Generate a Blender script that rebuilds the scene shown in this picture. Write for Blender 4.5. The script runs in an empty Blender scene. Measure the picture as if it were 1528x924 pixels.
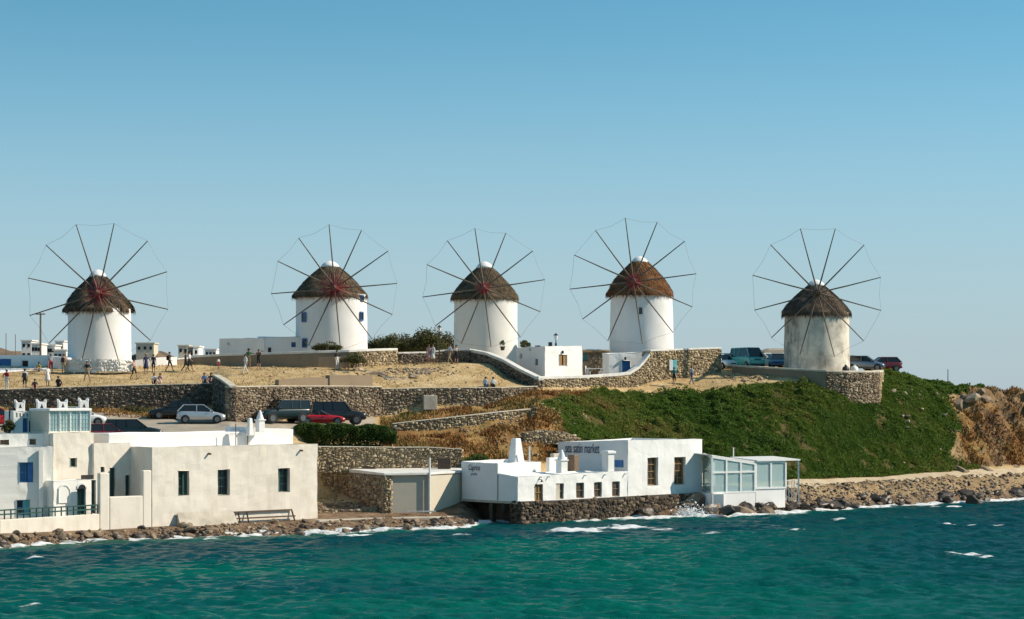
import bpy, bmesh, math, random
import numpy as np
from mathutils import Vector, Matrix

random.seed(7)
np.random.seed(7)
R = math.radians
scene = bpy.context.scene
COL = scene.collection

# ------------------------------------------------------------------ camera, sky, sun
F = 3200.0        # focal length in pixels of the 1528 px wide photograph
EYE = 9.6         # eye height above the sea (ship's deck)
CX, HY = 764.0, 588.0
cam_d = bpy.data.cameras.new('camera')
cam = bpy.data.objects.new('camera', cam_d)
COL.objects.link(cam)
cam.location = (0, 0, EYE)
cam.rotation_euler = (R(90), 0, 0)
cam_d.sensor_width = 36.0
cam_d.lens = 36.0 * F / 1528.0
cam_d.shift_y = (HY - 462.0) / 1528.0
cam_d.clip_start = 0.5
cam_d.clip_end = 12000
scene.camera = cam

SUN_AZ = R(1.0)       # direction towards the sun, from +X towards +Y
SUN_EL = R(36.0)
world = bpy.data.worlds.new('World')
scene.world = world
world.use_nodes = True
nt = world.node_tree
nt.nodes.clear()
wo = nt.nodes.new('ShaderNodeOutputWorld')
bg = nt.nodes.new('ShaderNodeBackground')
sky = nt.nodes.new('ShaderNodeTexSky')
sky.sky_type = 'NISHITA'
sky.sun_disc = False
sky.sun_elevation = SUN_EL
sky.sun_rotation = R(90) - SUN_AZ
sky.altitude = 0
sky.air_density = 1.0
sky.dust_density = 0.2
sky.ozone_density = 3.0
tc = nt.nodes.new('ShaderNodeTexCoord')
mp = nt.nodes.new('ShaderNodeMapping')
mp.vector_type = 'POINT'
mp.inputs['Location'].default_value = (0, 0, 0.06)
mp.inputs['Scale'].default_value = (1, 1, 2.0)
hs = nt.nodes.new('ShaderNodeMixRGB')
hs.blend_type = 'MULTIPLY'
hs.inputs[0].default_value = 1.0
hs.inputs[2].default_value = (0.84, 1.40, 1.17, 1)
nt.links.new(tc.outputs['Generated'], mp.inputs['Vector'])
nt.links.new(mp.outputs['Vector'], sky.inputs['Vector'])
nt.links.new(sky.outputs['Color'], hs.inputs[1])
# sea haze thickening towards the horizon, the same all round
sx = nt.nodes.new('ShaderNodeSeparateXYZ')
nt.links.new(tc.outputs['Generated'], sx.inputs[0])
hz = nt.nodes.new('ShaderNodeMapRange')
hz.interpolation_type = 'SMOOTHERSTEP'
hz.inputs['From Min'].default_value = 0.215
hz.inputs['From Max'].default_value = -0.03
nt.links.new(sx.outputs['Z'], hz.inputs['Value'])
hm = nt.nodes.new('ShaderNodeMixRGB')
hm.inputs[2].default_value = (0.415 / 0.13, 0.505 / 0.13, 0.545 / 0.13, 1)
nt.links.new(hz.outputs['Result'], hm.inputs[0])
nt.links.new(hs.outputs['Color'], hm.inputs[1])
nt.links.new(hm.outputs['Color'], bg.inputs['Color'])
bg.inputs['Strength'].default_value = 0.108
nt.links.new(bg.outputs['Background'], wo.inputs['Surface'])

sun_d = bpy.data.lights.new('sun', 'SUN')
sun_d.energy = 4.4
sun_d.angle = R(0.53)
sun_d.color = (1.0, 0.88, 0.72)
sun = bpy.data.objects.new('sun', sun_d)
COL.objects.link(sun)
sdir = Vector((math.cos(SUN_AZ) * math.cos(SUN_EL), math.sin(SUN_AZ) * math.cos(SUN_EL), math.sin(SUN_EL)))
sun.rotation_euler = sdir.to_track_quat('Z', 'Y').to_euler()
sun.location = (60, 150, 60)

scene.view_settings.view_transform = 'Standard'
scene.view_settings.look = 'None'
scene.view_settings.exposure = 0.38
scene.view_settings.gamma = 1.0
scene.view_settings.use_curve_mapping = False

# ------------------------------------------------------------------ small helpers
def P(px, py, d):
    return ((px - CX) * d / F, d, EYE - (py - HY) * d / F)
def XY(px, d):
    return ((px - CX) * d / F, d)
def ZZ(py, d):
    return EYE - (py - HY) * d / F

def tag(o, label=None, cat=None, group=None, kind=None):
    if label: o['label'] = label
    if cat: o['category'] = cat
    if group: o['group'] = group
    if kind: o['kind'] = kind
    return o

def empty(name, loc=(0, 0, 0), rz=0.0, label=None, cat=None, group=None):
    o = bpy.data.objects.new(name, None)
    o.empty_display_size = 0.3
    COL.objects.link(o)
    o.location = loc
    o.rotation_euler = (0, 0, rz)
    return tag(o, label, cat, group)

class MB:
    """collects faces for one mesh object (coordinates are local to the parent)"""
    def __init__(self):
        self.v = []; self.f = []; self.m = []; self.mi = 0
    def quad(self, a, b, c, d):
        n = len(self.v); self.v += [tuple(a), tuple(b), tuple(c), tuple(d)]
        self.f.append((n, n + 1, n + 2, n + 3)); self.m.append(self.mi)
    def poly(self, pts):
        n = len(self.v); self.v += [tuple(p) for p in pts]
        self.f.append(tuple(range(n, n + len(pts)))); self.m.append(self.mi)
    def box(self, c, s, rz=0.0, taper=1.0):
        cx, cy, cz = c; sx, sy, sz = s[0] / 2, s[1] / 2, s[2] / 2
        co, si = math.cos(rz), math.sin(rz)
        n = len(self.v)
        for z in (-1, 1):
            t = taper if z > 0 else 1.0
            for x, y in ((-1, -1), (1, -1), (1, 1), (-1, 1)):
                lx, ly = x * sx * t, y * sy * t
                self.v.append((cx + lx * co - ly * si, cy + lx * si + ly * co, cz + z * sz))
        for q in ((0, 3, 2, 1), (4, 5, 6, 7), (0, 1, 5, 4), (1, 2, 6, 5), (2, 3, 7, 6), (3, 0, 4, 7)):
            self.f.append(tuple(n + i for i in q)); self.m.append(self.mi)
    def bar(self, a, b, w, h=None):
        """square bar from a to b"""
        h = h or w
        a = Vector(a); b = Vector(b)
        t = (b - a).normalized()
        up = Vector((0, 0, 1)) if abs(t.z) < 0.9 else Vector((0, 1, 0))
        s = t.cross(up).normalized() * w / 2
        u = s.cross(t).normalized() * h / 2
        n = len(self.v)
        for p in (a, b):
            for q in (-s - u, s - u, s + u, -s + u):
                self.v.append(tuple(p + q))
        for q in ((0, 1, 2, 3), (7, 6, 5, 4), (0, 4, 5, 1), (1, 5, 6, 2), (2, 6, 7, 3), (3, 7, 4, 0)):
            self.f.append(tuple(n + i for i in q)); self.m.append(self.mi)
    def tube(self, pts, rad, n=8, cap=True):
        pts = [Vector(p) for p in pts]
        if not isinstance(rad, (list, tuple)): rad = [rad] * len(pts)
        base = len(self.v)
        for i, p in enumerate(pts):
            t = (pts[min(i + 1, len(pts) - 1)] - pts[max(i - 1, 0)]).normalized()
            up = Vector((0, 0, 1)) if abs(t.z) < 0.9 else Vector((1, 0, 0))
            s = t.cross(up).normalized(); u = s.cross(t).normalized()
            for k in range(n):
                a = 2 * math.pi * k / n
                self.v.append(tuple(p + (s * math.cos(a) + u * math.sin(a)) * rad[i]))
        for i in range(len(pts) - 1):
            for k in range(n):
                k2 = (k + 1) % n
                self.f.append((base + i * n + k, base + i * n + k2, base + (i + 1) * n + k2, base + (i + 1) * n + k)); self.m.append(self.mi)
        if cap:
            self.f.append(tuple(base + k for k in reversed(range(n)))); self.m.append(self.mi)
            e = base + (len(pts) - 1) * n
            self.f.append(tuple(e + k for k in range(n))); self.m.append(self.mi)
    def lathe(self, c, prof, n=24, axis='z', jit=None):
        """prof: list of (r, h)"""
        base = len(self.v)
        for i, (r, h) in enumerate(prof):
            for k in range(n):
                a = 2 * math.pi * k / n
                rr = r * (jit(a, h) if jit else 1.0)
                x, y = rr * math.cos(a), rr * math.sin(a)
                if axis == 'z': q = (c[0] + x, c[1] + y, c[2] + h)
                elif axis == 'y': q = (c[0] + x, c[1] + h, c[2] - y)
                else: q = (c[0] + h, c[1] + x, c[2] + y)
                self.v.append(q)
        for i in range(len(prof) - 1):
            for k in range(n):
                k2 = (k + 1) % n
                self.f.append((base + i * n + k, base + i * n + k2, base + (i + 1) * n + k2, base + (i + 1) * n + k)); self.m.append(self.mi)
        self.f.append(tuple(base + k for k in reversed(range(n)))); self.m.append(self.mi)
        e = base + (len(prof) - 1) * n
        self.f.append(tuple(e + k for k in range(n))); self.m.append(self.mi)
    def prism(self, xy, z0, z1):
        """xy counter-clockwise; z0, z1 scalar or per corner"""
        n = len(xy)
        if not isinstance(z0, (list, tuple)): z0 = [z0] * n
        if not isinstance(z1, (list, tuple)): z1 = [z1] * n
        b = len(self.v)
        for i in range(n): self.v.append((xy[i][0], xy[i][1], z0[i]))
        for i in range(n): self.v.append((xy[i][0], xy[i][1], z1[i]))
        for i in range(n):
            j = (i + 1) % n
            self.f.append((b + i, b + j, b + n + j, b + n + i)); self.m.append(self.mi)
        self.f.append(tuple(b + n + i for i in range(n))); self.m.append(self.mi)
        self.f.append(tuple(b + i for i in reversed(range(n)))); self.m.append(self.mi)
    def build(self, name, mat, parent=None, smooth=False, bevel=0.0, weld=False, offset=None, seg=2):
        me = bpy.data.meshes.new(name)
        v = self.v
        if offset is not None:
            v = [(p[0] - offset[0], p[1] - offset[1], p[2] - offset[2]) for p in v]
        me.from_pydata(v, [], self.f)
        mats = mat if isinstance(mat, (list, tuple)) else [mat]
        for m in mats: me.materials.append(m)
        if len(mats) > 1:
            me.polygons.foreach_set('material_index', self.m)
        if weld:
            bm = bmesh.new(); bm.from_mesh(me)
            bmesh.ops.remove_doubles(bm, verts=bm.verts, dist=0.002)
            bm.to_mesh(me); bm.free()
        if smooth:
            me.polygons.foreach_set('use_smooth', [True] * len(me.polygons))
        me.update()
        o = bpy.data.objects.new(name, me)
        COL.objects.link(o)
        if parent is not None: o.parent = parent
        if bevel > 0:
            m = o.modifiers.new('bevel', 'BEVEL')
            m.width = bevel; m.segments = seg; m.limit_method = 'ANGLE'; m.angle_limit = R(35)
        return o

def np_mesh(name, verts, faces, mat, parent=None, smooth=False):
    """fast mesh from numpy arrays, faces all of one size"""
    verts = np.asarray(verts, dtype=np.float32); faces = np.asarray(faces, dtype=np.int32)
    me = bpy.data.meshes.new(name)
    nv, nf, k = len(verts), len(faces), faces.shape[1]
    me.vertices.add(nv); me.vertices.foreach_set('co', verts.ravel())
    me.loops.add(nf * k); me.loops.foreach_set('vertex_index', faces.ravel())
    me.polygons.add(nf)
    me.polygons.foreach_set('loop_start', np.arange(0, nf * k, k, dtype=np.int32))
    me.polygons.foreach_set('loop_total', np.full(nf, k, dtype=np.int32))
    if smooth: me.polygons.foreach_set('use_smooth', np.ones(nf, dtype=bool))
    for m in (mat if isinstance(mat, (list, tuple)) else [mat]): me.materials.append(m)
    me.update(calc_edges=True)
    o = bpy.data.objects.new(name, me)
    COL.objects.link(o)
    if parent is not None: o.parent = parent
    return o

def copy_tree(o, parent=None):
    c = o.copy(); COL.objects.link(c); c.parent = parent
    for ch in list(o.children): copy_tree(ch, c)
    return c

# numpy value noise
def _hash(ix, iy, seed):
    h = (ix.astype(np.int64) * 374761393 + iy.astype(np.int64) * 668265263 + seed * 974711) & 0x7fffffff
    h = ((h ^ (h >> 13)) * 1274126177) & 0x7fffffff
    h = h ^ (h >> 16)
    return (h & 0xffff) / 65535.0
def vnoise(x, y, seed=0):
    x = np.asarray(x, dtype=float); y = np.asarray(y, dtype=float)
    ix = np.floor(x); iy = np.floor(y); fx = x - ix; fy = y - iy
    fx = fx * fx * (3 - 2 * fx); fy = fy * fy * (3 - 2 * fy)
    a = _hash(ix, iy, seed); b = _hash(ix + 1, iy, seed); c = _hash(ix, iy + 1, seed); d = _hash(ix + 1, iy + 1, seed)
    return (a * (1 - fx) + b * fx) * (1 - fy) + (c * (1 - fx) + d * fx) * fy
def fbm(x, y, seed=0, oct=4):
    s = 0.0; a = 0.5; t = 0.0
    for i in range(oct):
        s = s + a * vnoise(x * 2 ** i, y * 2 ** i, seed + i * 17); t += a; a *= 0.5
    return s / t
def sstep(a, b, x):
    t = np.clip((x - a) / (b - a), 0, 1); return t * t * (3 - 2 * t)

# ------------------------------------------------------------------ materials
def new_mat(name):
    m = bpy.data.materials.new(name); m.use_nodes = True
    return m, m.node_tree, m.node_tree.nodes['Principled BSDF']
def ramp_node(nt, stops):
    r = nt.nodes.new('ShaderNodeValToRGB')
    while len(r.color_ramp.elements) > 1: r.color_ramp.elements.remove(r.color_ramp.elements[-1])
    r.color_ramp.elements[0].position = stops[0][0]; r.color_ramp.elements[0].color = (*stops[0][1], 1)
    for p, c in stops[1:]:
        e = r.color_ramp.elements.new(p); e.color = (*c, 1)
    return r
def tex_noise(nt, scale, detail=4, rough=0.55, coord='Object', stretch=None):
    t = nt.nodes.new('ShaderNodeTexCoord'); n = nt.nodes.new('ShaderNodeTexNoise')
    n.inputs['Scale'].default_value = scale; n.inputs['Detail'].default_value = detail; n.inputs['Roughness'].default_value = rough
    if stretch:
        m = nt.nodes.new('ShaderNodeMapping'); m.inputs['Scale'].default_value = stretch
        nt.links.new(t.outputs[coord], m.inputs['Vector']); nt.links.new(m.outputs['Vector'], n.inputs['Vector'])
    else:
        nt.links.new(t.outputs[coord], n.inputs['Vector'])
    return n
def mat_plain(name, c, rough=0.7, metal=0.0, c2=None, scale=3.0, bump=0.0, bscale=12.0, stretch=None, lo=0.35, hi=0.65, spec=None, detail=5, bdist=0.04):
    m, nt, b = new_mat(name)
    b.inputs['Roughness'].default_value = rough; b.inputs['Metallic'].default_value = metal
    if spec is not None: b.inputs['Specular IOR Level'].default_value = spec
    if c2 is None: c2 = tuple(x * 0.82 for x in c)
    n = tex_noise(nt, scale, detail, 0.6, stretch=stretch)
    r = ramp_node(nt, [(lo, c), (hi, c2)])
    nt.links.new(n.outputs['Fac'], r.inputs['Fac']); nt.links.new(r.outputs['Color'], b.inputs['Base Color'])
    if bump > 0:
        n2 = tex_noise(nt, bscale, 4, 0.6)
        bp = nt.nodes.new('ShaderNodeBump'); bp.inputs['Strength'].default_value = bump; bp.inputs['Distance'].default_value = bdist
        nt.links.new(n2.outputs['Fac'], bp.inputs['Height']); nt.links.new(bp.outputs['Normal'], b.inputs['Normal'])
    return m
def mat_island(name, stops, rough=0.85, noise_scale=2.0, noise_amt=0.35, bump=0.0, bscale=20.0, spec=0.3, big=None, isl=1.0, thin=0.0):
    """colour picked per loose piece (stone, leaf, blade) plus noise"""
    m, nt, b = new_mat(name)
    b.inputs['Roughness'].default_value = rough; b.inputs['Specular IOR Level'].default_value = spec
    g = nt.nodes.new('ShaderNodeNewGeometry')
    n = tex_noise(nt, noise_scale, 4, 0.6)
    ma = nt.nodes.new('ShaderNodeMath'); ma.operation = 'MULTIPLY_ADD'
    ma.inputs[1].default_value = noise_amt * 2; ma.inputs[2].default_value = -noise_amt
    nt.links.new(n.outputs['Fac'], ma.inputs[0])
    ad = nt.nodes.new('ShaderNodeMath'); ad.operation = 'ADD'; ad.use_clamp = True
    iw = nt.nodes.new('ShaderNodeMath'); iw.operation = 'MULTIPLY_ADD'; iw.inputs[1].default_value = isl; iw.inputs[2].default_value = (1 - isl) * .5
    nt.links.new(g.outputs['Random Per Island'], iw.inputs[0])
    nt.links.new(iw.outputs[0], ad.inputs[0]); nt.links.new(ma.outputs[0], ad.inputs[1])
    r = ramp_node(nt, stops)
    if big:
        n3 = tex_noise(nt, big[0], 3, 0.5)
        mb = nt.nodes.new('ShaderNodeMath'); mb.operation = 'MULTIPLY_ADD'; mb.inputs[1].default_value = big[1] * 2; mb.inputs[2].default_value = -big[1]
        nt.links.new(n3.outputs['Fac'], mb.inputs[0])
        a2 = nt.nodes.new('ShaderNodeMath'); a2.operation = 'ADD'; a2.use_clamp = True
        nt.links.new(ad.outputs[0], a2.inputs[0]); nt.links.new(mb.outputs[0], a2.inputs[1]); ad = a2
    nt.links.new(ad.outputs[0], r.inputs['Fac']); nt.links.new(r.outputs['Color'], b.inputs['Base Color'])
    if thin > 0:                                # leaves let light through
        tl = nt.nodes.new('ShaderNodeBsdfTranslucent'); nt.links.new(r.outputs['Color'], tl.inputs['Color'])
        mxs = nt.nodes.new('ShaderNodeMixShader'); mxs.inputs[0].default_value = thin
        nt.links.new(b.outputs[0], mxs.inputs[1]); nt.links.new(tl.outputs[0], mxs.inputs[2]); nt.links.new(mxs.outputs[0], nt.nodes['Material Output'].inputs['Surface'])
    if bump > 0:
        n2 = tex_noise(nt, bscale, 4, 0.6)
        bp = nt.nodes.new('ShaderNodeBump'); bp.inputs['Strength'].default_value = bump; bp.inputs['Distance'].default_value = 0.05
        nt.links.new(n2.outputs['Fac'], bp.inputs['Height']); nt.links.new(bp.outputs['Normal'], b.inputs['Normal'])
    return m
def mat_plaster(name, c, dirt, amount=0.5, streak=True, bump=0.16):
    """limewash with faint patches, streaks running down and specks"""
    m, nt, b = new_mat(name)
    b.inputs['Roughness'].default_value = 0.9; b.inputs['Specular IOR Level'].default_value = 0.2
    n1 = tex_noise(nt, 0.55, 6, 0.65)
    r1 = ramp_node(nt, [(0.42, (0, 0, 0)), (0.72, (1, 1, 1))])
    nt.links.new(n1.outputs['Fac'], r1.inputs['Fac'])
    n2 = tex_noise(nt, 1.6, 5, 0.6, stretch=(1, 1, 0.16))
    r2 = ramp_node(nt, [(0.5, (0, 0, 0)), (0.78, (1, 1, 1))])
    nt.links.new(n2.outputs['Fac'], r2.inputs['Fac'])
    n3 = tex_noise(nt, 7.0, 3, 0.7)
    r3 = ramp_node(nt, [(0.66, (0, 0, 0)), (0.74, (1, 1, 1))])
    nt.links.new(n3.outputs['Fac'], r3.inputs['Fac'])
    def madd(a, bb, k):
        q = nt.nodes.new('ShaderNodeMath'); q.operation = 'MULTIPLY_ADD'; q.use_clamp = True
        q.inputs[1].default_value = k
        nt.links.new(a, q.inputs[0])
        if bb is not None: nt.links.new(bb, q.inputs[2])
        else: q.inputs[2].default_value = 0
        return q.outputs[0]
    s = madd(r1.outputs['Color'], None, 0.55 * amount)
    s = madd(r2.outputs['Color'], s, (0.5 if streak else 0.15) * amount)
    s = madd(r3.outputs['Color'], s, 0.4 * amount)
    mx = nt.nodes.new('ShaderNodeMixRGB'); mx.inputs[1].default_value = (*c, 1); mx.inputs[2].default_value = (*dirt, 1)
    nt.links.new(s, mx.inputs[0]); nt.links.new(mx.outputs[0], b.inputs['Base Color'])
    nb = tex_noise(nt, 5.0, 5, 0.65)
    bp = nt.nodes.new('ShaderNodeBump'); bp.inputs['Strength'].default_value = bump; bp.inputs['Distance'].default_value = 0.06
    nt.links.new(nb.outputs['Fac'], bp.inputs['Height']); nt.links.new(bp.outputs['Normal'], b.inputs['Normal'])
    return m
def mat_glass(name, c=(0.02, 0.03, 0.035), rough=0.06):
    m, nt, b = new_mat(name)
    b.inputs['Base Color'].default_value = (*c, 1); b.inputs['Roughness'].default_value = rough
    b.inputs['Specular IOR Level'].default_value = 0.6
    return m
def mat_clear(name, tint, gloss=0.25, opaque=0.2):
    """thin clear sheet: see-through, a little milky, reflecting"""
    m, nt, b = new_mat(name)
    out = nt.nodes['Material Output']
    tr = nt.nodes.new('ShaderNodeBsdfTransparent'); tr.inputs[0].default_value = (*tint, 1)
    gl = nt.nodes.new('ShaderNodeBsdfGlossy'); gl.inputs['Roughness'].default_value = 0.05
    df = nt.nodes.new('ShaderNodeBsdfDiffuse'); df.inputs[0].default_value = (0.66, 0.80, 0.82, 1)
    m1 = nt.nodes.new('ShaderNodeMixShader'); m1.inputs[0].default_value = opaque
    m2 = nt.nodes.new('ShaderNodeMixShader'); m2.inputs[0].default_value = gloss
    nt.links.new(tr.outputs[0], m1.inputs[1]); nt.links.new(df.outputs[0], m1.inputs[2])
    nt.links.new(m1.outputs[0], m2.inputs[1]); nt.links.new(gl.outputs[0], m2.inputs[2])
    nt.links.new(m2.outputs[0], out.inputs['Surface'])
    return m

M = {}
M['white'] = mat_plaster('whitewash', (0.81, 0.79, 0.74), (0.58, 0.54, 0.46), 0.30)
M['white_b'] = mat_plaster('whitewash_fresh', (0.82, 0.81, 0.79), (0.58, 0.55, 0.50), 0.36)
M['cream'] = mat_plaster('old_limewash', (0.76, 0.70, 0.61), (0.42, 0.35, 0.26), 0.62)
M['beige'] = mat_plaster('beige_render', (0.60, 0.54, 0.43), (0.42, 0.36, 0.27), 0.5)
M['grey_render'] = mat_plaster('grey_render', (0.40, 0.37, 0.31), (0.29, 0.265, 0.22), 0.5)
M['stained'] = mat_plaster('weathered_render', (0.72, 0.66, 0.56), (0.15, 0.135, 0.115), 1.45)
M['concrete'] = mat_plain('concrete', (0.52, 0.47, 0.39), 0.9, c2=(0.36, 0.32, 0.26), scale=1.2, bump=0.3)
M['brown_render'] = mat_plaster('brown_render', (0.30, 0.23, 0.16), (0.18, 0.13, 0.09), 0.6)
M['coping'] = mat_plain('coping', (0.66, 0.60, 0.48), 0.9, c2=(0.48, 0.41, 0.31), scale=1.5, bump=0.4)
M['coping_white'] = mat_plain('coping_white', (0.78, 0.76, 0.72), 0.9, c2=(0.62, 0.59, 0.53), scale=1.5, bump=0.3)
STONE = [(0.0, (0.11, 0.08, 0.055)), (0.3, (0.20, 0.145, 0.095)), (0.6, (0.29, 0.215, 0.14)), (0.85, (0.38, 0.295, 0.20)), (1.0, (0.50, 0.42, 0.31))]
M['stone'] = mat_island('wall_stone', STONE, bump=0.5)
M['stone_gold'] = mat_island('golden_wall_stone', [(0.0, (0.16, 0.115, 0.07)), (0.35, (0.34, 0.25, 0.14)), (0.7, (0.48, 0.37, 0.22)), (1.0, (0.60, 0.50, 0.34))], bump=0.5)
M['stone_dark'] = mat_island('dark_wall_stone', [(0.0, (0.05, 0.04, 0.035)), (0.5, (0.14, 0.11, 0.085)), (1.0, (0.30, 0.24, 0.18))], bump=0.5)  # shade put into the wall stone's colour, for the shaded walls
M['stone_sea'] = mat_island('sea_wall_stone', [(0.0, (0.022, 0.016, 0.012)), (0.4, (0.075, 0.052, 0.034)), (0.75, (0.14, 0.098, 0.062)), (1.0, (0.22, 0.165, 0.11))], bump=0.6)
M['stone_white'] = mat_island('limewashed_stone', [(0.0, (0.66, 0.64, 0.60)), (1.0, (0.80, 0.79, 0.76))], bump=0.4)
M['mortar'] = mat_plain('mortar', (0.27, 0.21, 0.145), 0.95, c2=(0.16, 0.12, 0.085), scale=3, bump=0.4)
M['mortar_white'] = mat_plain('mortar_white', (0.70, 0.68, 0.63), 0.95, c2=(0.58, 0.55, 0.5), scale=3, bump=0.4)
M['rock'] = mat_plain('rock', (0.30, 0.215, 0.14), 0.9, c2=(0.12, 0.085, 0.06), scale=1.6, bump=0.8, bscale=6, detail=8)
M['rock_pale'] = mat_plain('rock_pale', (0.46, 0.37, 0.26), 0.9, c2=(0.24, 0.175, 0.11), scale=1.3, bump=0.8, bscale=6, detail=8)
M['rock_wet'] = mat_plain('rock_wet', (0.075, 0.052, 0.036), 0.45, c2=(0.03, 0.022, 0.017), scale=1.6, bump=0.7, bscale=7, detail=8)
M['glass'] = mat_glass('window_glass')
M['glass_blue'] = mat_glass('window_glass_blue', (0.03, 0.10, 0.22))
M['clear'] = mat_clear('clear_pane', (0.82, 0.96, 0.97), 0.18, 0.42)
M['sheet'] = mat_clear('plastic_sheet', (0.80, 0.90, 0.90), 0.10, 0.45)
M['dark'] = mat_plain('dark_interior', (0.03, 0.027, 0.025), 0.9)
M['white_paint'] = mat_plain('white_paint', (0.80, 0.80, 0.78), 0.5, c2=(0.72, 0.71, 0.68))
M['green_paint'] = mat_plain('green_paint', (0.012, 0.055, 0.05), 0.5, c2=(0.02, 0.075, 0.065))
M['blue_paint'] = mat_plain('blue_paint', (0.03, 0.13, 0.36), 0.55, c2=(0.05, 0.18, 0.42))
M['teal_paint'] = mat_plain('teal_paint', (0.05, 0.27, 0.32), 0.55, c2=(0.09, 0.36, 0.40))
M['wood'] = mat_plain('wood', (0.34, 0.20, 0.075), 0.65, c2=(0.22, 0.12, 0.045), scale=4, stretch=(8, 8, 0.6))
M['wood_dark'] = mat_plain('wood_dark', (0.07, 0.045, 0.03), 0.7, c2=(0.11, 0.07, 0.045), scale=4)
M['wood_grey'] = mat_plain('weathered_pole', (0.10, 0.075, 0.055), 0.8, c2=(0.18, 0.145, 0.11), scale=1.2)
M['brown_paint'] = mat_plain('brown_paint', (0.22, 0.15, 0.09), 0.6, c2=(0.16, 0.10, 0.06))
M['teal_pale'] = mat_plain('pale_teal_paint', (0.30, 0.45, 0.44), 0.5, c2=(0.25, 0.40, 0.40))
M['red_paint'] = mat_plain('dull_red_paint', (0.30, 0.035, 0.04), 0.6, c2=(0.22, 0.03, 0.035))
M['metal_dark'] = mat_plain('dark_metal', (0.05, 0.05, 0.05), 0.45, 0.6)
M['metal_grey'] = mat_plain('grey_metal', (0.35, 0.35, 0.34), 0.45, 0.5)
M['black'] = mat_plain('black_rubber', (0.015, 0.015, 0.016), 0.8)
M['ink'] = mat_plain('sign_ink', (0.035, 0.035, 0.075), 0.8)
M['ink_pale'] = mat_plain('faded_ink', (0.22, 0.23, 0.30), 0.8)
M['rope'] = mat_plain('rope', (0.34, 0.32, 0.28), 0.9)
# ------------------------------------------------------------------ terrain
# profiles of the land along lines running inland: (distance, height) of 14 features
# 0 seabed 1 shallows 2 waterline 3 quay edge 4 foot of lower wall 5 its head 6 back of parking / low wall foot
# 7 low wall head 8 foot of upper wall 9 its head 10 mill terrace 11 behind the mills 12 far slope 13 far sea
def col(ds, k3, k4, k5, k6, k7, k8, k9, k10, k11=None):
    return [(95, -5), (ds - 5, -1.6), (ds, -0.05), k3, k4, k5, k6, k7, k8, k9, k10, k11 or (216, 12.5), (262, 5.0), (420, -5)]
LAND = {
    -280: col(125, (127, .8), (149, 1.0), (149.5, 6.3), (167, 7.5), (169, 8.0), (171.5, 8.3), (172, 9.9), (189, 12.2)),
    0: col(133.6, (135, .8), (151, 1.0), (151.5, 6.4), (167, 7.5), (169.5, 8.1), (172.5, 8.4), (173, 9.85), (189, 12.2)),
    150: col(139.6, (141.5, .6), (153.5, 1.0), (154, 6.5), (167, 7.4), (170.5, 8.0), (174, 8.3), (174.5, 10.05), (189, 12.3)),
    318: col(143.5, (147, .6), (158, 1.0), (158.5, 6.7), (167, 7.4), (172, 7.7), (176.2, 7.9), (176.7, 10.35), (190, 12.1)),
    343: col(144.3, (148.5, .6), (160, 1.0), (160.5, 6.8), (162, 7.15), (164, 7.3), (166.2, 7.4), (166.7, 10.15), (188, 12.0)),
    470: col(146, (153, .6), (165.3, 1.9), (165.8, 5.5), (167.4, 5.7), (168.2, 7.15), (172.3, 7.45), (172.8, 10.15), (188, 12.05)),
    570: col(150.5, (156, .6), (165.7, 2.2), (166.2, 5.5), (168.5, 5.7), (171.5, 6.4), (177.2, 7.8), (177.7, 10.1), (189, 12.1)),
    690: col(153.5, (159, .6), (165.7, 2.2), (166.2, 5.0), (171.8, 6.5), (173, 7.0), (179.5, 8.5), (180, 10.0), (192, 12.4)),
    735: col(161.2, (164.0, .1), (166.3, 2.0), (166.8, 4.0), (173, 6.9), (174, 7.4), (181, 8.8), (181.5, 10.1), (193, 12.3)),
    788: col(161.5, (164, .3), (167.8, 3.0), (168.3, 4.0), (174.6, 7.5), (175.6, 8.0), (183, 9.7), (183.6, 10.2), (194, 10.9)),
    802: col(161.0, (163, 1.0), (168, 3.5), (168.5, 4.0), (175, 8.0), (176, 8.5), (183.4, 9.8), (183.9, 10.2), (194, 10.9)),
    950: col(166.3, (167.5, 1.2), (176, 3.0), (177, 3.4), (184, 7.0), (185, 7.4), (192.5, 10.1), (193.2, 10.6), (197.5, 11.1)),
    1045: col(167.5, (171.5, 1.2), (177, 2.2), (178, 2.6), (186.5, 7.4), (187.5, 7.9), (194.8, 10.5), (197.5, 11.2), (203, 12.3)),
    1085: col(168, (172, 1.1), (177, 2.2), (178, 2.6), (187, 7.6), (188, 8.1), (194.5, 10.6), (197, 11.1), (202, 11.8)),
    1200: col(174, (179, 1.7), (182, 2.3), (183, 2.6), (188, 6.5), (189, 7.3), (193, 10.3), (194, 10.9), (199, 11.7)),
    1250: col(177.5, (182, 1.7), (185.5, 2.25), (186.3, 2.5), (190, 6.2), (191, 7.1), (193.4, 9.5), (195, 10.0), (201, 11.7)),
    1295: col(181.3, (185.3, 1.7), (188.8, 2.2), (189.8, 2.5), (193.3, 5.9), (194.3, 6.8), (196.6, 9.4), (198.5, 10.0), (205, 11.8), (222, 11.6)),
    1313: col(182.5, (186.5, 1.7), (190, 2.2), (191, 2.5), (194.5, 5.8), (195.5, 6.6), (199, 9.6), (200, 10.2), (206, 11.9), (222, 11.5)),
    1420: col(187.5, (192.5, 1.8), (196, 2.5), (197, 2.9), (200, 5.6), (201, 6.4), (204, 8.9), (205, 9.6), (209, 10.15), (226, 9.2)),
    1528: col(195.3, (200, 1.8), (203, 2.6), (204, 3.1), (206, 5.7), (207, 6.6), (209, 8.8), (210, 9.5), (214, 9.95), (230, 8.6)),
    1800: col(208, (213, 1.8), (217, 2.6), (218, 3.1), (220, 5.7), (221, 6.6), (223, 8.8), (224, 9.4), (228, 9.8), (242, 8.2)),
}
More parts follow.
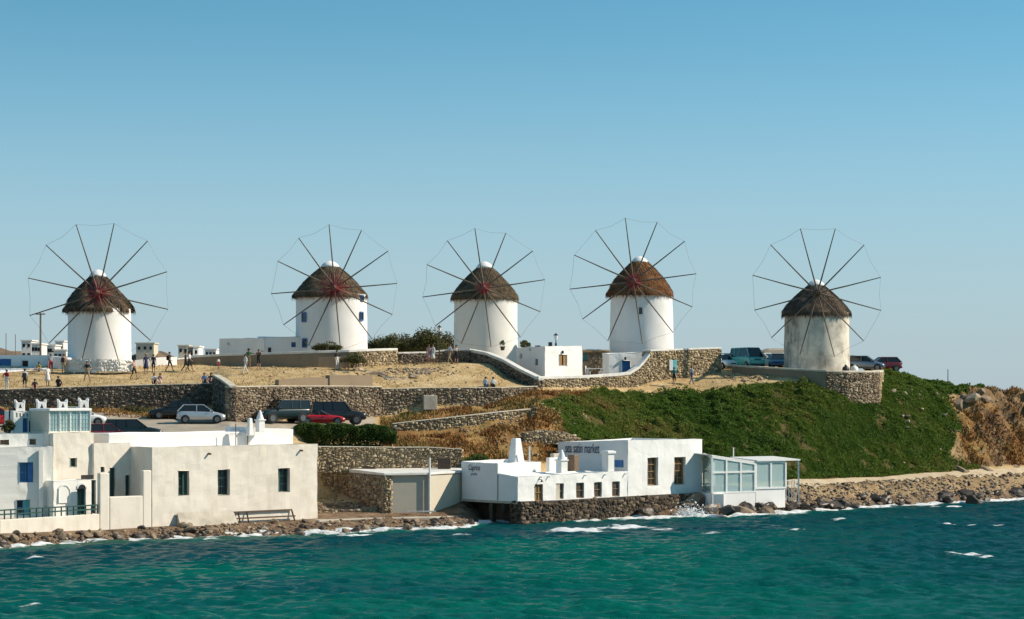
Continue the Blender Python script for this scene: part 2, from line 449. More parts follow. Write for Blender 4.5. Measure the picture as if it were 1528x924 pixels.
LPX = np.array(sorted(LAND)); LD = np.array([[q[0] for q in LAND[p]] for p in LPX], float); LZ = np.array([[q[1] for q in LAND[p]] for p in LPX], float)
NK = LD.shape[1]
def prof(px):
    D = np.stack([np.interp(px, LPX, LD[:, k]) for k in range(NK)], -1)
    Z = np.stack([np.interp(px, LPX, LZ[:, k]) for k in range(NK)], -1)
    return D, Z
def rough(X, Y, px, t):
    bump = (fbm(X * 0.55, Y * 0.55, 3, 4) - 0.5)
    fine = (fbm(X * 1.7, Y * 1.7, 9, 3) - 0.5)
    amp = np.full_like(X, 0.10)
    amp = np.where((t > 4.9) & (t < 8.0) & (px > 575), 0.55, amp)          # slopes
    amp = np.where((t > 5.0) & (t < 8.0) & (px > 795), 0.75, amp)
    amp = np.where((t > 9.0) & (t < 10.6), 0.22, amp)                       # plateau
    amp = np.where((t > 9.0) & (t < 10.2) & (px > 1045) & (px < 1190), 0.6, amp)
    amp = np.where((t > 7.9) & (t < 10.6) & (px > 1313), 0.35, amp)
    amp = np.where((t > 1.5) & (t < 3.0), 0.35, amp)
    amp = np.where((t > 2.1) & (t < 3.2) & (px > 1180), 0.75, amp)
    outc = sstep(1412, 1450, px) * sstep(4.3, 5.2, t) * (1 - sstep(9.6, 10.6, t))
    rid = 1 - np.abs(fbm(X * 0.33 + 5, Y * 0.33, 21, 4) * 2 - 1)
    z = bump * amp + fine * amp * 0.35 + outc * ((rid - 0.7) * 1.8 + (0.5 - np.abs(fbm(X * .7 + Y * .25, Y * .7 , 31, 5) * 2 - 1)) * 2.4 - .9)
    return z
def ground_t(X, Y):
    X = np.asarray(X, float); Y = np.asarray(Y, float)
    px = CX + F * X / np.maximum(Y, 1.0)
    D, Z = prof(px)
    z = np.array(Z[..., 0]); t = np.zeros_like(z)
    for k in range(NK - 1):
        a, b = D[..., k], D[..., k + 1]
        u = np.clip((Y - a) / np.maximum(b - a, 1e-6), 0, 1)
        m = Y >= a
        z = np.where(m, Z[..., k] + (Z[..., k + 1] - Z[..., k]) * u, z); t = np.where(m, k + u, t)
    return z, t, px
def ground(x, y):
    z, t, px = ground_t(np.array([x]), np.array([y]))
    return float((z + rough(np.array([x]), np.array([y]), px, t))[0])
def d_at(px, py, d0=160.0, d1=225.0):
    """distance at which the ground on this line of sight is seen at height py"""
    ds = np.arange(d0, d1, 0.1)
    X = (px - CX) * ds / F
    z, t, pp = ground_t(X, ds); z = z + rough(X, ds, pp, t)
    y = HY + (EYE - z) * F / ds
    i = np.argmax(y <= py)
    return float(ds[i]) if y[i] <= py else float(ds[-1])

def green_mask(px, t, X, Y):
    n = (fbm(X * 0.5, Y * 0.5, 41, 4) - 0.5)
    left = np.interp(t, [4, 5, 6, 7.2, 8], [885, 868, 832, 803, 800]) + n * 30
    top = np.interp(px, [795, 805, 870, 950, 1045, 1085, 1150, 1200, 1300, 1330, 1420, 1528], [7.0, 7.25, 7.8, 7.95, 7.75, 7.75, 8.0, 8.6, 9.2, 10.35, 10.3, 10.0]) + n * 0.45
    right = np.interp(t, [4, 4.6, 5.5, 7, 8.5, 9.3, 10.2], [1462, 1452, 1418, 1430, 1422, 1436, 1478]) + n * 45
    return sstep(-6, 6, px - left) * sstep(-0.08, 0.08, top - t) * sstep(-6, 6, right - px) * sstep(4.0, 4.15, t + n * 0.2)
def rust_mask(px, t, X, Y, g):
    m = ((px > 568) & (px < 905) & (t > 5.0) & (t < 8.0)).astype(float)
    m = np.maximum(m, ((px > 690) & (px < 800) & (t > 4.0) & (t < 5.05)).astype(float))
    m = np.maximum(m, ((px > 1400) & (t > 4.6) & (t < 10.2)).astype(float) * sstep(0.54, 0.66, fbm(X * 0.35, Y * 0.35, 77, 3)))
    m = np.maximum(m, .35 * ((px > 1425) & (t > 4.6) & (t < 10.2)).astype(float))
    m = np.maximum(m, ((px < 320) & (t > 6.6) & (t < 8.0)).astype(float) * 0.6)
    return m * (1 - g)

NS = [6, 8, 10, 26, 4, 16, 8, 20, 4, 34, 26, 10, 10]
pxs = np.arange(-280, 1801, 4.0)
D, Z = prof(pxs)
rows_d, rows_z, rows_t = [], [], []
for k, n in enumerate(NS):
    for i in range(n):
        u = i / n
        rows_d.append(D[:, k] * (1 - u) + D[:, k + 1] * u); rows_z.append(Z[:, k] * (1 - u) + Z[:, k + 1] * u); rows_t.append(np.full(len(pxs), k + u))
rows_d.append(D[:, -1]); rows_z.append(Z[:, -1]); rows_t.append(np.full(len(pxs), float(NK - 1)))
TD, TZ, TT = np.array(rows_d), np.array(rows_z), np.array(rows_t)
TPX = np.broadcast_to(pxs, TD.shape)
TX = (TPX - CX) * TD / F
TZ = TZ + rough(TX, TD, TPX, TT)
nr, nc = TD.shape
def grid_faces(nr, nc):
    i = np.arange(nr - 1)[:, None]; j = np.arange(nc - 1)[None, :]
    a = i * nc + j
    return np.stack([a, a + 1, a + 1 + nc, a + nc], -1).reshape(-1, 4)

def terrain_material():
    m, nt, b = new_mat('hillside')
    b.inputs['Roughness'].default_value = 0.95; b.inputs['Specular IOR Level'].default_value = 0.1
    at = nt.nodes.new('ShaderNodeAttribute'); at.attribute_name = 'cover'
    sp = nt.nodes.new('ShaderNodeSeparateColor'); nt.links.new(at.outputs['Color'], sp.inputs['Color'])
    def layer(stops, scale, detail=6):
        n = tex_noise(nt, scale, detail, 0.65); r = ramp_node(nt, stops); nt.links.new(n.outputs['Fac'], r.inputs['Fac']); return r.outputs['Color']
    dirt = layer([(0.28, (0.22, 0.14, 0.065)), (0.40, (0.45, 0.31, 0.15)), (0.55, (0.58, 0.42, 0.22)), (0.72, (0.66, 0.51, 0.30))], 0.6)
    green = layer([(0.3, (0.030, 0.042, 0.010)), (0.5, (0.085, 0.075, 0.026)), (0.7, (0.17, 0.12, 0.055))], .8)
    rust = layer([(0.3, (0.13, 0.055, 0.025)), (0.45, (0.27, 0.14, 0.05)), (0.6, (0.36, 0.23, 0.09)), (0.75, (0.14, 0.13, 0.045))], 0.5)
    rock = layer([(0.3, (0.085, 0.055, 0.036)), (0.5, (0.21, 0.14, 0.088)), (0.72, (0.34, 0.25, 0.165))], 0.8, 9)
    def mix(a, c, f):
        x = nt.nodes.new('ShaderNodeMixRGB'); nt.links.new(f, x.inputs[0]); nt.links.new(a, x.inputs[1]); nt.links.new(c, x.inputs[2]); return x.outputs[0]
    c = mix(dirt, rock, sp.outputs['Blue']); c = mix(c, rust, sp.outputs['Green']); c = mix(c, green, sp.outputs['Red'])
    nt.links.new(c, b.inputs['Base Color'])
    n2 = tex_noise(nt, 3.0, 8, 0.7)
    bp = nt.nodes.new('ShaderNodeBump'); bp.inputs['Strength'].default_value = 0.9; bp.inputs['Distance'].default_value = 0.24
    nt.links.new(n2.outputs['Fac'], bp.inputs['Height']); nt.links.new(bp.outputs['Normal'], b.inputs['Normal'])
    return m
M['terrain'] = terrain_material()
TG = green_mask(TPX, TT, TX, TD); TR = rust_mask(TPX, TT, TX, TD, TG)
rockm = np.maximum(sstep(1412, 1450, TPX) * sstep(4.2, 5.0, TT) * (1 - sstep(10, 10.6, TT)), ((TT > 1) & (TT < 3.6)).astype(float))
rockm = np.maximum(rockm, ((TPX > 700) & (TPX < 860) & (TT > 5) & (TT < 7)).astype(float) * sstep(0.55, 0.68, fbm(TX * .6, TD * .6, 55, 3)))
rockm = np.where((TT > 2.45) & (TT < 3.7) & (TPX > 1180), rockm * .6, rockm)
terrain = np_mesh('terrain', np.stack([TX, TD, TZ], -1).reshape(-1, 3), grid_faces(nr, nc), M['terrain'], smooth=True)
tag(terrain, kind='structure')
ca = terrain.data.color_attributes.new('cover', 'FLOAT_COLOR', 'POINT')
cc = np.stack([TG, TR, rockm, np.ones_like(TG)], -1).reshape(-1, 4).astype(np.float32)
ca.data.foreach_set('color', cc.ravel())

def sheet(name, mat, px0, px1, tfun0, tfun1, lift=0.05, npx=3.0, nt_=30, edge=0.0):
    """a strip of ground laid on the terrain between two lines"""
    q = np.arange(px0, px1 + 0.1, npx)
    a = np.array([tfun0(x) for x in q]); b = np.array([tfun1(x) for x in q])
    DD, ZZ_ = prof(q)
    vs = []
    for i in range(nt_ + 1):
        u = i / nt_
        t = a * (1 - u) + b * u
        k = np.clip(t.astype(int), 0, NK - 2); f = t - k
        ii = np.arange(len(q))
        d = DD[ii, k] * (1 - f) + DD[ii, k + 1] * f; z = ZZ_[ii, k] * (1 - f) + ZZ_[ii, k + 1] * f
        X = (q - CX) * d / F
        vs.append(np.stack([X, d, z + rough(X, d, q, t) + lift], -1))
    V = np.array(vs)
    o = np_mesh(name, V.reshape(-1, 3), grid_faces(V.shape[0], V.shape[1]), mat, smooth=True)
    return tag(o, kind='structure')
M['parking'] = mat_plain('parking_ground', (0.42, 0.36, 0.28), 0.95, c2=(0.30, 0.25, 0.19), scale=0.5, bump=0.5, bscale=5, detail=8)
M['path'] = mat_plain('path_sand', (0.56, 0.45, 0.30), 0.95, c2=(0.44, 0.34, 0.22), scale=0.6, bump=0.6, bscale=4, detail=8)
sheet('parking_lot', M['parking'], -260, 560, lambda x: np.interp(x, [-260, 318, 345, 470, 560], [5.02, 5.02, 5.02, 7.03, 7.1]), lambda x: np.interp(x, [-260, 318, 343, 560], [6.5, 7.6, 7.95, 7.95]), 0.05)
sheet('path', M['path'], 1176, 1800, lambda x: np.interp(x, [1176, 1300, 1450, 1800], [3.05, 3.45, 3.4, 3.4]) + 0.10 * math.sin(x * .05) + .13 * math.sin(x * .21) + .08 * math.sin(x * .53 + 1), lambda x: 4.02 + 0.08 * math.sin(x * .07), 0.06, nt_=8)

# ------------------------------------------------------------------ sea
rng = np.random.default_rng(3)
NW = 70
lam = np.exp(rng.uniform(math.log(0.5), math.log(2.9), NW)); ang = R(-98) + rng.normal(0, 0.42, NW)
amp = 0.0074 * lam * rng.uniform(0.6, 1.4, NW); pha = rng.uniform(0, 6.28, NW)
def waves(X, Y):
    z = np.zeros_like(X)
    gust = 0.55 + 0.9 * fbm(X * 0.06, Y * 0.045, 12, 3)
    for l, a, am, p in zip(lam, ang, amp, pha):
        k = 2 * math.pi / l
        s = np.sin(k * (math.cos(a) * X + math.sin(a) * Y) + p)
        z += am * (s + 0.25 * (s * s - 0.5) * 1.5)
    return z * gust
def axis(lo, hi, step, far0, far1):
    c = list(np.arange(lo, hi, step)); s = step; x = hi
    while x < far1: c.append(x); s *= 1.5; x += s
    c.append(far1); s = step; x = lo - step
    pre = []
    while x > far0: pre.append(x); s *= 1.5; x -= s
    pre.append(far0)
    return np.array(pre[::-1] + c)
gx = axis(-46, 58, 0.16, -5000, 5000); gy = axis(84, 200, 0.24, -3000, 9000)
SX, SY = np.meshgrid(gx, gy)
fade = sstep(-80, -46, SX) * (1 - sstep(58, 90, SX)) * sstep(50, 84, SY) * (1 - sstep(200, 230, SY))
SZ = waves(SX, SY) * fade
gz, gt, gpx = ground_t(SX, SY)
ds = np.interp(np.clip(gpx, -280, 1800), LPX, LD[:, 2])
shore = np.clip(ds - SY, -50, 80)
infr = (SX > -60) & (SX < 70) & (SY > 80)
# foam: surf at the rocks, drifting patches and whitecaps
foam = np.zeros_like(SX)
surf_n = fbm(SX * 0.35, SY * 0.35, 88, 4); fine_n = fbm(SX * 1.6, SY * 1.6, 91, 4)
strength = np.interp(gpx, [-100, 60, 200, 420, 620, 700, 800, 950, 1010, 1080, 1150, 1250, 1330, 1528], [.6, .65, .58, .62, .66, .7, 1.1, 1.1, 1.15, .95, .9, .85, .8, .85])
foam = np.maximum(foam, np.clip(strength * np.exp(-np.maximum(shore - 0.3, 0) / (0.5 + 2.4 * strength * surf_n)), 0, 1) * infr * (shore < 14))
def patch(px, py, w, l, k):
    global foam
    d = F * EYE / (py - HY); x = (px - CX) * d / F
    e = ((SX - x) / w) ** 2 + ((SY - d - 0.4 * np.sin((SX - x) * 1.2)) / l) ** 2
    foam = np.maximum(foam, k * np.exp(-e))
for a in [(870, 793, 3.0, 2.2, .75), (930, 788, 2.5, 2.0, .8), (1000, 790, 2.6, 1.2, .52), (1070, 795, 1.6, .8, .55), (1455, 785, 2.0, .55, .95), (1418, 783, .9, .5, .8), (1440, 829, 2.0, 1.0, .72), (1475, 832, 1.2, .8, .62), (1515, 770, .7, .8, .7),
          (1190, 790, 1.2, .7, .5), (1260, 777, 1.4, .6, .55), (1330, 772, 1.6, .5, .6), (1420, 757, 2.2, .9, .75), (45, 902, .9, .25, .5), (100, 852, .4, .2, .5), (95, 880, .4, .2, .45), (55, 834, .9, .5, .55),
          (300, 806, 1.6, .8, .75), (530, 800, 2.0, .8, .75), (570, 828, .4, .2, .45), (690, 798, 1.0, .6, .6), (1035, 770, 1.8, 1.6, .98)]:
    patch(*a)
foam = foam * (0.15 + 1.5 * fbm(SX * 1.1, SY * 2.4, 93, 4))
SZ = SZ + 0.12 * sstep(0.35, 0.8, foam)
fc = grid_faces(*SX.shape)
land = (shore < -9) & infr & (SY < 205)
keep = ~np.all(land.reshape(-1)[fc], axis=1)
def sea_material():
    m, nt, b = new_mat('sea_water')
    b.inputs['Roughness'].default_value = 0.16; b.inputs['IOR'].default_value = 1.33; b.inputs['Specular IOR Level'].default_value = 0.05
    at = nt.nodes.new('ShaderNodeAttribute'); at.attribute_name = 'water'
    sp = nt.nodes.new('ShaderNodeSeparateColor'); nt.links.new(at.outputs['Color'], sp.inputs['Color'])
    n = tex_noise(nt, 0.05, 5, 0.6, stretch=(0.6, 1.6, 1))
    r = ramp_node(nt, [(0.30, (0.001, 0.078, 0.082)), (0.44, (0.001, 0.100, 0.085)), (0.60, (0.001, 0.120, 0.090)), (0.78, (0.001, 0.105, 0.100))])
    nt.links.new(n.outputs['Fac'], r.inputs['Fac'])
    deep = nt.nodes.new('ShaderNodeMixRGB'); deep.inputs[2].default_value = (0.003, 0.028, 0.060, 1)
    nt.links.new(sp.outputs['Green'], deep.inputs[0]); nt.links.new(r.outputs['Color'], deep.inputs[1])
    sh = nt.nodes.new('ShaderNodeMixRGB'); sh.inputs[2].default_value = (0.05, 0.11, 0.075, 1)
    nt.links.new(sp.outputs['Blue'], sh.inputs[0]); nt.links.new(deep.outputs[0], sh.inputs[1])
    nf = tex_noise(nt, 2.6, 8, 0.8, stretch=(0.6, 1.6, 1))
    ad = nt.nodes.new('ShaderNodeMath'); ad.operation = 'ADD'; nt.links.new(sp.outputs['Red'], ad.inputs[0]); nt.links.new(nf.outputs['Fac'], ad.inputs[1])
    fr = ramp_node(nt, [(0.0, (0, 0, 0)), (0.5, (0, 0, 0)), (0.60, (1, 1, 1))])
    sb = nt.nodes.new('ShaderNodeMath'); sb.operation = 'MULTIPLY'; sb.inputs[1].default_value = 0.58; nt.links.new(ad.outputs[0], sb.inputs[0])
    nt.links.new(sb.outputs[0], fr.inputs['Fac'])
    fm = nt.nodes.new('ShaderNodeMixRGB'); fm.inputs[2].default_value = (0.78, 0.80, 0.80, 1)
    nt.links.new(fr.outputs['Color'], fm.inputs[0]); nt.links.new(sh.outputs[0], fm.inputs[1])
    nt.links.new(fm.outputs[0], b.inputs['Base Color'])
    rr = nt.nodes.new('ShaderNodeMath'); rr.operation = 'MULTIPLY_ADD'; rr.inputs[1].default_value = 0.6; rr.inputs[2].default_value = 0.2
    nt.links.new(fr.outputs['Color'], rr.inputs[0]); nt.links.new(rr.outputs[0], b.inputs['Roughness'])
    n2 = tex_noise(nt, 3.4, 5, 0.65, stretch=(0.55, 1.5, 1))
    bp = nt.nodes.new('ShaderNodeBump'); bp.inputs['Strength'].default_value = 1.0; bp.inputs['Distance'].default_value = 0.16
    nt.links.new(n2.outputs['Fac'], bp.inputs['Height']); nt.links.new(bp.outputs['Normal'], b.inputs['Normal'])
    return m
M['sea'] = sea_material()
sea = np_mesh('sea', np.stack([SX, SY, SZ], -1).reshape(-1, 3), fc[keep], M['sea'], smooth=True)
tag(sea, kind='structure')
deepm = sstep(1.5, 5, shore) * (1 - sstep(14, 30, shore + 14 * (fbm(SX * .08, SY * .08, 61, 3) - .5))) * 0.6
deepm = np.maximum(deepm, sstep(60, 150, SY) * sstep(900, 1500, gpx) * 0.6) * infr
shal = (1 - sstep(0.3, 3.5, shore)) * np.interp(gpx, [0, 350, 600, 700], [0.9, 0.7, 0.3, 0.2])
ca = sea.data.color_attributes.new('water', 'FLOAT_COLOR', 'POINT')
ca.data.foreach_set('color', np.stack([foam, deepm, shal * infr, np.ones_like(foam)], -1).reshape(-1).astype(np.float32))

# far hill behind the first mill
hx = np.linspace(-190, 10, 90); hy = np.linspace(330, 640, 60)
HX, HYY = np.meshgrid(hx, hy)
hpx = CX + F * HX / HYY
ridge = np.interp(hpx, [-600, -200, 0, 60, 100, 150, 200, 240, 275, 310, 340], [27, 24, 22, 20.5, 18, 18, 20.2, 20.2, 19, 14, 5])
HZ = ridge * np.exp(-((HYY - 470) / 75.0) ** 2) * 1.0 + (fbm(HX * .09, HYY * .05, 5, 6) - .5) * 6 - 2.0
M['hill'] = mat_plain('far_hill_scrub', (0.24, 0.15, 0.09), 1.0, c2=(0.085, 0.07, 0.042), scale=0.22, bump=0.6, bscale=0.5, detail=9)
tag(np_mesh('hills', np.stack([HX, HYY, HZ], -1).reshape(-1, 3), grid_faces(60, 90), M['hill'], smooth=True), kind='structure')
def hill_z(x, y):
    i = int(np.clip(np.searchsorted(hy, y), 0, 59)); j = int(np.clip(np.searchsorted(hx, x), 0, 89))
    return float(HZ[i, j])
# ------------------------------------------------------------------ building tools
def on_line(px, A, B):
    """where the line of sight px meets the plan line A-B: (metres along A-B, distance)"""
    k = (px - CX) / F
    dx, dy = B[0] - A[0], B[1] - A[1]
    u = (k * A[1] - A[0]) / (dx - k * dy)
    L = math.hypot(dx, dy)
    return u * L, A[1] + u * dy
def along(A, B, s, off=0.0, z=0.0):
    """point s metres along A-B, off metres out of the wall (towards the viewer's side)"""
    dx, dy = B[0] - A[0], B[1] - A[1]; L = math.hypot(dx, dy); dx /= L; dy /= L
    return (A[0] + dx * s + dy * off, A[1] + dy * s - dx * off, z)

def wall_face(mb, A, B, zb, ztA, ztB, ops, depth):
    """wall from A to B (outside on the right-hand side of A->B) with rectangular openings (s0,s1,z0,z1)"""
    L = math.hypot(B[0] - A[0], B[1] - A[1])
    ss = sorted(set([0.0, L] + [o[0] for o in ops] + [o[1] for o in ops]))
    zs = sorted(set([zb] + [o[2] for o in ops] + [o[3] for o in ops]))
    rows = zs + [None]
    def zt(s, z): return (ztA + (ztB - ztA) * s / L) if z is None else z
    for i in range(len(ss) - 1):
        for j in range(len(rows) - 1):
            sm = (ss[i] + ss[i + 1]) / 2; zm0 = rows[j]; zm1 = rows[j + 1]
            zm = (zm0 + (zm1 if zm1 is not None else zm0 + 0.01)) / 2
            if any(o[0] < sm < o[1] and o[2] < zm < o[3] for o in ops): continue
            mb.quad(along(A, B, ss[i], 0, zm0), along(A, B, ss[i + 1], 0, zm0), along(A, B, ss[i + 1], 0, zt(ss[i + 1], zm1)), along(A, B, ss[i], 0, zt(ss[i], zm1)))
    for s0, s1, z0, z1 in ops:
        c = lambda s, z, o: along(A, B, s, o, z)
        mb.quad(c(s0, z0, 0), c(s0, z1, 0), c(s0, z1, -depth), c(s0, z0, -depth))
        mb.quad(c(s1, z1, 0), c(s1, z0, 0), c(s1, z0, -depth), c(s1, z1, -depth))
        mb.quad(c(s0, z1, 0), c(s1, z1, 0), c(s1, z1, -depth), c(s0, z1, -depth))
        mb.quad(c(s1, z0, 0), c(s0, z0, 0), c(s0, z0, -depth), c(s1, z0, -depth))

def fill_opening(root, A, B, op, depth, style, O):
    """the window or door that closes an opening: frame part with its panes or leaves as sub-parts"""
    s0, s1, z0, z1 = op
    kind = style.get('kind', 'window'); fw = style.get('fw', 0.07); d = style.get('set', depth - 0.06)
    fm = style['frame']; mb = MB()
    c = lambda s, z, o=0.0: along(A, B, s, -d + o, z)
    def bar(sa, za, sb, zb, w): mb.bar(c(sa, za), c(sb, zb), w, 0.06)
    h = fw / 2
    bar(s0 + h, z0, s0 + h, z1, fw); bar(s1 - h, z0, s1 - h, z1, fw)
    bar(s0, z1 - h, s1, z1 - h, fw); bar(s0, z0 + h, s1, z0 + h, fw)
    nv, nh = style.get('nv', 1), style.get('nh', 1)
    ib = style.get('ib', fw * 0.8)
    for i in range(1, nv): s = s0 + (s1 - s0) * i / nv; bar(s, z0, s, z1, ib)
    for i in range(1, nh): z = z0 + (z1 - z0) * i / nh; bar(s0, z, s1, z, ib)
    f = mb.build(kind, fm, root, offset=O)
    pm = style.get('pane', M['glass'])
    pname = 'leaf' if style.get('solid') else 'pane'
    cells = [(i, j) for i in range(nv) for j in range(nh)] if style.get('cells') else [(0, 0)]
    na, nb = (nv, nh) if style.get('cells') else (1, 1)
    for i, j in cells:
        p = MB()
        a0 = s0 + (s1 - s0) * i / na; a1 = s0 + (s1 - s0) * (i + 1) / na
        b0 = z0 + (z1 - z0) * j / nb; b1 = z0 + (z1 - z0) * (j + 1) / nb
        th = 0.012
        q = [c(a0 + .01, 0, -.035)[:2], c(a1 - .01, 0, -.035)[:2], c(a1 - .01, 0, -.035 - th)[:2], c(a0 + .01, 0, -.035 - th)[:2]]
        p.prism(q, b0 + .01, b1 - .01)
        p.build(pname, pm, f, offset=O)
    if style.get('shut'):                      # shutters folded back or half closed inside the reveal
        for side in style['shut']:
            p = MB(); w = (s1 - s0) * style.get('shut_w', 0.5)
            if side == 'l': p.bar(c(s0 + .03, (z0 + z1) / 2, .05), c(s0 + w, (z0 + z1) / 2, .09), 0.04, z1 - z0 - .04)
            else: p.bar(c(s1 - w, (z0 + z1) / 2, .09), c(s1 - .03, (z0 + z1) / 2, .05), 0.04, z1 - z0 - .04)
            p.build('shutter', style.get('shut_mat', fm), f, offset=O)
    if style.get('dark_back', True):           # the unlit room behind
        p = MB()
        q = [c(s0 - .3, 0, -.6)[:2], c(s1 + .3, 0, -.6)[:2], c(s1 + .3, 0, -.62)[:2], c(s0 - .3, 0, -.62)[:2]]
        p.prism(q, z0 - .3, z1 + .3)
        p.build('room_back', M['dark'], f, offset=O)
    return f

uneven = bpy.data.textures.new('uneven_plaster', 'CLOUDS'); uneven.noise_scale = 1.3; uneven.noise_depth = 3
def inset(poly, d):
    n = len(poly); out = []
    for i in range(n):
        a, b, c = Vector(poly[i - 1]), Vector(poly[i]), Vector(poly[(i + 1) % n])
        t1 = (b - a).normalized(); t2 = (c - b).normalized()
        n1 = Vector((-t1.y, t1.x)); n2 = Vector((-t2.y, t2.x))
        bis = (n1 + n2); k = bis.length_squared
        out.append(tuple(b + bis * (2 * d / max(k, 0.2))))
    return out

def block(root, name, xy, zb, zt, mat, O, ops=None, depth=0.28, parapet=0.3, rim=0.28, bevel=0.06, roof_mat=None):
    """one volume of a house: walls with openings, parapet and roof deck; ops: {side: [(px0,px1,py0,py1,style)]}"""
    n = len(xy)
    if not isinstance(zt, (list, tuple)): zt = [zt] * n
    mb = MB(); fills = []
    for i in range(n):
        A, B = xy[i], xy[(i + 1) % n]
        lst = []
        for (px0, px1, py0, py1, st) in (ops or {}).get(i, []):
            s0, d0 = on_line(px0, A, B); s1, d1 = on_line(px1, A, B); dm = (d0 + d1) / 2
            o = (s0, s1, ZZ(py1, dm), ZZ(py0, dm)); lst.append(o); fills.append((A, B, o, st))
        wall_face(mb, A, B, zb, zt[i], zt[(i + 1) % n], lst, depth)
    if parapet > 0:
        inn = inset(xy, rim)
        for i in range(n):
            j = (i + 1) % n
            a, b = (*xy[i], zt[i]), (*xy[j], zt[j]); c, d = (*inn[j], zt[j]), (*inn[i], zt[i])
            mb.quad(a, b, c, d)
            mb.quad(d, c, (*inn[j], zt[j] - parapet), (*inn[i], zt[i] - parapet))
    w = mb.build(name, mat, root, weld=True, bevel=bevel, offset=O)
    sd = w.modifiers.new('subdivide', 'SUBSURF'); sd.subdivision_type = 'SIMPLE'; sd.levels = 3; sd.render_levels = 3
    dm = w.modifiers.new('uneven', 'DISPLACE'); dm.texture = uneven; dm.texture_coords = 'GLOBAL'; dm.strength = 0.13; dm.mid_level = 0.5
    if parapet > 0:
        r = MB(); r.poly([(*inset(xy, rim - 0.02)[i], zt[i] - parapet + 0.002) for i in range(n)])
        r.build('roof', roof_mat or mat, root, offset=O)
    else:
        r = MB(); r.poly([(*xy[i], zt[i]) for i in range(n)])
        r.build('roof', roof_mat or mat, root, offset=O)
    for A, B, o, st in fills: fill_opening(root, A, B, o, depth, st, O)
    return w

def quad_plan(A, B, depth):
    """plan of a volume whose front runs A->B and which reaches depth metres back"""
    dx, dy = B[0] - A[0], B[1] - A[1]; L = math.hypot(dx, dy); nx, ny = -dy / L, dx / L
    return [A, B, (B[0] + nx * depth, B[1] + ny * depth), (A[0] + nx * depth, A[1] + ny * depth)]
def back(A, B, p, depth):
    dx, dy = B[0] - A[0], B[1] - A[1]; L = math.hypot(dx, dy)
    return (p[0] - dy / L * depth, p[1] + dx / L * depth)
def pt_on(px, A, B):
    s, d = on_line(px, A, B); return along(A, B, s)[:2]

# ------------------------------------------------------------------ rubble walls
def stone_pieces(segs, size, seed, depth=(0.04, 0.12), gap=0.03):
    """irregular stones laid in rough courses on the outside of each segment (A,B,topA,topB,botA,botB)"""
    rg = random.Random(seed); V = []; Fq = []
    for A, B, tA, tB, bA, bB in segs:
        L = math.hypot(B[0] - A[0], B[1] - A[1])
        z = min(bA, bB)
        while z < max(tA, tB):
            h = size * rg.uniform(0.5, 0.95); s = -rg.uniform(0, size * .5)
            while s < L:
                w = size * (0.45 + 1.7 * rg.random() ** 1.8)
                a, b = max(s, 0), min(s + w, L); m = (a + b) / 2; f = m / L
                top = tA + (tB - tA) * f; bot = bA + (bB - bA) * f
                hh = h * rg.uniform(0.65, 1.5)
                if b - a > 0.08 and z + hh * 0.7 < top and z + hh > bot - 0.1:
                    zt_ = min(z + hh, top - 0.01)
                    dz = rg.uniform(-.3, .3) * size
                    g = gap * rg.uniform(.5, 1.5)
                    out = rg.uniform(*depth)
                    q = []
                    for (ss, zz) in ((a + g, z + g), (b - g, z + g), (b - g, zt_ - g * .3), (a + g, zt_ - g * .3)):
                        q.append((ss + rg.uniform(-.22, .22) * size, zz + dz + rg.uniform(-.22, .22) * size))
                    cs = sum(p[0] for p in q) / 4; cz = sum(p[1] for p in q) / 4
                    n0 = len(V)
                    for p in q: V.append(along(A, B, p[0], 0.0, p[1]))
                    for p in q:
                        k = rg.uniform(0.62, 0.85)
                        V.append(along(A, B, cs + (p[0] - cs) * k, out * rg.uniform(.7, 1.2), cz + (p[1] - cz) * k))
                    Fq += [(n0, n0 + 1, n0 + 5, n0 + 4), (n0 + 1, n0 + 2, n0 + 6, n0 + 5), (n0 + 2, n0 + 3, n0 + 7, n0 + 6), (n0 + 3, n0, n0 + 4, n0 + 7), (n0 + 4, n0 + 5, n0 + 6, n0 + 7)]
                s += w
            z += h
    return V, Fq

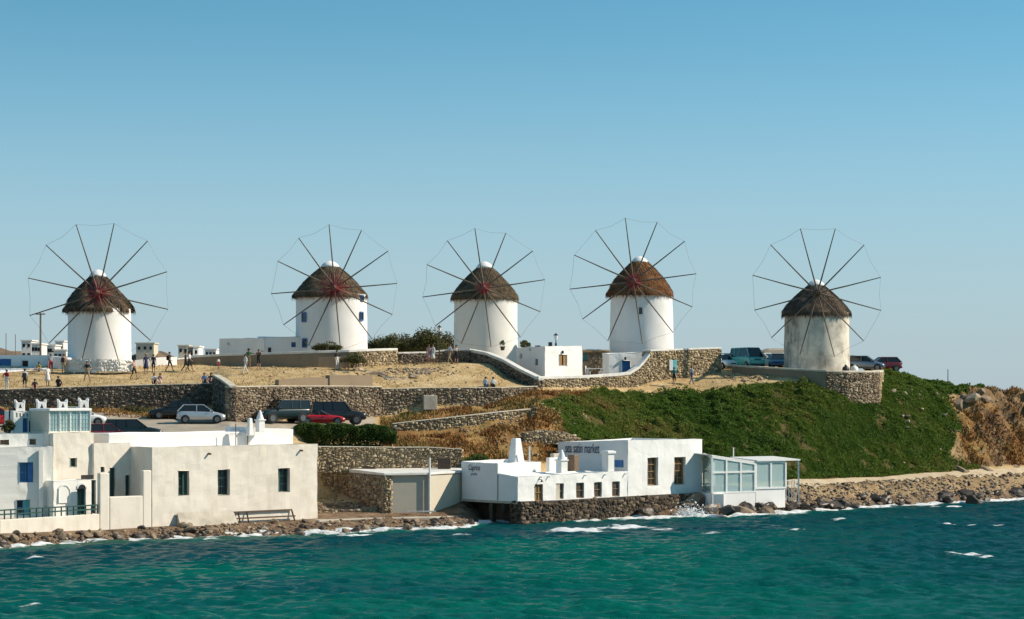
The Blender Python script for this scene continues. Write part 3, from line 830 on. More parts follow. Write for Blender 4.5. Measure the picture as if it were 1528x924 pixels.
def stone_wall(name, label, pts, tops, bots, thick=0.5, size=0.34, stone='stone', mortar='mortar', coping=None, cop_h=0.12, cop_over=0.05, group=None, seed=1, cat='stone wall', closed_ends=True):
    """rubble wall along a plan line; outside on the right-hand side going along it"""
    n = len(pts); root = empty(name, (pts[n // 2][0], pts[n // 2][1], bots[n // 2]), 0, label, cat, group)
    O = root.location
    offs = []
    for i in range(n):
        t = Vector((0, 0))
        if i > 0: t += (Vector(pts[i]) - Vector(pts[i - 1])).normalized()
        if i < n - 1: t += (Vector(pts[i + 1]) - Vector(pts[i])).normalized()
        t.normalize(); offs.append(Vector((-t.y, t.x)))
    inn = [(pts[i][0] + offs[i].x * thick, pts[i][1] + offs[i].y * thick) for i in range(n)]
    mb = MB()
    for i in range(n - 1):
        j = i + 1
        a, b = pts[i], pts[j]; c, d = inn[j], inn[i]
        mb.quad((*a, bots[i]), (*b, bots[j]), (*b, tops[j]), (*a, tops[i]))
        mb.quad((*c, bots[j]), (*d, bots[i]), (*d, tops[i]), (*c, tops[j]))
        mb.quad((*a, tops[i]), (*b, tops[j]), (*c, tops[j]), (*d, tops[i]))
    mb.quad((*inn[0], bots[0]), (*pts[0], bots[0]), (*pts[0], tops[0]), (*inn[0], tops[0]))
    mb.quad((*pts[-1], bots[-1]), (*inn[-1], bots[-1]), (*inn[-1], tops[-1]), (*pts[-1], tops[-1]))
    mb.build('core', M[mortar], root, offset=O)
    segs = [(pts[i], pts[i + 1], tops[i], tops[i + 1], bots[i], bots[i + 1]) for i in range(n - 1)]
    if closed_ends:
        segs.append((inn[0], pts[0], tops[0], tops[0], bots[0], bots[0]))
        segs.append((pts[-1], inn[-1], tops[-1], tops[-1], bots[-1], bots[-1]))
    if size:
        V, Fq = stone_pieces(segs, size, seed)
        V = np.array(V) - np.array(O)
        st = np_mesh('stones', V, Fq, M[stone], root); st['kind'] = 'stuff'
    if coping:
        cb = MB()
        o2 = cop_over
        for i in range(n - 1):
            j = i + 1
            def E(k, out): return ((pts[k][0] - offs[k].x * o2, pts[k][1] - offs[k].y * o2) if out else (inn[k][0] + offs[k].x * o2, inn[k][1] + offs[k].y * o2))
            a, b, c, d = E(i, 1), E(j, 1), E(j, 0), E(i, 0)
            h0, h1 = tops[i] + 0.003, tops[j] + 0.003
            for lo, hi in ((0, cop_h),):
                cb.quad((*a, h0), (*b, h1), (*b, h1 + hi), (*a, h0 + hi))
                cb.quad((*c, h1), (*d, h0), (*d, h0 + hi), (*c, h1 + hi))
                cb.quad((*a, h0 + hi), (*b, h1 + hi), (*c, h1 + hi), (*d, h0 + hi))
            if i == 0: cb.quad((*d, h0), (*a, h0), (*a, h0 + cop_h), (*d, h0 + cop_h))
            if i == n - 2: cb.quad((*b, h1), (*c, h1), (*c, h1 + cop_h), (*b, h1 + cop_h))
        cb.build('coping', M[coping], root, weld=True, bevel=0.03, offset=O)
    return root

# ------------------------------------------------------------------ leaves and blades
def leaf_quads(C, size, rg, up=0.3, slim=0.45, outward=None):
    """rhombic leaves at points C (n,3)"""
    n = len(C)
    u = rg.normal(size=(n, 3)); u[:, 2] = u[:, 2] * 0.7 + up
    if outward is not None: u += outward
    u /= np.linalg.norm(u, axis=1, keepdims=True) + 1e-9
    w = rg.normal(size=(n, 3)); v = np.cross(u, w); v /= np.linalg.norm(v, axis=1, keepdims=True) + 1e-9
    l = rg.uniform(size[0], size[1], (n, 1))
    V = np.stack([C - u * l * .5, C + v * l * slim * .5, C + u * l * .5, C - v * l * slim * .5], 1).reshape(-1, 3)
    Fq = np.arange(4 * n).reshape(-1, 4)
    return V, Fq
def blade_tris(C, h, rg, lean=0.35, width=0.05):
    n = len(C)
    a = rg.uniform(0, 6.283, n); hh = rg.uniform(h[0], h[1], n)
    s = np.stack([np.cos(a), np.sin(a), np.zeros(n)], -1) * (width * rg.uniform(.6, 1.5, n))[:, None]
    tip = C + np.stack([rg.normal(0, lean, n) * hh, rg.normal(0, lean, n) * hh, hh], -1)
    V = np.stack([C - s, C + s, tip], 1).reshape(-1, 3)
    return V, np.arange(3 * n).reshape(-1, 3)
def crown_points(c, rad, n, rg, clumps=14, fill=0.35):
    """points spread in clumps over an uneven ellipsoid crown"""
    cl = rg.normal(size=(clumps, 3)); cl /= np.linalg.norm(cl, axis=1, keepdims=True)
    cl *= rg.uniform(0.35, 0.85, (clumps, 1)); cl[:, 2] = np.abs(cl[:, 2]) * 1.0 - 0.25
    idx = rg.integers(0, clumps, n)
    p = rg.normal(size=(n, 3)); p /= np.linalg.norm(p, axis=1, keepdims=True)
    p *= (rg.uniform(0.25, 1.0, (n, 1)) ** 0.5) * fill * rg.uniform(.7, 1.3, clumps)[idx][:, None]
    q = cl[idx] + p
    return np.array(c) + q * np.array(rad)
# ------------------------------------------------------------------ the white house on the left shore
W_green = dict(frame=M['green_paint'], pane=M['glass'], nv=2, nh=3, fw=0.08, ib=0.05)
W_blue = dict(frame=M['blue_paint'], pane=M['glass_blue'], nv=2, nh=2, fw=0.09, ib=0.06)
D_green = dict(kind='door', frame=M['green_paint'], pane=M['green_paint'], solid=True, nv=1, nh=2, fw=0.1)
D_blue = dict(kind='door', frame=M['blue_paint'], pane=M['blue_paint'], solid=True, nv=2, nh=1, fw=0.1)
D_wood = dict(kind='door', frame=M['wood'], pane=M['wood'], solid=True, nv=2, nh=2, fw=0.1)
M['glass_brown'] = mat_glass('window_glass_brown', (0.085, 0.055, 0.032), .15)
W_wood = dict(frame=M['wood'], pane=M['glass_brown'], nv=2, nh=4, fw=0.13, ib=0.10)
W_dark = dict(frame=M['brown_paint'], pane=M['glass_brown'], nv=1, nh=2, fw=0.10, ib=0.08)
W_small = dict(frame=M['teal_paint'], pane=M['glass'], nv=1, nh=1, fw=0.05)

S0, S1 = XY(149, 142.0), XY(474, 154.0)            # the line of the sea front
A0 = pt_on(227, S0, S1)
house = empty('white_house', (*A0, 0.6), 0, 'long cream white house with three shuttered windows above the shore rocks', 'house')
O = house.location
planA = quad_plan(A0, S1, 6.5)
block(house, 'wall', planA, 0.3, [6.0, 6.02, 6.0, 6.0], M['cream'], O, {0: [
    (266, 282.5, 702, 739, dict(W_green, shut='r', shut_w=.45)), (325, 343, 701, 739, W_green), (415, 432.5, 699, 734, dict(W_green, shut='l', shut_w=.35))]}, depth=.4, parapet=0.25, bevel=.09)
# upper, set back part of the roof
R0, R1 = back(S0, S1, pt_on(196, S0, S1), 2.9), back(S0, S1, pt_on(462, S0, S1), 2.9)
block(house, 'upper_wall', quad_plan(R0, R1, 3.4), 5.7, [6.9, 6.9, 6.9, 6.9], M['white_b'], O, parapet=0.2)
Q0, Q1 = pt_on(367, R0, R1), pt_on(436, R0, R1)
Q0 = back(R0, R1, Q0, -.25); Q1 = back(R0, R1, Q1, -.25)
block(house, 'roof_room', quad_plan(Q0, Q1, 3.0), 5.75, [7.25, 7.05, 7.1, 7.25], M['white_b'], O, parapet=0.0, bevel=0.22)
# chimneys of the roof room
def chimney(root, O, px, d, py0, py1, w, mat, cap):
    x, y = XY(px, d); z0, z1 = ZZ(py1, d), ZZ(py0, d); mb = MB()
    if cap == 'cone':
        hb = z0 + (z1 - z0) * .52
        mb.box((x, y, (z0 + hb) / 2), (w, w, hb - z0), .7)
        c = mb.build('chimney', mat, root, bevel=.03, offset=O)
        k = MB(); k.box((x, y, hb + .05), (w * 1.25, w * 1.25, .1), .7)
        k.lathe((x, y, hb + .1), [(w * .55, 0), (w * .5, .1), (w * .12, z1 - hb - .12), (0.02, z1 - hb - .1)], 12)
        k.build('chimney_cap', mat, c, bevel=.02, offset=O)
    elif cap == 'rim':
        mb.box((x, y, (z0 + z1) / 2), (w, w, z1 - z0), .7)
        c = mb.build('chimney', mat, root, bevel=.05, offset=O)
        k = MB(); k.box((x, y, z1 - .14), (w * 1.3, w * 1.3, .2), .7); k.build('chimney_cap', mat, c, bevel=.04, offset=O)
        k = MB(); k.box((x, y, z1 - .03), (w * .6, w * .6, .04), .7); k.build('flue', M['dark'], c, offset=O)
    else:
        mb.box((x, y, (z0 + z1) / 2), (w, w, z1 - z0), .7, taper=.55)
        c = mb.build('chimney', mat, root, bevel=.05, offset=O)
    return c
chimney(house, O, 388, 153.2, 612, 645, .5, M['white_b'], 'cone')
chimney(house, O, 373, 152.2, 624, 650, .45, M['white_b'], 'taper')
# left end wing behind the courtyard
E1 = back(S0, S1, pt_on(227, S0, S1), 2.69); E0 = pt_on(140, E1, back(S0, S1, pt_on(149, S0, S1), 2.69))
block(house, 'wing_wall', quad_plan(E0, E1, 3.0), 0.8, [6.27, 6.27, 6.27, 6.27], M['cream'], O, {0: [
    (164, 172.5, 698, 742, dict(D_green)), (187, 194, 709, 742, D_green), (150, 156, 697, 704, W_green)]}, parapet=0.1)
for px, py in ((311, 677), (448, 672)):
    s, d = on_line(px, S0, S1); p = along(S0, S1, s, .0, ZZ(py, d)); q = along(S0, S1, s, .28, ZZ(py, d) - .03)
    mb = MB(); mb.tube([p, q], [.07, .07], 8); mb.build('waterspout', M['wood_dark'], house, offset=O)
mb = MB(); s, d = on_line(366, R0, R1); p = along(R0, R1, s, .3, 0); mb.tube([(p[0], p[1], 5.9), (p[0], p[1], 8.3)], .045, 6)
mb.build('vent_pipe', M['wood_grey'], house, offset=O)
mb = MB(); s, d = on_line(341, R0, R1); p = along(R0, R1, s, .9, 0)
mb.tube([(p[0], p[1], 5.8), (p[0], p[1], 7.5)], .03, 6)
for k in range(5): mb.bar((p[0] - .45 + .04 * k, p[1], 6.7 + .12 * k), (p[0] + .45 - .04 * k, p[1], 6.7 + .12 * k), .02)
mb.build('aerial', M['metal_dark'], house, offset=O)

# courtyard wall on the sea front
def strip_wall(name, label, cat, A, B, parts, thick, mat, zb=0.2, bevel=0.07):
    r = empty(name, (*A, zb), 0, label, cat); O = r.location
    mb = MB()
    for (p0, p1, py0) in parts:
        a, b = pt_on(p0, A, B), pt_on(p1, A, B)
        z0 = ZZ(py0, a[1]); z1 = ZZ(py0, b[1]) if not isinstance(py0, tuple) else 0
        q = quad_plan(a, b, thick); zt = max(z0, z1)
        wall = MB(); wall.prism(q, zb, zt); wall.build('wall', mat, r, bevel=bevel, offset=O)
    return r
strip_wall('courtyard_wall', 'stepped cream wall closing a courtyard beside the long house', 'wall', S0, S1, [(149, 163.5, 706), (163.6, 213.5, 741.5), (213.6, 226.4, 702)], .38, M['cream'])

# left neighbour with the balcony
houseB = empty('white_house', (*XY(40, 146), 1.0), 0, 'white house with a blue window above a railed seaside terrace', 'house')
O = houseB.location
EL0, EL1 = back(S0, S1, S0, 2.95), back(S0, S1, S1, 2.95)
B1 = XY(79, pt_on(79, EL0, EL1)[1] - .7); B0 = (B1[0] - 16 * .92, B1[1] - 16 * .39)
block(houseB, 'wall', quad_plan(B0, B1, 4.5), 0.8, 6.1, M['white'], O, {0: [(29, 50, 690, 720, dict(W_blue, shut='r', shut_w=.4, shut_mat=M['blue_paint'])), (24.5, 45.5, 746, 769, dict(W_blue, pane=M['glass'], shut='r', shut_mat=M['teal_paint']))]}, parapet=0.25)
b_a, b_b = pt_on(57, B0, B1), pt_on(63, B0, B1); mb = MB(); mb.prism(quad_plan(back(B0, B1, b_a, -.3), back(B0, B1, b_b, -.3), .28), 0.8, 5.9); mb.build('buttress', M['white'], houseB, offset=O)
C0, C1 = pt_on(79.3, EL0, EL1), pt_on(139.7, EL0, EL1)
block(houseB, 'lit_wall', quad_plan(C0, C1, 4.0), 0.8, [7.0, 7.0, 7.0, 7.0], M['cream'], O, {0: [(105, 114, 684, 696, dict(W_green, nv=2, nh=2))]}, parapet=0.2)
D0, D1 = back(S0, S1, pt_on(105, S0, S1), 1.5), back(S0, S1, pt_on(163, S0, S1), 1.5)
D0 = pt_on(79.6, D0, D1); D1 = pt_on(148.2, D0, D1)
dn = dict(kind='door', frame=M['green_paint'], pane=M['green_paint'], solid=True, nv=2, nh=1, fw=.09)
block(houseB, 'porch_wall', quad_plan(D0, D1, 1.35), 0.8, [3.88, 3.88, 3.88, 3.88], M['white'], O, {0: [(114.5, 128, 729, 768, dn), (136.5, 143.5, 716, 766, D_green)]}, parapet=0.08)
# fanlight over the arched door, and a blind arch beside it
def arch(px0, px1, py0, py1, name, mat, inner):
    s0, d = on_line(px0, D0, D1); s1, _ = on_line(px1, D0, D1); zt, zb = ZZ(py0, d), ZZ(py1, d); r = (s1 - s0) / 2; m = (s0 + s1) / 2
    mb = MB(); n = 10
    pts = [(m + r * math.cos(math.pi * k / n), zt - r + r * math.sin(math.pi * k / n)) for k in range(n + 1)]
    if zb < zt - r - .01: pts = [(s1, zb)] + pts + [(s0, zb)]
    for k in range(len(pts) - 1):
        mb.bar(along(D0, D1, pts[k][0], .05, pts[k][1]), along(D0, D1, pts[k + 1][0], .05, pts[k + 1][1]), .10, .10)
    o = mb.build(name, mat, houseB, offset=O)
    p = MB(); p.poly([along(D0, D1, q[0], .055, q[1]) for q in pts]); p.build('panel', inner, o, offset=O)
arch(114.5, 128, 722, 728.5, 'fanlight', M['white_paint'], M['glass'])
arch(86.5, 103.5, 724, 751, 'blind_arch', M['white'], M['white'])
# upper storey behind
U0, U1 = back(B0, B1, B0, 1.6), back(B0, B1, B1, 1.6)
block(houseB, 'upper_wall', quad_plan(U0, U1, 4.0), 5.6, 6.95, M['white'], O, {0: [(0, 14, 656, 664, dict(W_dark)), (44, 54, 655, 664, W_dark)]}, parapet=0.2)
V0, V1 = XY(20, 144.6), XY(70, 145.6)
block(houseB, 'terrace_room', quad_plan(V0, V1, 2.6), 6.4, [8.45, 8.45, 8.45, 8.45], M['white'], O, {0: [(34, 42, 624, 645, dict(D_blue)), (43, 51, 628, 645, dict(D_blue, pane=M['dark']))] + [(24 + 5.2 * k, 26.2 + 5.2 * k, 616, 622.5, dict(frame=M['white_paint'], pane=M['dark'], fw=.03)) for k in range(5)]}, parapet=0.12)
# horned turrets on the roof
for px, d, py0, py1 in ((29.5, 145.8, 599, 613), (61.5, 146.6, 598, 613), (93, 146.8, 598, 612), (124.5, 147.8, 596, 612)):
    x, y = XY(px, d); z0, z1 = ZZ(py1, d) - .1, ZZ(py0, d); w = .62
    mb = MB(); mb.box((x, y, (z0 + z1) / 2 - .04), (w, w, z1 - z0 - .08), .35)
    t = mb.build('chimney', M['white_b'], houseB, bevel=.04, offset=O)
    for a in range(4):
        an = .35 + math.pi / 4 + a * math.pi / 2
        hx, hy = x + math.cos(an) * w * .62, y + math.sin(an) * w * .62
        k = MB(); k.tube([(x + math.cos(an) * w * .5, y + math.sin(an) * w * .5, z1 - .14), (hx, hy, z1 - .02), (hx + math.cos(an) * .06, hy + math.sin(an) * .06, z1 + .12)], [.09, .07, .02], 6)
        k.build('horn', M['white_b'], t, offset=O)
    k = MB(); n = (math.sin(.35), -math.cos(.35)); q = (x + n[0] * (w / 2 + .004), y + n[1] * (w / 2 + .004)); tx = (math.cos(.35) * .11, math.sin(.35) * .11)
    k.poly([(q[0] - tx[0], q[1] - tx[1], z0 + .28), (q[0] + tx[0], q[1] + tx[1], z0 + .28), (q[0], q[1], z0 + .58)]); k.build('smoke_hole', M['dark'], t, offset=O)
# glazed sun room
G0 = back(S0, S1, pt_on(100, S0, S1), 3.4); G1 = back(S0, S1, pt_on(160, S0, S1), 3.4); G0, G1 = pt_on(72, G0, G1), pt_on(135.5, G0, G1)
planG = quad_plan(G0, G1, 2.4)
sunroom = empty('sun_room', (*G0, 6.5), 0, 'white framed sun room with gridded panes on the house roof', 'conservatory')
Og = sunroom.location
mb = MB(); mb.prism(planG, 5.8, ZZ(644, 143.5)); mb.build('base_wall', M['cream'], sunroom, bevel=.05, offset=Og)
zb, zt = ZZ(644, 143.5), ZZ(613.5, 143.5)
mb = MB(); mb.prism(quad_plan(back(G0, G1, G0, -.15), back(G0, G1, G1, -.15), 2.7), zt, zt + .17); mb.build('roof', M['white_b'], sunroom, bevel=.03, offset=Og)
Lg = math.hypot(G1[0] - G0[0], G1[1] - G0[1])
for k in range(5):
    s = .06 + (Lg - .12) * k / 4; p = along(G0, G1, s, -.06)
    mb = MB(); mb.bar((p[0], p[1], zb), (p[0], p[1], zt), .15, .12); mb.build('post', M['white_paint'], sunroom, offset=Og)
for k in range(4):
    s0 = .06 + (Lg - .12) * k / 4 + .08; s1 = .06 + (Lg - .12) * (k + 1) / 4 - .08
    mb = MB()
    for i in range(4):
        s = s0 + (s1 - s0) * i / 3; mb.bar(along(G0, G1, s, -.07, zb), along(G0, G1, s, -.07, zt), .035)
    for i in range(6):
        z = zb + (zt - zb) * i / 5; mb.bar(along(G0, G1, s0, -.07, z), along(G0, G1, s1, -.07, z), .035)
    f = mb.build('window', M['teal_pale'], sunroom, offset=Og)
    p = MB(); p.prism([along(G0, G1, s0, -.09)[:2], along(G0, G1, s1, -.09)[:2], along(G0, G1, s1, -.10)[:2], along(G0, G1, s0, -.10)[:2]], zb, zt); p.build('pane', M['clear'], f, offset=Og)
mb = MB(); a, b = planG[3], planG[2]
mb.quad((*a, zb), (*b, zb), (*b, zt), (*a, zt)); mb.quad((*planG[0], zb), (*planG[3], zb), (*planG[3], zt), (*planG[0], zt)); mb.build('back_wall', M['beige'], sunroom, offset=Og)
# terrace front wall with its railing
T0, T1 = XY(-230, 126.0), XY(0, 135.2)
T2 = XY(148.6, 141.9)
terr = empty('terrace_wall', (*T1, .5), 0, 'low cream terrace wall with dark green railing over the rocks', 'wall'); Ot = terr.location
for a, b in ((T0, T1), (T1, T2)):
    mb = MB(); mb.prism(quad_plan(a, b, .4), .2, 1.66); mb.build('wall', M['cream'], terr, weld=True, bevel=.05, offset=Ot)
mb = MB(); q = quad_plan(back(T1, T2, T1, .41), back(T1, T2, T2, .41), 7.5)
mb.prism(q, .2, 1.45); mb.build('floor', M['concrete'], terr, offset=Ot)
def rail(root, A, B, z0, h, mat, O, step=.5, mid=2, w=.075):
    L = math.hypot(B[0] - A[0], B[1] - A[1]); n = max(2, int(L / step))
    for i in range(n + 1):
        p = along(A, B, L * i / n); mb = MB(); mb.bar((p[0], p[1], z0), (p[0], p[1], z0 + h), w); mb.build('post', mat, root, offset=O)
    for k in range(mid):
        z = z0 + h * (1 - k / max(mid, 1) * .9) - .01
        mb = MB(); mb.bar((*A, z), (*B, z), w * 1.15); mb.build('rail', mat, root, offset=O)
rail(terr, back(T1, T2, T0, .2), back(T1, T2, T1, .2), 1.66, .6, M['green_paint'], Ot)
rail(terr, back(T1, T2, T1, .2), back(T1, T2, T2, .2), 1.66, .6, M['green_paint'], Ot)
# slab and wooden frame leaning on the sea front
sl = empty('concrete_ramp', (*pt_on(300, S0, S1), .6), 0, 'beige concrete slab leaning against the foot of the long house', 'slab'); Os = sl.location
s0, d0 = on_line(261, S0, S1); s1, d1 = on_line(346, S0, S1)
z0, z1 = .45, ZZ(765.5, d0 - .3)
mb = MB()
a = [along(S0, S1, s0 - .1, .95, z0), along(S0, S1, s1, .95, z0 - .02), along(S0, S1, s1, .12, z1), along(S0, S1, s0 + .1, .12, z1)]
mb.poly(a); mb.poly([along(S0, S1, s0 - .1, .95, z0), along(S0, S1, s0 + .1, .12, z1), along(S0, S1, s0 + .1, .02, z0 - .2)]); mb.poly([along(S0, S1, s1, .12, z1), along(S0, S1, s1, .95, z0), along(S0, S1, s1, .02, z0 - .2)])
mb.build('slab', M['concrete'], sl, offset=Os)
fr = empty('wooden_frame', (*pt_on(390, S0, S1), .6), 0, 'thin brown wooden frame propped against the long house', 'frame'); Os = fr.location
s0, d0 = on_line(347, S0, S1); s1, d1 = on_line(437, S0, S1)
def fp(s, u): return along(S0, S1, s, .42 - .30 * u, .50 + .88 * u)
for name, sa, ua, sb, ub in [('rail', s0, 0, s1, .0), ('rail', s0 + .1, .5, s1, .5), ('rail', s0, 1, s1 - .2, 1), ('bar', s0, 0, s0, 1), ('bar', s0 + .38, 0, s0 + .38, 1), ('bar', s0 + 1.1, 0, s0 + 1.1, 1), ('bar', s1 - .1, 0, s1 - .2, 1)]:
    mb = MB(); mb.bar(fp(sa, ua), fp(sb, ub), .10); mb.build(name, M['wood_dark'], fr, offset=Os)

# ------------------------------------------------------------------ the restaurant on its sea wall
K0, K1 = XY(772.5, 157.6), XY(1047.5, 171.6)
rest = empty('beach_restaurant', (*K0, 1.7), 0, 'white seaside restaurant lettered on its walls, standing on a stone sea wall', 'restaurant')
O = rest.location
low1 = pt_on(936.5, K0, K1)
zb = 1.68
block(rest, 'low_wall', quad_plan(K0, low1, 2.16), zb, [3.5, 3.66, 3.66, 3.72], M['white_b'], O, {0: [
    (798, 810.5, 722.5, 748, dict(D_wood, kind='door')), (829.5, 841.5, 721.5, 745, dict(W_dark, shut='l', shut_w=.55, shut_mat=M['coping'])), (859.5, 871.5, 720.5, 743.5, W_dark), (886.5, 898, 719.5, 742, W_dark), (913.5, 925, 718.5, 741, W_dark)]}, depth=.22, parapet=0.05, rim=.2)
L0 = back(K0, K1, K0, 2.17); L1 = back(K0, K1, pt_on(838, K0, K1), 2.17)
block(rest, 'side_wall', quad_plan(L0, L1, 4.0), zb, [4.46, 4.46, 4.6, 4.5], M['white_b'], O, parapet=0.25, rim=.22)
N0 = back(K0, K1, pt_on(838.5, K0, K1), 2.2); N1 = back(K0, K1, pt_on(936, K0, K1), 2.2)
block(rest, 'terrace_floor', quad_plan(N0, N1, 5.4), zb, [3.5] * 4, M['white'], O, parapet=0.0, bevel=.02)
H0, H1 = low1, K1
block(rest, 'tall_wall', quad_plan((H0[0] + .02, H0[1] + .02), H1, 7.7), zb, [6.03, 5.98, 5.95, 5.75], M['white_b'], O, {0: [(966, 982, 683, 724.5, W_wood), (1006, 1023, 682, 723.5, W_wood)]}, depth=.35, parapet=0.2)
# terrace parapets and odds and ends behind the low roof
def slab(root, name, px0, px1, dep, z0, z1, mat, th=.2, ref=(K0, K1)):
    a = back(*ref, pt_on(px0, *ref), dep); b = back(*ref, pt_on(px1, *ref), dep); mb = MB(); mb.prism(quad_plan(a, b, th), z0, z1); return mb.build(name, mat, root, bevel=.03, offset=O)
slab(rest, 'parapet', 853, 880, 2.4, 3.5, 4.75, M['white_b'], .35)
slab(rest, 'parapet', 868, 880, 2.38, 3.6, 4.55, M['beige'], .02)
slab(rest, 'parapet', 880, 893, 3.9, 3.5, 5.0, M['beige'], .4)
slab(rest, 'cupboard', 893, 900, 2.6, 3.5, 4.9, M['brown_paint'], .7)
chimney(rest, O, 838, 161.8, 671, 706, .62, M['white_b'], 'cone')
chimney(rest, O, 907.5, 164.8, 672.5, 704, .68, M['white_b'], 'rim')
chimney(rest, O, 770, 163.0, 654, 691, .95, M['white_b'], 'taper')
mb = MB(); p = XY(790, 162.5); mb.tube([(p[0], p[1], 4.2), (p[0], p[1], ZZ(666, 162.5))], .06, 8); mb.build('vent_pipe', M['white_paint'], rest, offset=O)
for k, px in enumerate((806, 818, 872, 902, 932)):
    s, d = on_line(px, K0, K1); p = along(K0, K1, s, 0, 3.45); q = along(K0, K1, s, .22, 3.42); mb = MB(); mb.tube([p, q], .05, 6); mb.build('waterspout', M['white_b'], rest, offset=O)
s, d = on_line(804.5, K0, K1); mb = MB(); p = along(K0, K1, s, .0, ZZ(715, d)); q = along(K0, K1, s, .3, ZZ(716, d)); mb.tube([p, q], .03, 6)
mb.lathe((q[0], q[1], q[2] - .14), [(.02, .14), (.06, .12), (.12, 0), (.1, -.02)], 10); mb.build('wall_lamp', M['metal_dark'], rest, offset=O)
# lettering on the shaded side walls
def lettering(root, text, A, B, px0, px1, py0, py1, mat, O, shear=0.0):
    cu = bpy.data.curves.new('lettering', 'FONT'); cu.body = text; cu.size = 1.0; cu.extrude = 0.004; cu.shear = shear
    tmp = bpy.data.objects.new('tmp', cu); COL.objects.link(tmp)
    dg = bpy.context.evaluated_depsgraph_get(); me = bpy.data.meshes.new_from_object(tmp.evaluated_get(dg))
    bpy.data.objects.remove(tmp)
    n = len(me.vertices); co = np.zeros(n * 3); me.vertices.foreach_get('co', co); co = co.reshape(-1, 3)
    x0, x1 = co[:, 0].min(), co[:, 0].max(); y0, y1 = co[:, 1].min(), co[:, 1].max()
    s0, d0 = on_line(px0, A, B); s1, d1 = on_line(px1, A, B); dm = (d0 + d1) / 2; zt, zb_ = ZZ(py0, dm), ZZ(py1, dm)
    out = np.zeros_like(co)
    for i in range(n):
        out[i] = along(A, B, s0 + (co[i, 0] - x0) / (x1 - x0) * (s1 - s0), .075 + co[i, 2], zb_ + (co[i, 1] - y0) / (y1 - y0) * (zt - zb_))
    out -= np.array(O)
    me.vertices.foreach_set('co', out.ravel().astype(np.float32)); me.materials.clear(); me.materials.append(mat); me.update()
    o = bpy.data.objects.new('lettering', me); COL.objects.link(o); o.parent = root
    return o
far = quad_plan((H0[0] + .02, H0[1] + .02), H1, 7.7)[3]
lettering(rest, 'sea satin market', far, (H0[0] + .02, H0[1] + .02), 844.5, 895, 661.5, 676, M['ink'], O)
sideB = quad_plan(L0, L1, 4.0)[3]
lettering(rest, 'Caprice', sideB, L0, 700, 717, 693.5, 704.5, M['ink'], O, .3)
mb = MB()
for k in range(7):
    s, d = on_line(704 + 1.3 * k, sideB, L0); mb.bar(along(sideB, L0, s, .06, ZZ(706, d)), along(sideB, L0, s, .06, ZZ(710.5 - (k % 3), d)), .035, .01)
mb.build('lettering', M['ink_pale'], rest, offset=O)
sq = empty('meter', (0, 0, 0)); bpy.data.objects.remove(sq)
K2 = back(K0, K1, K0, 2.16)
mb = MB(); s, d = on_line(751, K2, K0); mb.bar(along(K2, K0, s, .05, ZZ(751, d)), along(K2, K0, s, .05, ZZ(760, d)), .2, .1); mb.build('meter_box', M['metal_dark'], rest, offset=O)
mb = MB(); s, d = on_line(743, K2, K0); mb.tube([along(K2, K0, s, .04, 1.7), along(K2, K0, s, .04, 3.6)], .04, 6); mb.build('down_pipe', M['metal_grey'], rest, offset=O)
mb = MB(); fe = quad_plan((H0[0] + .02, H0[1] + .02), H1, 7.7)[3]; s, d = on_line(923, fe, H0); mb.bar(along(fe, H0, s - .5, .02, ZZ(692, d)), along(fe, H0, s + .5, .02, ZZ(692, d)), .04, .55); mb.build('hatch', M['blue_paint'], rest, offset=O)
# stone sea wall under it, dark undercroft on the left
kw0 = back(K0, K1, K0, -.35); kw1 = back(K0, K1, pt_on(1049, K0, K1), -.35)
mid = [along(kw0, kw1, math.hypot(kw1[0] - kw0[0], kw1[1] - kw0[1]) * u, .12 * math.sin(u * 9))[:2] for u in (0, .2, .4, .6, .8, 1)]
stone_wall('sea_wall', 'rough brown stone sea wall under the white restaurant', mid, [1.7, 1.66, 1.68, 1.7, 1.72, 1.7], [-.6] * 6, 1.2, .30, 'stone_sea', 'rock_wet', seed=11, cat='sea wall')
und = empty('undercroft', (*back(K0, K1, K0, 3), -.5), 0, 'black hollow under the lettered end wall of the restaurant', 'undercroft'); Ou = und.location
mb = MB(); k8 = back(K0, K1, pt_on(790, K0, K1), .5); mb.prism(quad_plan(k8, back(K0, K1, pt_on(803, K0, K1), .5), 6), -.6, 1.49); mb.build('back_wall', M['rock_wet'], und, offset=Ou)
mb = MB(); mb.prism(quad_plan(back(K0, K1, K0, 0.02), back(K0, K1, pt_on(800, K0, K1), 0.02), 6.2), 1.5, 1.675); mb.build('floor_slab', M['concrete'], und, offset=Ou)
for dep in (.15, 3.0, 5.8):
    p = back(K0, K1, (K0[0] + .2, K0[1] + .1), dep); mb = MB(); mb.box((p[0], p[1], .45), (.35, .35, 2.1), .7); mb.build('pier', M['rock_wet'], und, offset=Ou)

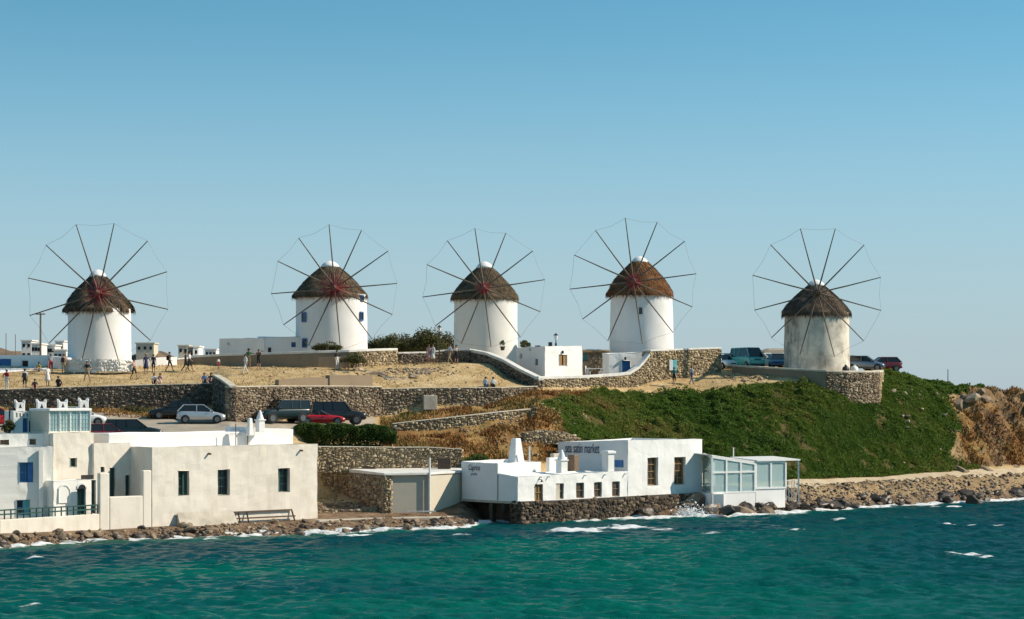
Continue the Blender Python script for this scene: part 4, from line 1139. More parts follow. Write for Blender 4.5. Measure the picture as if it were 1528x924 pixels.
# ------------------------------------------------------------------ glazed pavilion and its shelter
pav = empty('glass_pavilion', (*XY(1062, 169.5), 1.1), 0, 'white framed glass pavilion with a sloping roof beside the restaurant', 'pavilion')
O = pav.location
X0, X1 = XY(1062, 169.2), XY(1126, 171.6)
Xl = XY(1050, 173.5)
def glazed(A, B, zb, zt0, zt1, nv, nh_z, root, mat, sill=.07):
    L = math.hypot(B[0] - A[0], B[1] - A[1])
    zt = lambda s: zt0 + (zt1 - zt0) * s / L
    for i in range(nv + 1):
        s = L * i / nv; mb = MB(); mb.prism([along(A, B, s - .075, .07)[:2], along(A, B, s + .075, .07)[:2], along(A, B, s + .075, -.05)[:2], along(A, B, s - .075, -.05)[:2]], zb, zt(s)); mb.build('post', M['white_paint'], root, offset=O)
    for z in nh_z: mb = MB(); mb.bar(along(A, B, 0, .01, z), along(A, B, L, .01, z), .14, .14); mb.build('rail', M['white_paint'], root, offset=O)
    mb = MB(); mb.bar(along(A, B, 0, 0, zt0), along(A, B, L, 0, zt1), .12, .16); mb.build('rail', M['white_paint'], root, offset=O)
    zz = [zb] + [z for z in nh_z if z > zb + .2] + [None]
    for i in range(nv):
        for j in range(len(zz) - 1):
            s0, s1 = L * i / nv + .03, L * (i + 1) / nv - .03
            t0, t1 = (zt(s0), zt(s1)) if zz[j + 1] is None else (zz[j + 1], zz[j + 1])
            a, b, c, d = along(A, B, s0, -.02)[:2], along(A, B, s1, -.02)[:2], along(A, B, s1, -.03)[:2], along(A, B, s0, -.03)[:2]
            p = MB(); p.prism([a, b, c, d], zz[j], [t0, t1, t1, t0]); p.build('pane', mat, root, offset=O)
zlow = ZZ(736.5, 169.5)
glazed(X0, X1, zlow, ZZ(682, 169.2), ZZ(692, 171.6), 3, [zlow + .05, ZZ(704.5, 170.5)], pav, M['clear'])
glazed(Xl, X0, zlow, ZZ(678, 173), ZZ(682, 169.2), 1, [zlow + .05, ZZ(704, 171)], pav, M['clear'])
# roof sheet
mb = MB(); bk = 5.0
a, b = (*X0, ZZ(682, 169.2) + .1), (*X1, ZZ(692, 171.6) + .1); c = (*back(X0, X1, X1, bk), b[2] + .25); d = (*back(X0, X1, X0, bk), a[2] + .25)
mb.quad(a, b, c, d); mb.quad(*[(q[0], q[1], q[2] + .07) for q in (a, b, c, d)])
for u, v in ((a, b), (b, c), (c, d), (d, a)): mb.quad(u, v, (v[0], v[1], v[2] + .07), (u[0], u[1], u[2] + .07))
mb.build('roof', M['white_paint'], pav, offset=O)
mb = MB(); mb.prism(quad_plan(back(X0, X1, X0, -.06), back(X0, X1, X1, -.06), 5.0), .3, zlow); mb.build('base_wall', M['white_b'], pav, bevel=.06, offset=O)
mb = MB(); mb.prism(quad_plan(back(X0, X1, Xl, -.05), back(X0, X1, X0, 0), 1.0), .3, zlow); mb.build('base_wall', M['white'], pav, bevel=.06, offset=O)
mb = MB(); q = quad_plan(X0, X1, 5.0); mb.quad((*q[2], zlow), (*q[3], zlow), (*q[3], ZZ(684, 172)), (*q[2], ZZ(692, 172))); mb.build('back_wall', M['white'], pav, offset=O)
for k in range(4):                                   # tables inside
    p = along(X0, X1, .6 + .75 * k, -1.5 - .4 * (k % 2)); mb = MB(); mb.box((p[0], p[1], zlow + .7), (.6, .6, .04)); mb.bar((p[0], p[1], zlow), (p[0], p[1], zlow + .7), .06); mb.build('table', M['teal_paint'], pav, offset=O)
mb = MB(); mb.tube([(*XY(1094.5, 174), 3.4), (*XY(1094.5, 174), ZZ(668, 174))], .045, 6); mb.build('pole', M['white_paint'], pav, offset=O)

she = empty('beach_shelter', (*XY(1150, 172.5), 1.2), 0, 'flat roofed white shelter closed with milky plastic sheets', 'shelter')
O = she.location
Y0, Y1 = XY(1127.5, 171.7), XY(1172, 173.4); Y2 = XY(1192, 174.2)
zr = ZZ(689.5, 172); zb = ZZ(729, 172.5)
glazed(Y0, Y1, zb, zr, zr - .05, 2, [zb + .04], she, M['sheet'])
mb = MB(); mb.prism(quad_plan(back(Y0, Y1, Y0, -.2), back(Y0, Y1, Y2, -.2), 3.4), zr + .06, [zr + .16, zr + .16, zr + .34, zr + .34]); mb.build('roof', M['white_paint'], she, offset=O)
mb = MB(); mb.prism(quad_plan(back(Y0, Y1, Y0, .0), back(Y0, Y1, Y1, .0), 3.2), .4, zb); mb.build('base_wall', M['white_b'], she, bevel=.06, offset=O)
for px, d in ((1192, 174.0), (1191, 177.0)):
    p = XY(px, d); mb = MB(); mb.bar((*p, .9), (*p, zr + .1), .08); mb.build('post', M['white_paint'], she, offset=O)
fn = empty('low_fence', (*XY(1182, 173.9), 1.5), 0, 'low white fence beside the plastic sheeted shelter', 'fence'); Of = fn.location
f0, f1 = XY(1173, 173.6), XY(1190, 174.3)
for i in range(4): p = along(f0, f1, i * .3); mb = MB(); mb.bar((*p[:2], .9), (*p[:2], ZZ(716, 174)), .05); mb.build('post', M['white_paint'], fn, offset=Of)
for z in (ZZ(717, 174), ZZ(725, 174)): mb = MB(); mb.bar((*f0, z), (*f1, z), .05); mb.build('rail', M['white_paint'], fn, offset=Of)

# ------------------------------------------------------------------ boat store and yard between the two houses
yard = empty('boat_store', (*XY(612, 158.5), .6), 0, 'flat roofed store with a blank grey door panel and white roof edge', 'store'); O = yard.location
P0, P1 = XY(572.5, 157.5), XY(641, 158.6); P2 = XY(690, 162.6)
zt0 = 3.62
mb = MB(); a, b = pt_on(584.5, P0, P1), P1; mb.prism(quad_plan(back(P0, P1, a, .12), back(P0, P1, b, .12), .1), .75, zt0 - .05); mb.build('door', M['grey_render'], yard, offset=O)
mb = MB(); mb.prism([P1, (P2[0], P2[1]), back(P1, P2, P2, .3), back(P1, P2, P1, .3)], .6, zt0 - .05); mb.build('side_wall', M['beige'], yard, offset=O)
mb = MB(); rb0, rb1 = XY(506, 165.2), XY(692, 165.5)
mb.prism([back(P0, P1, P0, -.12), back(P0, P1, P1, -.12), back(P1, P2, P2, -.12), rb1, rb0], zt0, [zt0 + .16, zt0 + .16, zt0 + .16, zt0 + .3, zt0 + .3]); mb.build('roof', M['coping_white'], yard, bevel=.02, offset=O)
p = along(P0, P1, math.hypot(P1[0] - P0[0], P1[1] - P0[1]) - .02, .1); mb = MB(); mb.tube([(*p[:2], .6), (*p[:2], ZZ(683, 158.6))], .075, 8); mb.build('post', M['white_paint'], yard, offset=O)
mb = MB(); q = XY(612, 162); mb.box((XY(663, 163.6)[0], 163.6, zt0 + .7), (1.0, .8, .8)); mb.build('roof_tank', M['wood_dark'], yard, bevel=.03, offset=O)
mb = MB(); mb.prism(quad_plan(XY(512, 164.0), XY(560, 163.4), .5), zt0 + .2, zt0 + .42); mb.build('plank_stack', M['wood_dark'], yard, offset=O)
mb = MB(); c = P(628, 767.5, 157.6); mb.bar((c[0] - 1.0, c[1], .95), (c[0] + 1.1, c[1] + .1, .97), .1); mb.build('step', M['coping_white'], yard, offset=O)
def poly_pts(lst): return [XY(a, b) for a, b in lst]
stone_wall('stone_wall', 'shaded stone wall of the boat store running back from the quay', poly_pts([(506, 165.2), (540, 161.2), (572, 157.55)]), [zt0 - .02] * 3, [1.6, 1.0, .5], .5, .23, 'stone', seed=21, group=None)
stone_wall('stone_pillar', 'narrow stone pillar at the corner of the grey boat store', poly_pts([(572.6, 157.5), (584.3, 157.7)]), [zt0 - .03] * 2, [.4, .4], .5, .22, 'stone_gold', seed=22, cat='pillar')
stone_wall('stone_wall', 'stone wall at the back of the rubble yard beside the house', poly_pts([(474, 165.6), (505, 165.3)]), [3.75, 3.75], [1.4, 1.4], .5, .23, 'stone_gold', coping='coping_white', seed=23)
stone_wall('stone_wall', 'low broken stone wall along the front of the rubble yard', poly_pts([(476, 156.8), (520, 157.2), (563, 157.9)]), [1.25, 1.1, 1.3], [.3, .3, .3], .5, .23, 'stone_gold', seed=24)
mb = MB(); ql = [(476, 152.6), (560, 155.3), (640, 156.6), (690, 158.6)]
for i in range(3):
    a, b = XY(*ql[i]), XY(*ql[i + 1]); q = quad_plan(a, b, 1.2); mb.prism(q, -.2, .62 - .01 * i)
tag(mb.build('quay', M['concrete'], None, bevel=.05), kind='structure')
# ------------------------------------------------------------------ windmills
def thatch_mat(name, a, b, c):
    return mat_island(name, [(0.0, a), (0.5, b), (1.0, c)], rough=0.95, noise_scale=0.9, noise_amt=0.3, spec=0.1)
M['thatch'] = thatch_mat('thatch_dark', (0.035, 0.026, 0.020), (0.095, 0.070, 0.050), (0.19, 0.145, 0.10))
M['thatch_red'] = thatch_mat('thatch_red', (0.075, 0.030, 0.015), (0.17, 0.080, 0.036), (0.28, 0.15, 0.075))
M['thatch_b'] = thatch_mat('thatch_brown', (0.045, 0.032, 0.022), (0.12, 0.088, 0.058), (0.23, 0.175, 0.115))
M['thatch_w'] = thatch_mat('thatch_weathered', (0.042, 0.031, 0.024), (0.10, 0.075, 0.057), (0.18, 0.14, 0.105))
def windmill(label, x0, x1, d, y_base, y_rim, y_apex, rim0, rim1, hub, Rpx, off, thatch, tower, wins=(), taper=0.97, seed=0, red=True, cap_r=.09, redk=1.0, expo=.86, rag=.035):
    rg = np.random.default_rng(seed + 100); rr = random.Random(seed)
    cx = ((x0 + x1) / 2 - CX) * d / F; r = (x1 - x0) / 2 * d / F
    zb, zr, za = ZZ(y_base, d) - 2.2, ZZ(y_rim, d), ZZ(y_apex, d)
    root = empty('windmill', (cx, d, zb), 0, label, 'windmill', 'thatched windmills on the hilltop')
    h = zr - zb
    mb = MB(); n = 72; wob = [rr.uniform(-1, 1) for _ in range(12)]
    def jit(a, hh): return 1 + .006 * sum(wob[k] * math.sin((k + 1) * a + hh * (k % 4) * .9 + k) for k in range(7)) / 2
    prof_ = [(r * (1.0 - (1 - taper) * (i / 22)) + (.06 * (1 - i / 3) if i < 3 else 0), (h + .05) * i / 22) for i in range(23)]
    mb.lathe((0, 0, 0), prof_, n, jit=jit)
    mb.build('tower', tower, root, smooth=True)
    # thatched cap: a slightly swelling cone with a shaggy hem, then loose straw on it
    ro = (rim1 - rim0) / 2 * d / F * .955; ox = ((rim0 + rim1) / 2 - CX) * d / F - cx
    H = za - zr
    def rad(u): return ro * ((1 - u) ** expo * (1 + .07 * math.sin(math.pi * u)) if u < 1 else 0)
    lump = [rr.uniform(-1, 1) for _ in range(16)]
    def rj(a, hh): return 1 + rag * sum(lump[k] * math.sin((k + 2) * a + k * 1.7 + hh * (1 + k % 3)) for k in range(9)) / 2.2
    us = [0, .03, .1, .2, .3, .4, .5, .6, .7, .8, .88, .95]
    pr = [(ro * .80, h + .10), (ro * .985, h - .28)] + [(max(rad(u), .25) * (1.0 + .018 * (i % 2)), h + H * u) for i, u in enumerate(us)]
    mb = MB(); mb.lathe((ox, 0, 0), pr, 64, jit=rj)
    roof = mb.build('thatched_roof', thatch, root, smooth=True)
    N = 9000
    a = rg.uniform(0, 2 * math.pi, N); u = rg.beta(1.0, 1.35, N) * .9
    lay = np.floor(u * 7) / 7; u = np.where(rg.uniform(size=N) < .6, lay + .015 * rg.normal(size=N), u); u = np.clip(u, 0, .93)
    ra = np.array([rad(x) for x in u]) * np.array([rj(q, h + H * w) for q, w in zip(a, u)])
    ln = rg.uniform(.35, .8, N); u2 = u - ln / (math.hypot(H, ro)); drop = np.where(u2 < 0, -u2 * math.hypot(H, ro), 0)
    r2 = np.array([rad(max(x, 0)) for x in u2]) * np.array([rj(q, h + H * w) for q, w in zip(a, u)]) + .03 + rg.uniform(0, .10, N)
    a2 = a + rg.normal(0, .05, N); wd = rg.uniform(.02, .05, N) / np.maximum(ra, .4)
    z1 = h + H * u; z2 = h + H * np.maximum(u2, 0) - drop * rg.uniform(.4, 1.0, N)
    V = np.stack([np.stack([ox + (ra + .02) * np.cos(a - wd), (ra + .02) * np.sin(a - wd), z1], -1), np.stack([ox + (ra + .02) * np.cos(a + wd), (ra + .02) * np.sin(a + wd), z1], -1), np.stack([ox + r2 * np.cos(a2), r2 * np.sin(a2), z2], -1)], 1).reshape(-1, 3)
    st = np_mesh('straw', V, np.arange(3 * N).reshape(-1, 3), thatch, roof); st['kind'] = 'stuff'
    # white mortar cap on the peak
    cr = ro * .2 + cap_r
    mb = MB(); mb.lathe((ox, 0, h + H * .855), [(cr * 1.16, -.16), (cr * 1.04, .04), (cr * .78, H * .07), (cr * .45, H * .115), (.06, H * .14)], 20)
    mb.build('peak_cap', M['white_b'], roof, smooth=True)
    # windshaft, hub, twelve spars, braces and the rope round their tips
    hd = d - r - .9
    hx = (hub[0] - CX) * hd / F - cx; hz = ZZ(hub[1], hd) - zb; hy = -(r + .9)
    tilt = Matrix.Rotation(R(-4), 3, 'X'); hc = Vector((hx, hy, hz))
    mb = MB(); mb.tube([hc + tilt @ Vector((0, r + 1.2, -.1)), hc + tilt @ Vector((0, -.9, .0)), hc + tilt @ Vector((0, -1.2, 0))], [.2, .17, .07], 10)
    shaft = mb.build('windshaft', M['wood_dark'], root)
    mb = MB(); mb.lathe((0, 0, 0), [(.12, -.32), (.3, -.28), (.34, 0), (.3, .26), (.12, .3)], 16, axis='y')
    mb.v = [tuple(hc + tilt @ Vector(v)) for v in mb.v]
    mb.build('hub', M['red_paint'] if red else M['wood_dark'], shaft)
    Rm = Rpx * hd / F; tips = []
    for k in range(12):
        an = R(off + 30 * k) + rr.uniform(-.02, .02); L = Rm * rr.uniform(.975, 1.015); yy = -.12 if k % 2 else .08
        t = hc + tilt @ Vector((math.cos(an) * L, yy, math.sin(an) * L)); tips.append(t)
        b0 = hc + tilt @ Vector((-math.cos(an) * .3, yy, -math.sin(an) * .3)); md = (b0 + t) / 2 + Vector((0, 0, -.03))
        mb = MB(); mb.tube([b0, md, t], [.080, .062, .042], 7); mb.build('spar', M['wood_grey'], root)
        if red:
            an2 = an + rr.uniform(.16, .26); L2 = Rm * rr.uniform(.2, .3) * redk
            mb = MB(); mb.tube([hc + tilt @ Vector((0, -.16, 0)), hc + tilt @ Vector((math.cos(an2) * L2, -.1, math.sin(an2) * L2))], [.05, .03], 5); mb.build('brace', M['red_paint'], root)
            mb = MB(); mb.tube([hc + tilt @ Vector((math.cos(an) * .2, yy - .12, math.sin(an) * .2)), hc + tilt @ Vector((math.cos(an) * Rm * .24 * redk, yy - .08, math.sin(an) * Rm * .24 * redk))], [.06, .05], 5); mb.build('brace', M['red_paint'], root)
    for k in range(12):
        a_, b_ = tips[k], tips[(k + 1) % 12]; m_ = (a_ + b_) / 2 + Vector((0, 0, -.05)) - (((a_ + b_) / 2) - hc) * rr.uniform(.0, .03)
        mb = MB(); mb.tube([a_, m_, b_], .010, 4); mb.build('rope', M['rope'], root)
    for (px, py0, py1, w, frame, pane) in wins:
        x = (px - CX) * d / F - cx; x = max(-r * .985, min(r * .985, x)); y = -math.sqrt(max(r * r - x * x, 0.02)); nrm = Vector((x, y)).normalized(); tg = Vector((-nrm.y, nrm.x))
        dd = d + y; z0, z1 = ZZ(py1, dd) - zb, ZZ(py0, dd) - zb; c = Vector((x, y)) * .985
        mb = MB()
        def pt(s, z, o): q = c + tg * s + nrm * o; return (q.x, q.y, z)
        for s in (-w / 2, w / 2): mb.bar(pt(s, z0, .03), pt(s, z1, .03), .08, .12)
        for z in (z0, z1): mb.bar(pt(-w / 2, z, .03), pt(w / 2, z, .03), .08, .12)
        f = mb.build('window', frame, root)
        p = MB(); p.bar(pt(-w / 2, (z0 + z1) / 2, .0), pt(w / 2, (z0 + z1) / 2, .0), .04, z1 - z0); p.build('pane', pane, f)
    return root
WH, BL, GL = M['white_b'], M['blue_paint'], M['glass']
windmill('white windmill with ragged dark thatch beside the rough limewashed wall', 101, 196, 189, 545, 462, 402, 94, 198, (147, 437), 107, 17.5, M['thatch'], WH, seed=1, redk=.8, rag=.06, expo=.84)
windmill('white windmill with small blue windows and long low annex', 440.5, 549, 198, 525, 441, 389, 435, 550, (500, 430), 95, 5, M['thatch_b'], WH, [(457, 467, 480, .55, BL, GL), (542, 466, 478, .5, BL, GL), (543, 441, 449, .4, BL, GL), (458, 506, 518, .6, BL, GL)], seed=2)
windmill('plain off-white windmill without windows between the trees and terrace house', 676.5, 773, 204, 522, 444, 390, 671, 775.5, (722, 430), 91, 7.5, M['thatch_b'], M['white'], seed=3, red=True, redk=.45)
windmill('white windmill with reddish thatch above the golden stone terrace', 908.5, 1006, 203, 522, 438, 382, 902, 1007, (945, 420), 96.5, 7, M['thatch_red'], WH, [(953, 458, 470, .42, M['white_paint'], GL)], taper=.94, seed=4, expo=.80, redk=.55)
windmill('weathered stained windmill with grey thatch on a round stone platform', 1169.5, 1268, 201, 552, 468, 417, 1164, 1271, (1220, 437), 99, 14.5, M['thatch_w'], M['stained'], seed=5, red=False, rag=.055, expo=.86)

# ------------------------------------------------------------------ walls on the hill
def wall_z(pts, tp, bt):
    """pts (px,d), tp/bt picture heights -> plan, tops, bottoms"""
    xy = [XY(a, b) for a, b in pts]
    return xy, [ZZ(t, p[1]) for t, p in zip(tp, pts)], [ZZ(b, p[1]) for b, p in zip(bt, pts)]
# long dark terrace wall on the left
xy, tp, bt = wall_z([(-260, 171.6), (0, 172.6), (75, 173.3), (150, 174.1), (235, 175.2), (318, 176.4)], [586, 582, 579.5, 577, 574.5, 573], [640, 625, 622, 620, 622, 632])
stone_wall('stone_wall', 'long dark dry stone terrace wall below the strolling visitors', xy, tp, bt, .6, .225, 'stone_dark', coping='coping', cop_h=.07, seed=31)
# bastion beside the parked cars: shaded return and lit front
xy, tp, bt = wall_z([(318, 176.4), (330, 171.2), (343, 166.2)], [562, 569, 578.5], [640, 640, 640])
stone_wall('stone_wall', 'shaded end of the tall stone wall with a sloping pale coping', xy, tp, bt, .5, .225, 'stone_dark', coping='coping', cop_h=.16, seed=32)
xy, tp, bt = wall_z([(343.3, 166.2), (400, 169.0), (470, 172.3), (520, 174.8), (570, 177.2)], [578.5, 577, 577, 577, 578], [650, 648, 645, 640, 640])
stone_wall('stone_wall', 'tall sunlit rubble wall behind the dark jeeps and red convertible', xy, tp, bt, .6, .21, 'stone', coping='coping', cop_h=.08, seed=33)
xy, tp, bt = wall_z([(570, 177.2), (632, 178.6), (700, 179.8), (750, 181.1), (802, 183.6)], [581, 579.5, 579, 579, 577], [620, 618, 615, 612, 608])
stone_wall('stone_wall', 'rubble terrace wall above the rust coloured weeds', xy, tp, bt, .6, .225, 'stone', coping='coping', cop_h=.06, seed=34)
mb = MB(); a, b = XY(632, 178.0), XY(652.5, 178.3); mb.prism(quad_plan(a, b, .9), ZZ(612, 178), ZZ(590, 178))
tag(mb.build('concrete_block', M['concrete'], None, bevel=.05), 'square concrete block built into the rubble wall above weeds', 'block')
xy, tp, bt = wall_z([(586, 171.6), (640, 172.2), (700, 173.2), (750, 174.4), (792, 175.9)], [633, 627, 620.5, 615, 611], [655, 650, 647, 640, 634])
stone_wall('stone_wall', 'low pale stone wall slanting up through the dry weeds', xy, tp, bt, .5, .21, 'stone_gold', coping='coping', cop_h=.06, seed=35)
xy, tp, bt = wall_z([(470, 162.6), (530, 163.6), (590, 164.4), (640, 165.0), (690, 165.5)], [667, 667.5, 668, 668, 671], [705, 705, 705, 705, 705])
stone_wall('stone_wall', 'rubble wall below the hedge behind the boat store', xy, tp, bt, .5, .21, 'stone_gold', coping='coping', cop_h=.05, seed=36)
xy, tp, bt = wall_z([(690, 166.4), (708, 166.4)], [674, 676], [705, 705])
xy, tp, bt = wall_z([(782, 171.2), (812, 171.8), (845, 172.6), (866, 173.4)], [646, 641, 645, 654], [662, 662, 664, 668])
stone_wall('stone_wall', 'short tumbledown stone wall on the slope behind the restaurant chimneys', xy, tp, bt, .6, .225, 'stone_gold', seed=37)
# brown rendered wall and steps on top of the bastion
xy, tp, bt = wall_z([(416, 171.5), (470, 173.9), (491.5, 174.9)], [567, 563, 565], [585, 585, 585])
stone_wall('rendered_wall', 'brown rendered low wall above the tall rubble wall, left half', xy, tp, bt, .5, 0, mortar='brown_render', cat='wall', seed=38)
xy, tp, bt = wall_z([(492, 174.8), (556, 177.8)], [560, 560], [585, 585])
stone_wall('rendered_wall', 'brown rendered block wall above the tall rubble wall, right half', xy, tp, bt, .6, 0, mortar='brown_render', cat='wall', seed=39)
xy, tp, bt = wall_z([(322, 184.0), (352, 183.6)], [557, 557], [575, 575])
stone_wall('stone_bench', 'small pale topped stone bench near the corner of the tall wall', xy, tp, bt, .9, .3, 'stone', coping='coping', seed=40, cat='bench')
xy, tp, bt = wall_z([(350, 181.5), (372, 180.2), (396, 180.4)], [561, 568, 571], [580, 582, 582])
stone_wall('stone_wall', 'broken low stone wall curving down from the bench', xy, tp, bt, .5, .3, 'stone', seed=41)
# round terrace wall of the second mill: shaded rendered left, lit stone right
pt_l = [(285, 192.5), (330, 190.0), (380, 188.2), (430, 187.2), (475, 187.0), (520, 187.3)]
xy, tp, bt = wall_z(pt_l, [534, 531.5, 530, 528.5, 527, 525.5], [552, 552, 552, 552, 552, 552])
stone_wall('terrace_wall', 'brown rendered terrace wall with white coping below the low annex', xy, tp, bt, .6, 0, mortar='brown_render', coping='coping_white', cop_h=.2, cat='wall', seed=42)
xy, tp, bt = wall_z([(520.2, 187.3), (545, 188.2), (570, 189.6), (593, 191.2)], [525.5, 524.5, 523.5, 523], [552, 552, 552, 552])
stone_wall('terrace_wall', 'golden stone terrace wall with white coping under the blue windowed mill', xy, tp, bt, .6, .225, 'stone_gold', coping='coping_white', cop_h=.2, seed=43)
xy, tp, bt = wall_z([(594, 194.5), (640, 196), (664, 196.4), (702, 196.0)], [528, 527, 524, 523], [548, 548, 548, 548])
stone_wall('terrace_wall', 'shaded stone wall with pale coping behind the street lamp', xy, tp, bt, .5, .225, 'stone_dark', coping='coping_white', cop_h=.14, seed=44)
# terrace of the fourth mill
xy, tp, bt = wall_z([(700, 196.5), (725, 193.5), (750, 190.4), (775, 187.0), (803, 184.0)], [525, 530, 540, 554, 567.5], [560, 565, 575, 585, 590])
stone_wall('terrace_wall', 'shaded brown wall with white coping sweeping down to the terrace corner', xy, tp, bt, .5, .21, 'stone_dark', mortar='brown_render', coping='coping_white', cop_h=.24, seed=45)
xy, tp, bt = wall_z([(803, 184.0), (840, 186.2), (880, 188.6), (900, 189.8)], [566, 565, 564, 562.5], [610, 608, 605, 603])
stone_wall('terrace_wall', 'sunlit stone terrace wall with level white coping below the outdoor table', xy, tp, bt, .5, .21, 'stone_gold', coping='coping_white', cop_h=.24, seed=46)
xy, tp, bt = wall_z([(900, 189.8), (925, 191.2), (940, 192.1), (953, 192.9), (962, 193.5), (970, 194.0)], [562.5, 561, 559, 551, 541, 530.5], [603, 600, 598, 596, 595, 594])
stone_wall('terrace_wall', 'stone wall with white coping curving steeply up towards the mill', xy, tp, bt, .5, .21, 'stone_gold', coping='coping_white', cop_h=.24, seed=47)
xy, tp, bt = wall_z([(970, 194.0), (1010, 196.3), (1045, 198.2), (1076, 200.0)], [524.5, 523, 521.5, 520.5], [594, 590, 580, 575])
tw = stone_wall('terrace_wall', 'tall golden stone wall with small teal shutter beside the dirt track', xy, tp, bt, 1.0, .225, 'stone_gold', coping='coping_white', cop_h=.14, seed=48)
A_, B_ = xy[0], xy[-1]
s, dd = on_line(1001, A_, B_); mb = MB(); mb.bar(along(A_, B_, s, .14, ZZ(545, dd)), along(A_, B_, s + .6, .14, ZZ(545, dd)), .1, .95); mb.build('shutter', M['teal_paint'], tw, offset=tw.location)
mb = MB(); mb.bar(along(A_, B_, s - .35, .16, ZZ(545, dd)), along(A_, B_, s - .02, .26, ZZ(545, dd)), .06, .95); mb.build('shutter', M['white_paint'], tw, offset=tw.location)
# terrace floor behind the coping
mb = MB(); mb.prism([XY(770, 190.3), XY(803, 184.6), XY(900, 190.4), XY(968, 194.6), XY(968, 199), XY(770, 199)], 10.3, [11.0, 11.0, 11.2, 11.3, 11.3, 11.0])
tag(mb.build('terrace', M['concrete'], None), kind='structure')
# round platform of the fifth mill
xy, tp, bt = wall_z([(1092, 200.0), (1130, 197.4), (1170, 195.2), (1210, 193.9), (1232, 193.6)], [547, 549.5, 552, 554, 555], [575, 578, 585, 592, 597])
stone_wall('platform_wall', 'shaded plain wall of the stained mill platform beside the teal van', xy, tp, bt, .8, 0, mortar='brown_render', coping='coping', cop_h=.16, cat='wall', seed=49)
xy, tp, bt = wall_z([(1232.2, 193.6), (1262, 194.2), (1290, 195.6), (1312, 197.5)], [555, 556, 556, 556], [600, 600, 602, 602])
stone_wall('platform_wall', 'sunlit rounded stone wall of the stained mill platform', xy, tp, bt, .8, .225, 'stone', coping='coping', cop_h=.16, seed=50)
xy, tp, bt = wall_z([(1312.2, 197.5), (1318, 202.5)], [556, 555], [602, 600])
stone_wall('platform_wall', 'short stone return wall at the end of the stained mill platform', xy, tp, bt, .8, .225, 'stone_gold', coping='coping', cop_h=.16, seed=51)
mb = MB(); mb.prism([XY(1100, 200.2), XY(1170, 195.7), XY(1232, 194.2), XY(1290, 196.2), XY(1311, 198.3), XY(1311, 207), XY(1100, 207)], 10.2, [ZZ(549, 200), ZZ(553.3, 195.5), ZZ(555.2, 193.8), ZZ(555.6, 196), ZZ(555.6, 198), 11.65, 11.9])
tag(mb.build('terrace', M['coping'], None), kind='structure')
# limewashed walls at the foot of the first mill
xy, tp, bt = wall_z([(96, 183.5), (120, 182.6), (150, 182.2), (178, 182.6), (198, 183.6)], [537, 536, 536, 537, 538], [556, 556, 555, 555, 555])
stone_wall('limewashed_wall', 'rough limewashed stone wall round the foot of the first mill', xy, tp, bt, .7, .3, 'stone_white', 'mortar_white', seed=52)
xy, tp, bt = wall_z([(199, 188), (225, 188.5), (248, 189.4), (264, 190.4)], [538, 535.5, 533, 533], [552, 551, 551, 549])
stone_wall('limewashed_wall', 'smooth rounded white wall behind the strolling visitors', xy, tp, bt, .9, 0, mortar='white_b' if 'white_b' in M else 'white', cat='wall', seed=53)
xy, tp, bt = wall_z([(264, 191.4), (290, 192.6)], [537, 535], [550, 550])
stone_wall('rendered_wall', 'dark low wall end beside the smooth white wall', xy, tp, bt, .6, 0, mortar='brown_render', coping='coping_white', cat='wall', seed=54)

# ------------------------------------------------------------------ houses on the hill
def small_house(name, label, plan, zb, zt, mat, ops=None, cat='house', parapet=.12, depth=.2, bevel=.1, group=None):
    r = empty(name, (*plan[0], zb), 0, label, cat, group); block(r, 'wall', plan, zb, zt, mat, r.location, ops, depth, parapet, .25, bevel); return r
W_bl = dict(frame=M['blue_paint'], pane=M['glass_blue'], nv=2, nh=2, fw=.1, ib=.06)
W_sh = dict(frame=M['brown_paint'], pane=M['glass'], nv=1, nh=1, fw=.08, shut='lr', shut_w=.42, shut_mat=M['wood'])
# terrace house
a, b, c = XY(770.5, 195.2), XY(813, 190.6), XY(869, 194.0)
pl = [b, c, back(b, c, c, 6.0), a]
th = small_house('terrace_house', 'small white cube house with brown shutters on the stone terrace', pl, 10.6, [ZZ(517, 190.6), ZZ(516, 194), ZZ(518, 197), ZZ(519, 195)], M['white_b'], {0: [(834, 846, 529.5, 545.5, dict(W_sh))], 3: [(775.5, 779.5, 528, 535.5, dict(frame=M['white_paint'], pane=M['glass'], fw=.05)), (798.5, 803, 535.5, 545, dict(frame=M['green_paint'], pane=M['green_paint'], fw=.05)), (790, 793, 520.5, 523.5, dict(frame=M['white_paint'], pane=M['dark'], fw=.03))]}, bevel=.14)
O = th.location; s, d = on_line(838.5, b, c); mb = MB(); p = along(b, c, s, .1, ZZ(525.5, d)); mb.lathe(p, [(.04, -.15), (.1, -.1), (.1, .08), (.03, .14)], 8); mb.build('wall_lamp', M['metal_dark'], th, offset=O)
# pergola side with teal shutter
pg = empty('stone_outhouse', (*XY(890, 199), 11.0), 0, 'brown stone outhouse with teal shutter and wooden lintel behind the table', 'outhouse'); O = pg.location
a, b = XY(867, 198.5), XY(909, 199.2)
block(pg, 'wall', quad_plan(a, b, 2.5), 10.8, [ZZ(523, 198.6)] * 4, M['brown_render'], O, {0: [(869.5, 876.5, 527, 539.5, dict(frame=M['teal_paint'], pane=M['teal_paint'], solid=True, fw=.06))]}, parapet=.05)
V, Fq = stone_pieces([(pt_on(878, a, b), pt_on(908, a, b), ZZ(526, 198.8), ZZ(526, 199), 11.0, 11.0)], .34, 60)
so = np_mesh('stones', np.array(V) - np.array(O), Fq, M['stone'], pg); so['kind'] = 'stuff'
mb = MB(); mb.bar((a[0], a[1] - .15, ZZ(524.5, 198.4)), (b[0], b[1] - .15, ZZ(524.5, 199)), .18); mb.build('lintel', M['wood'], pg, offset=O)
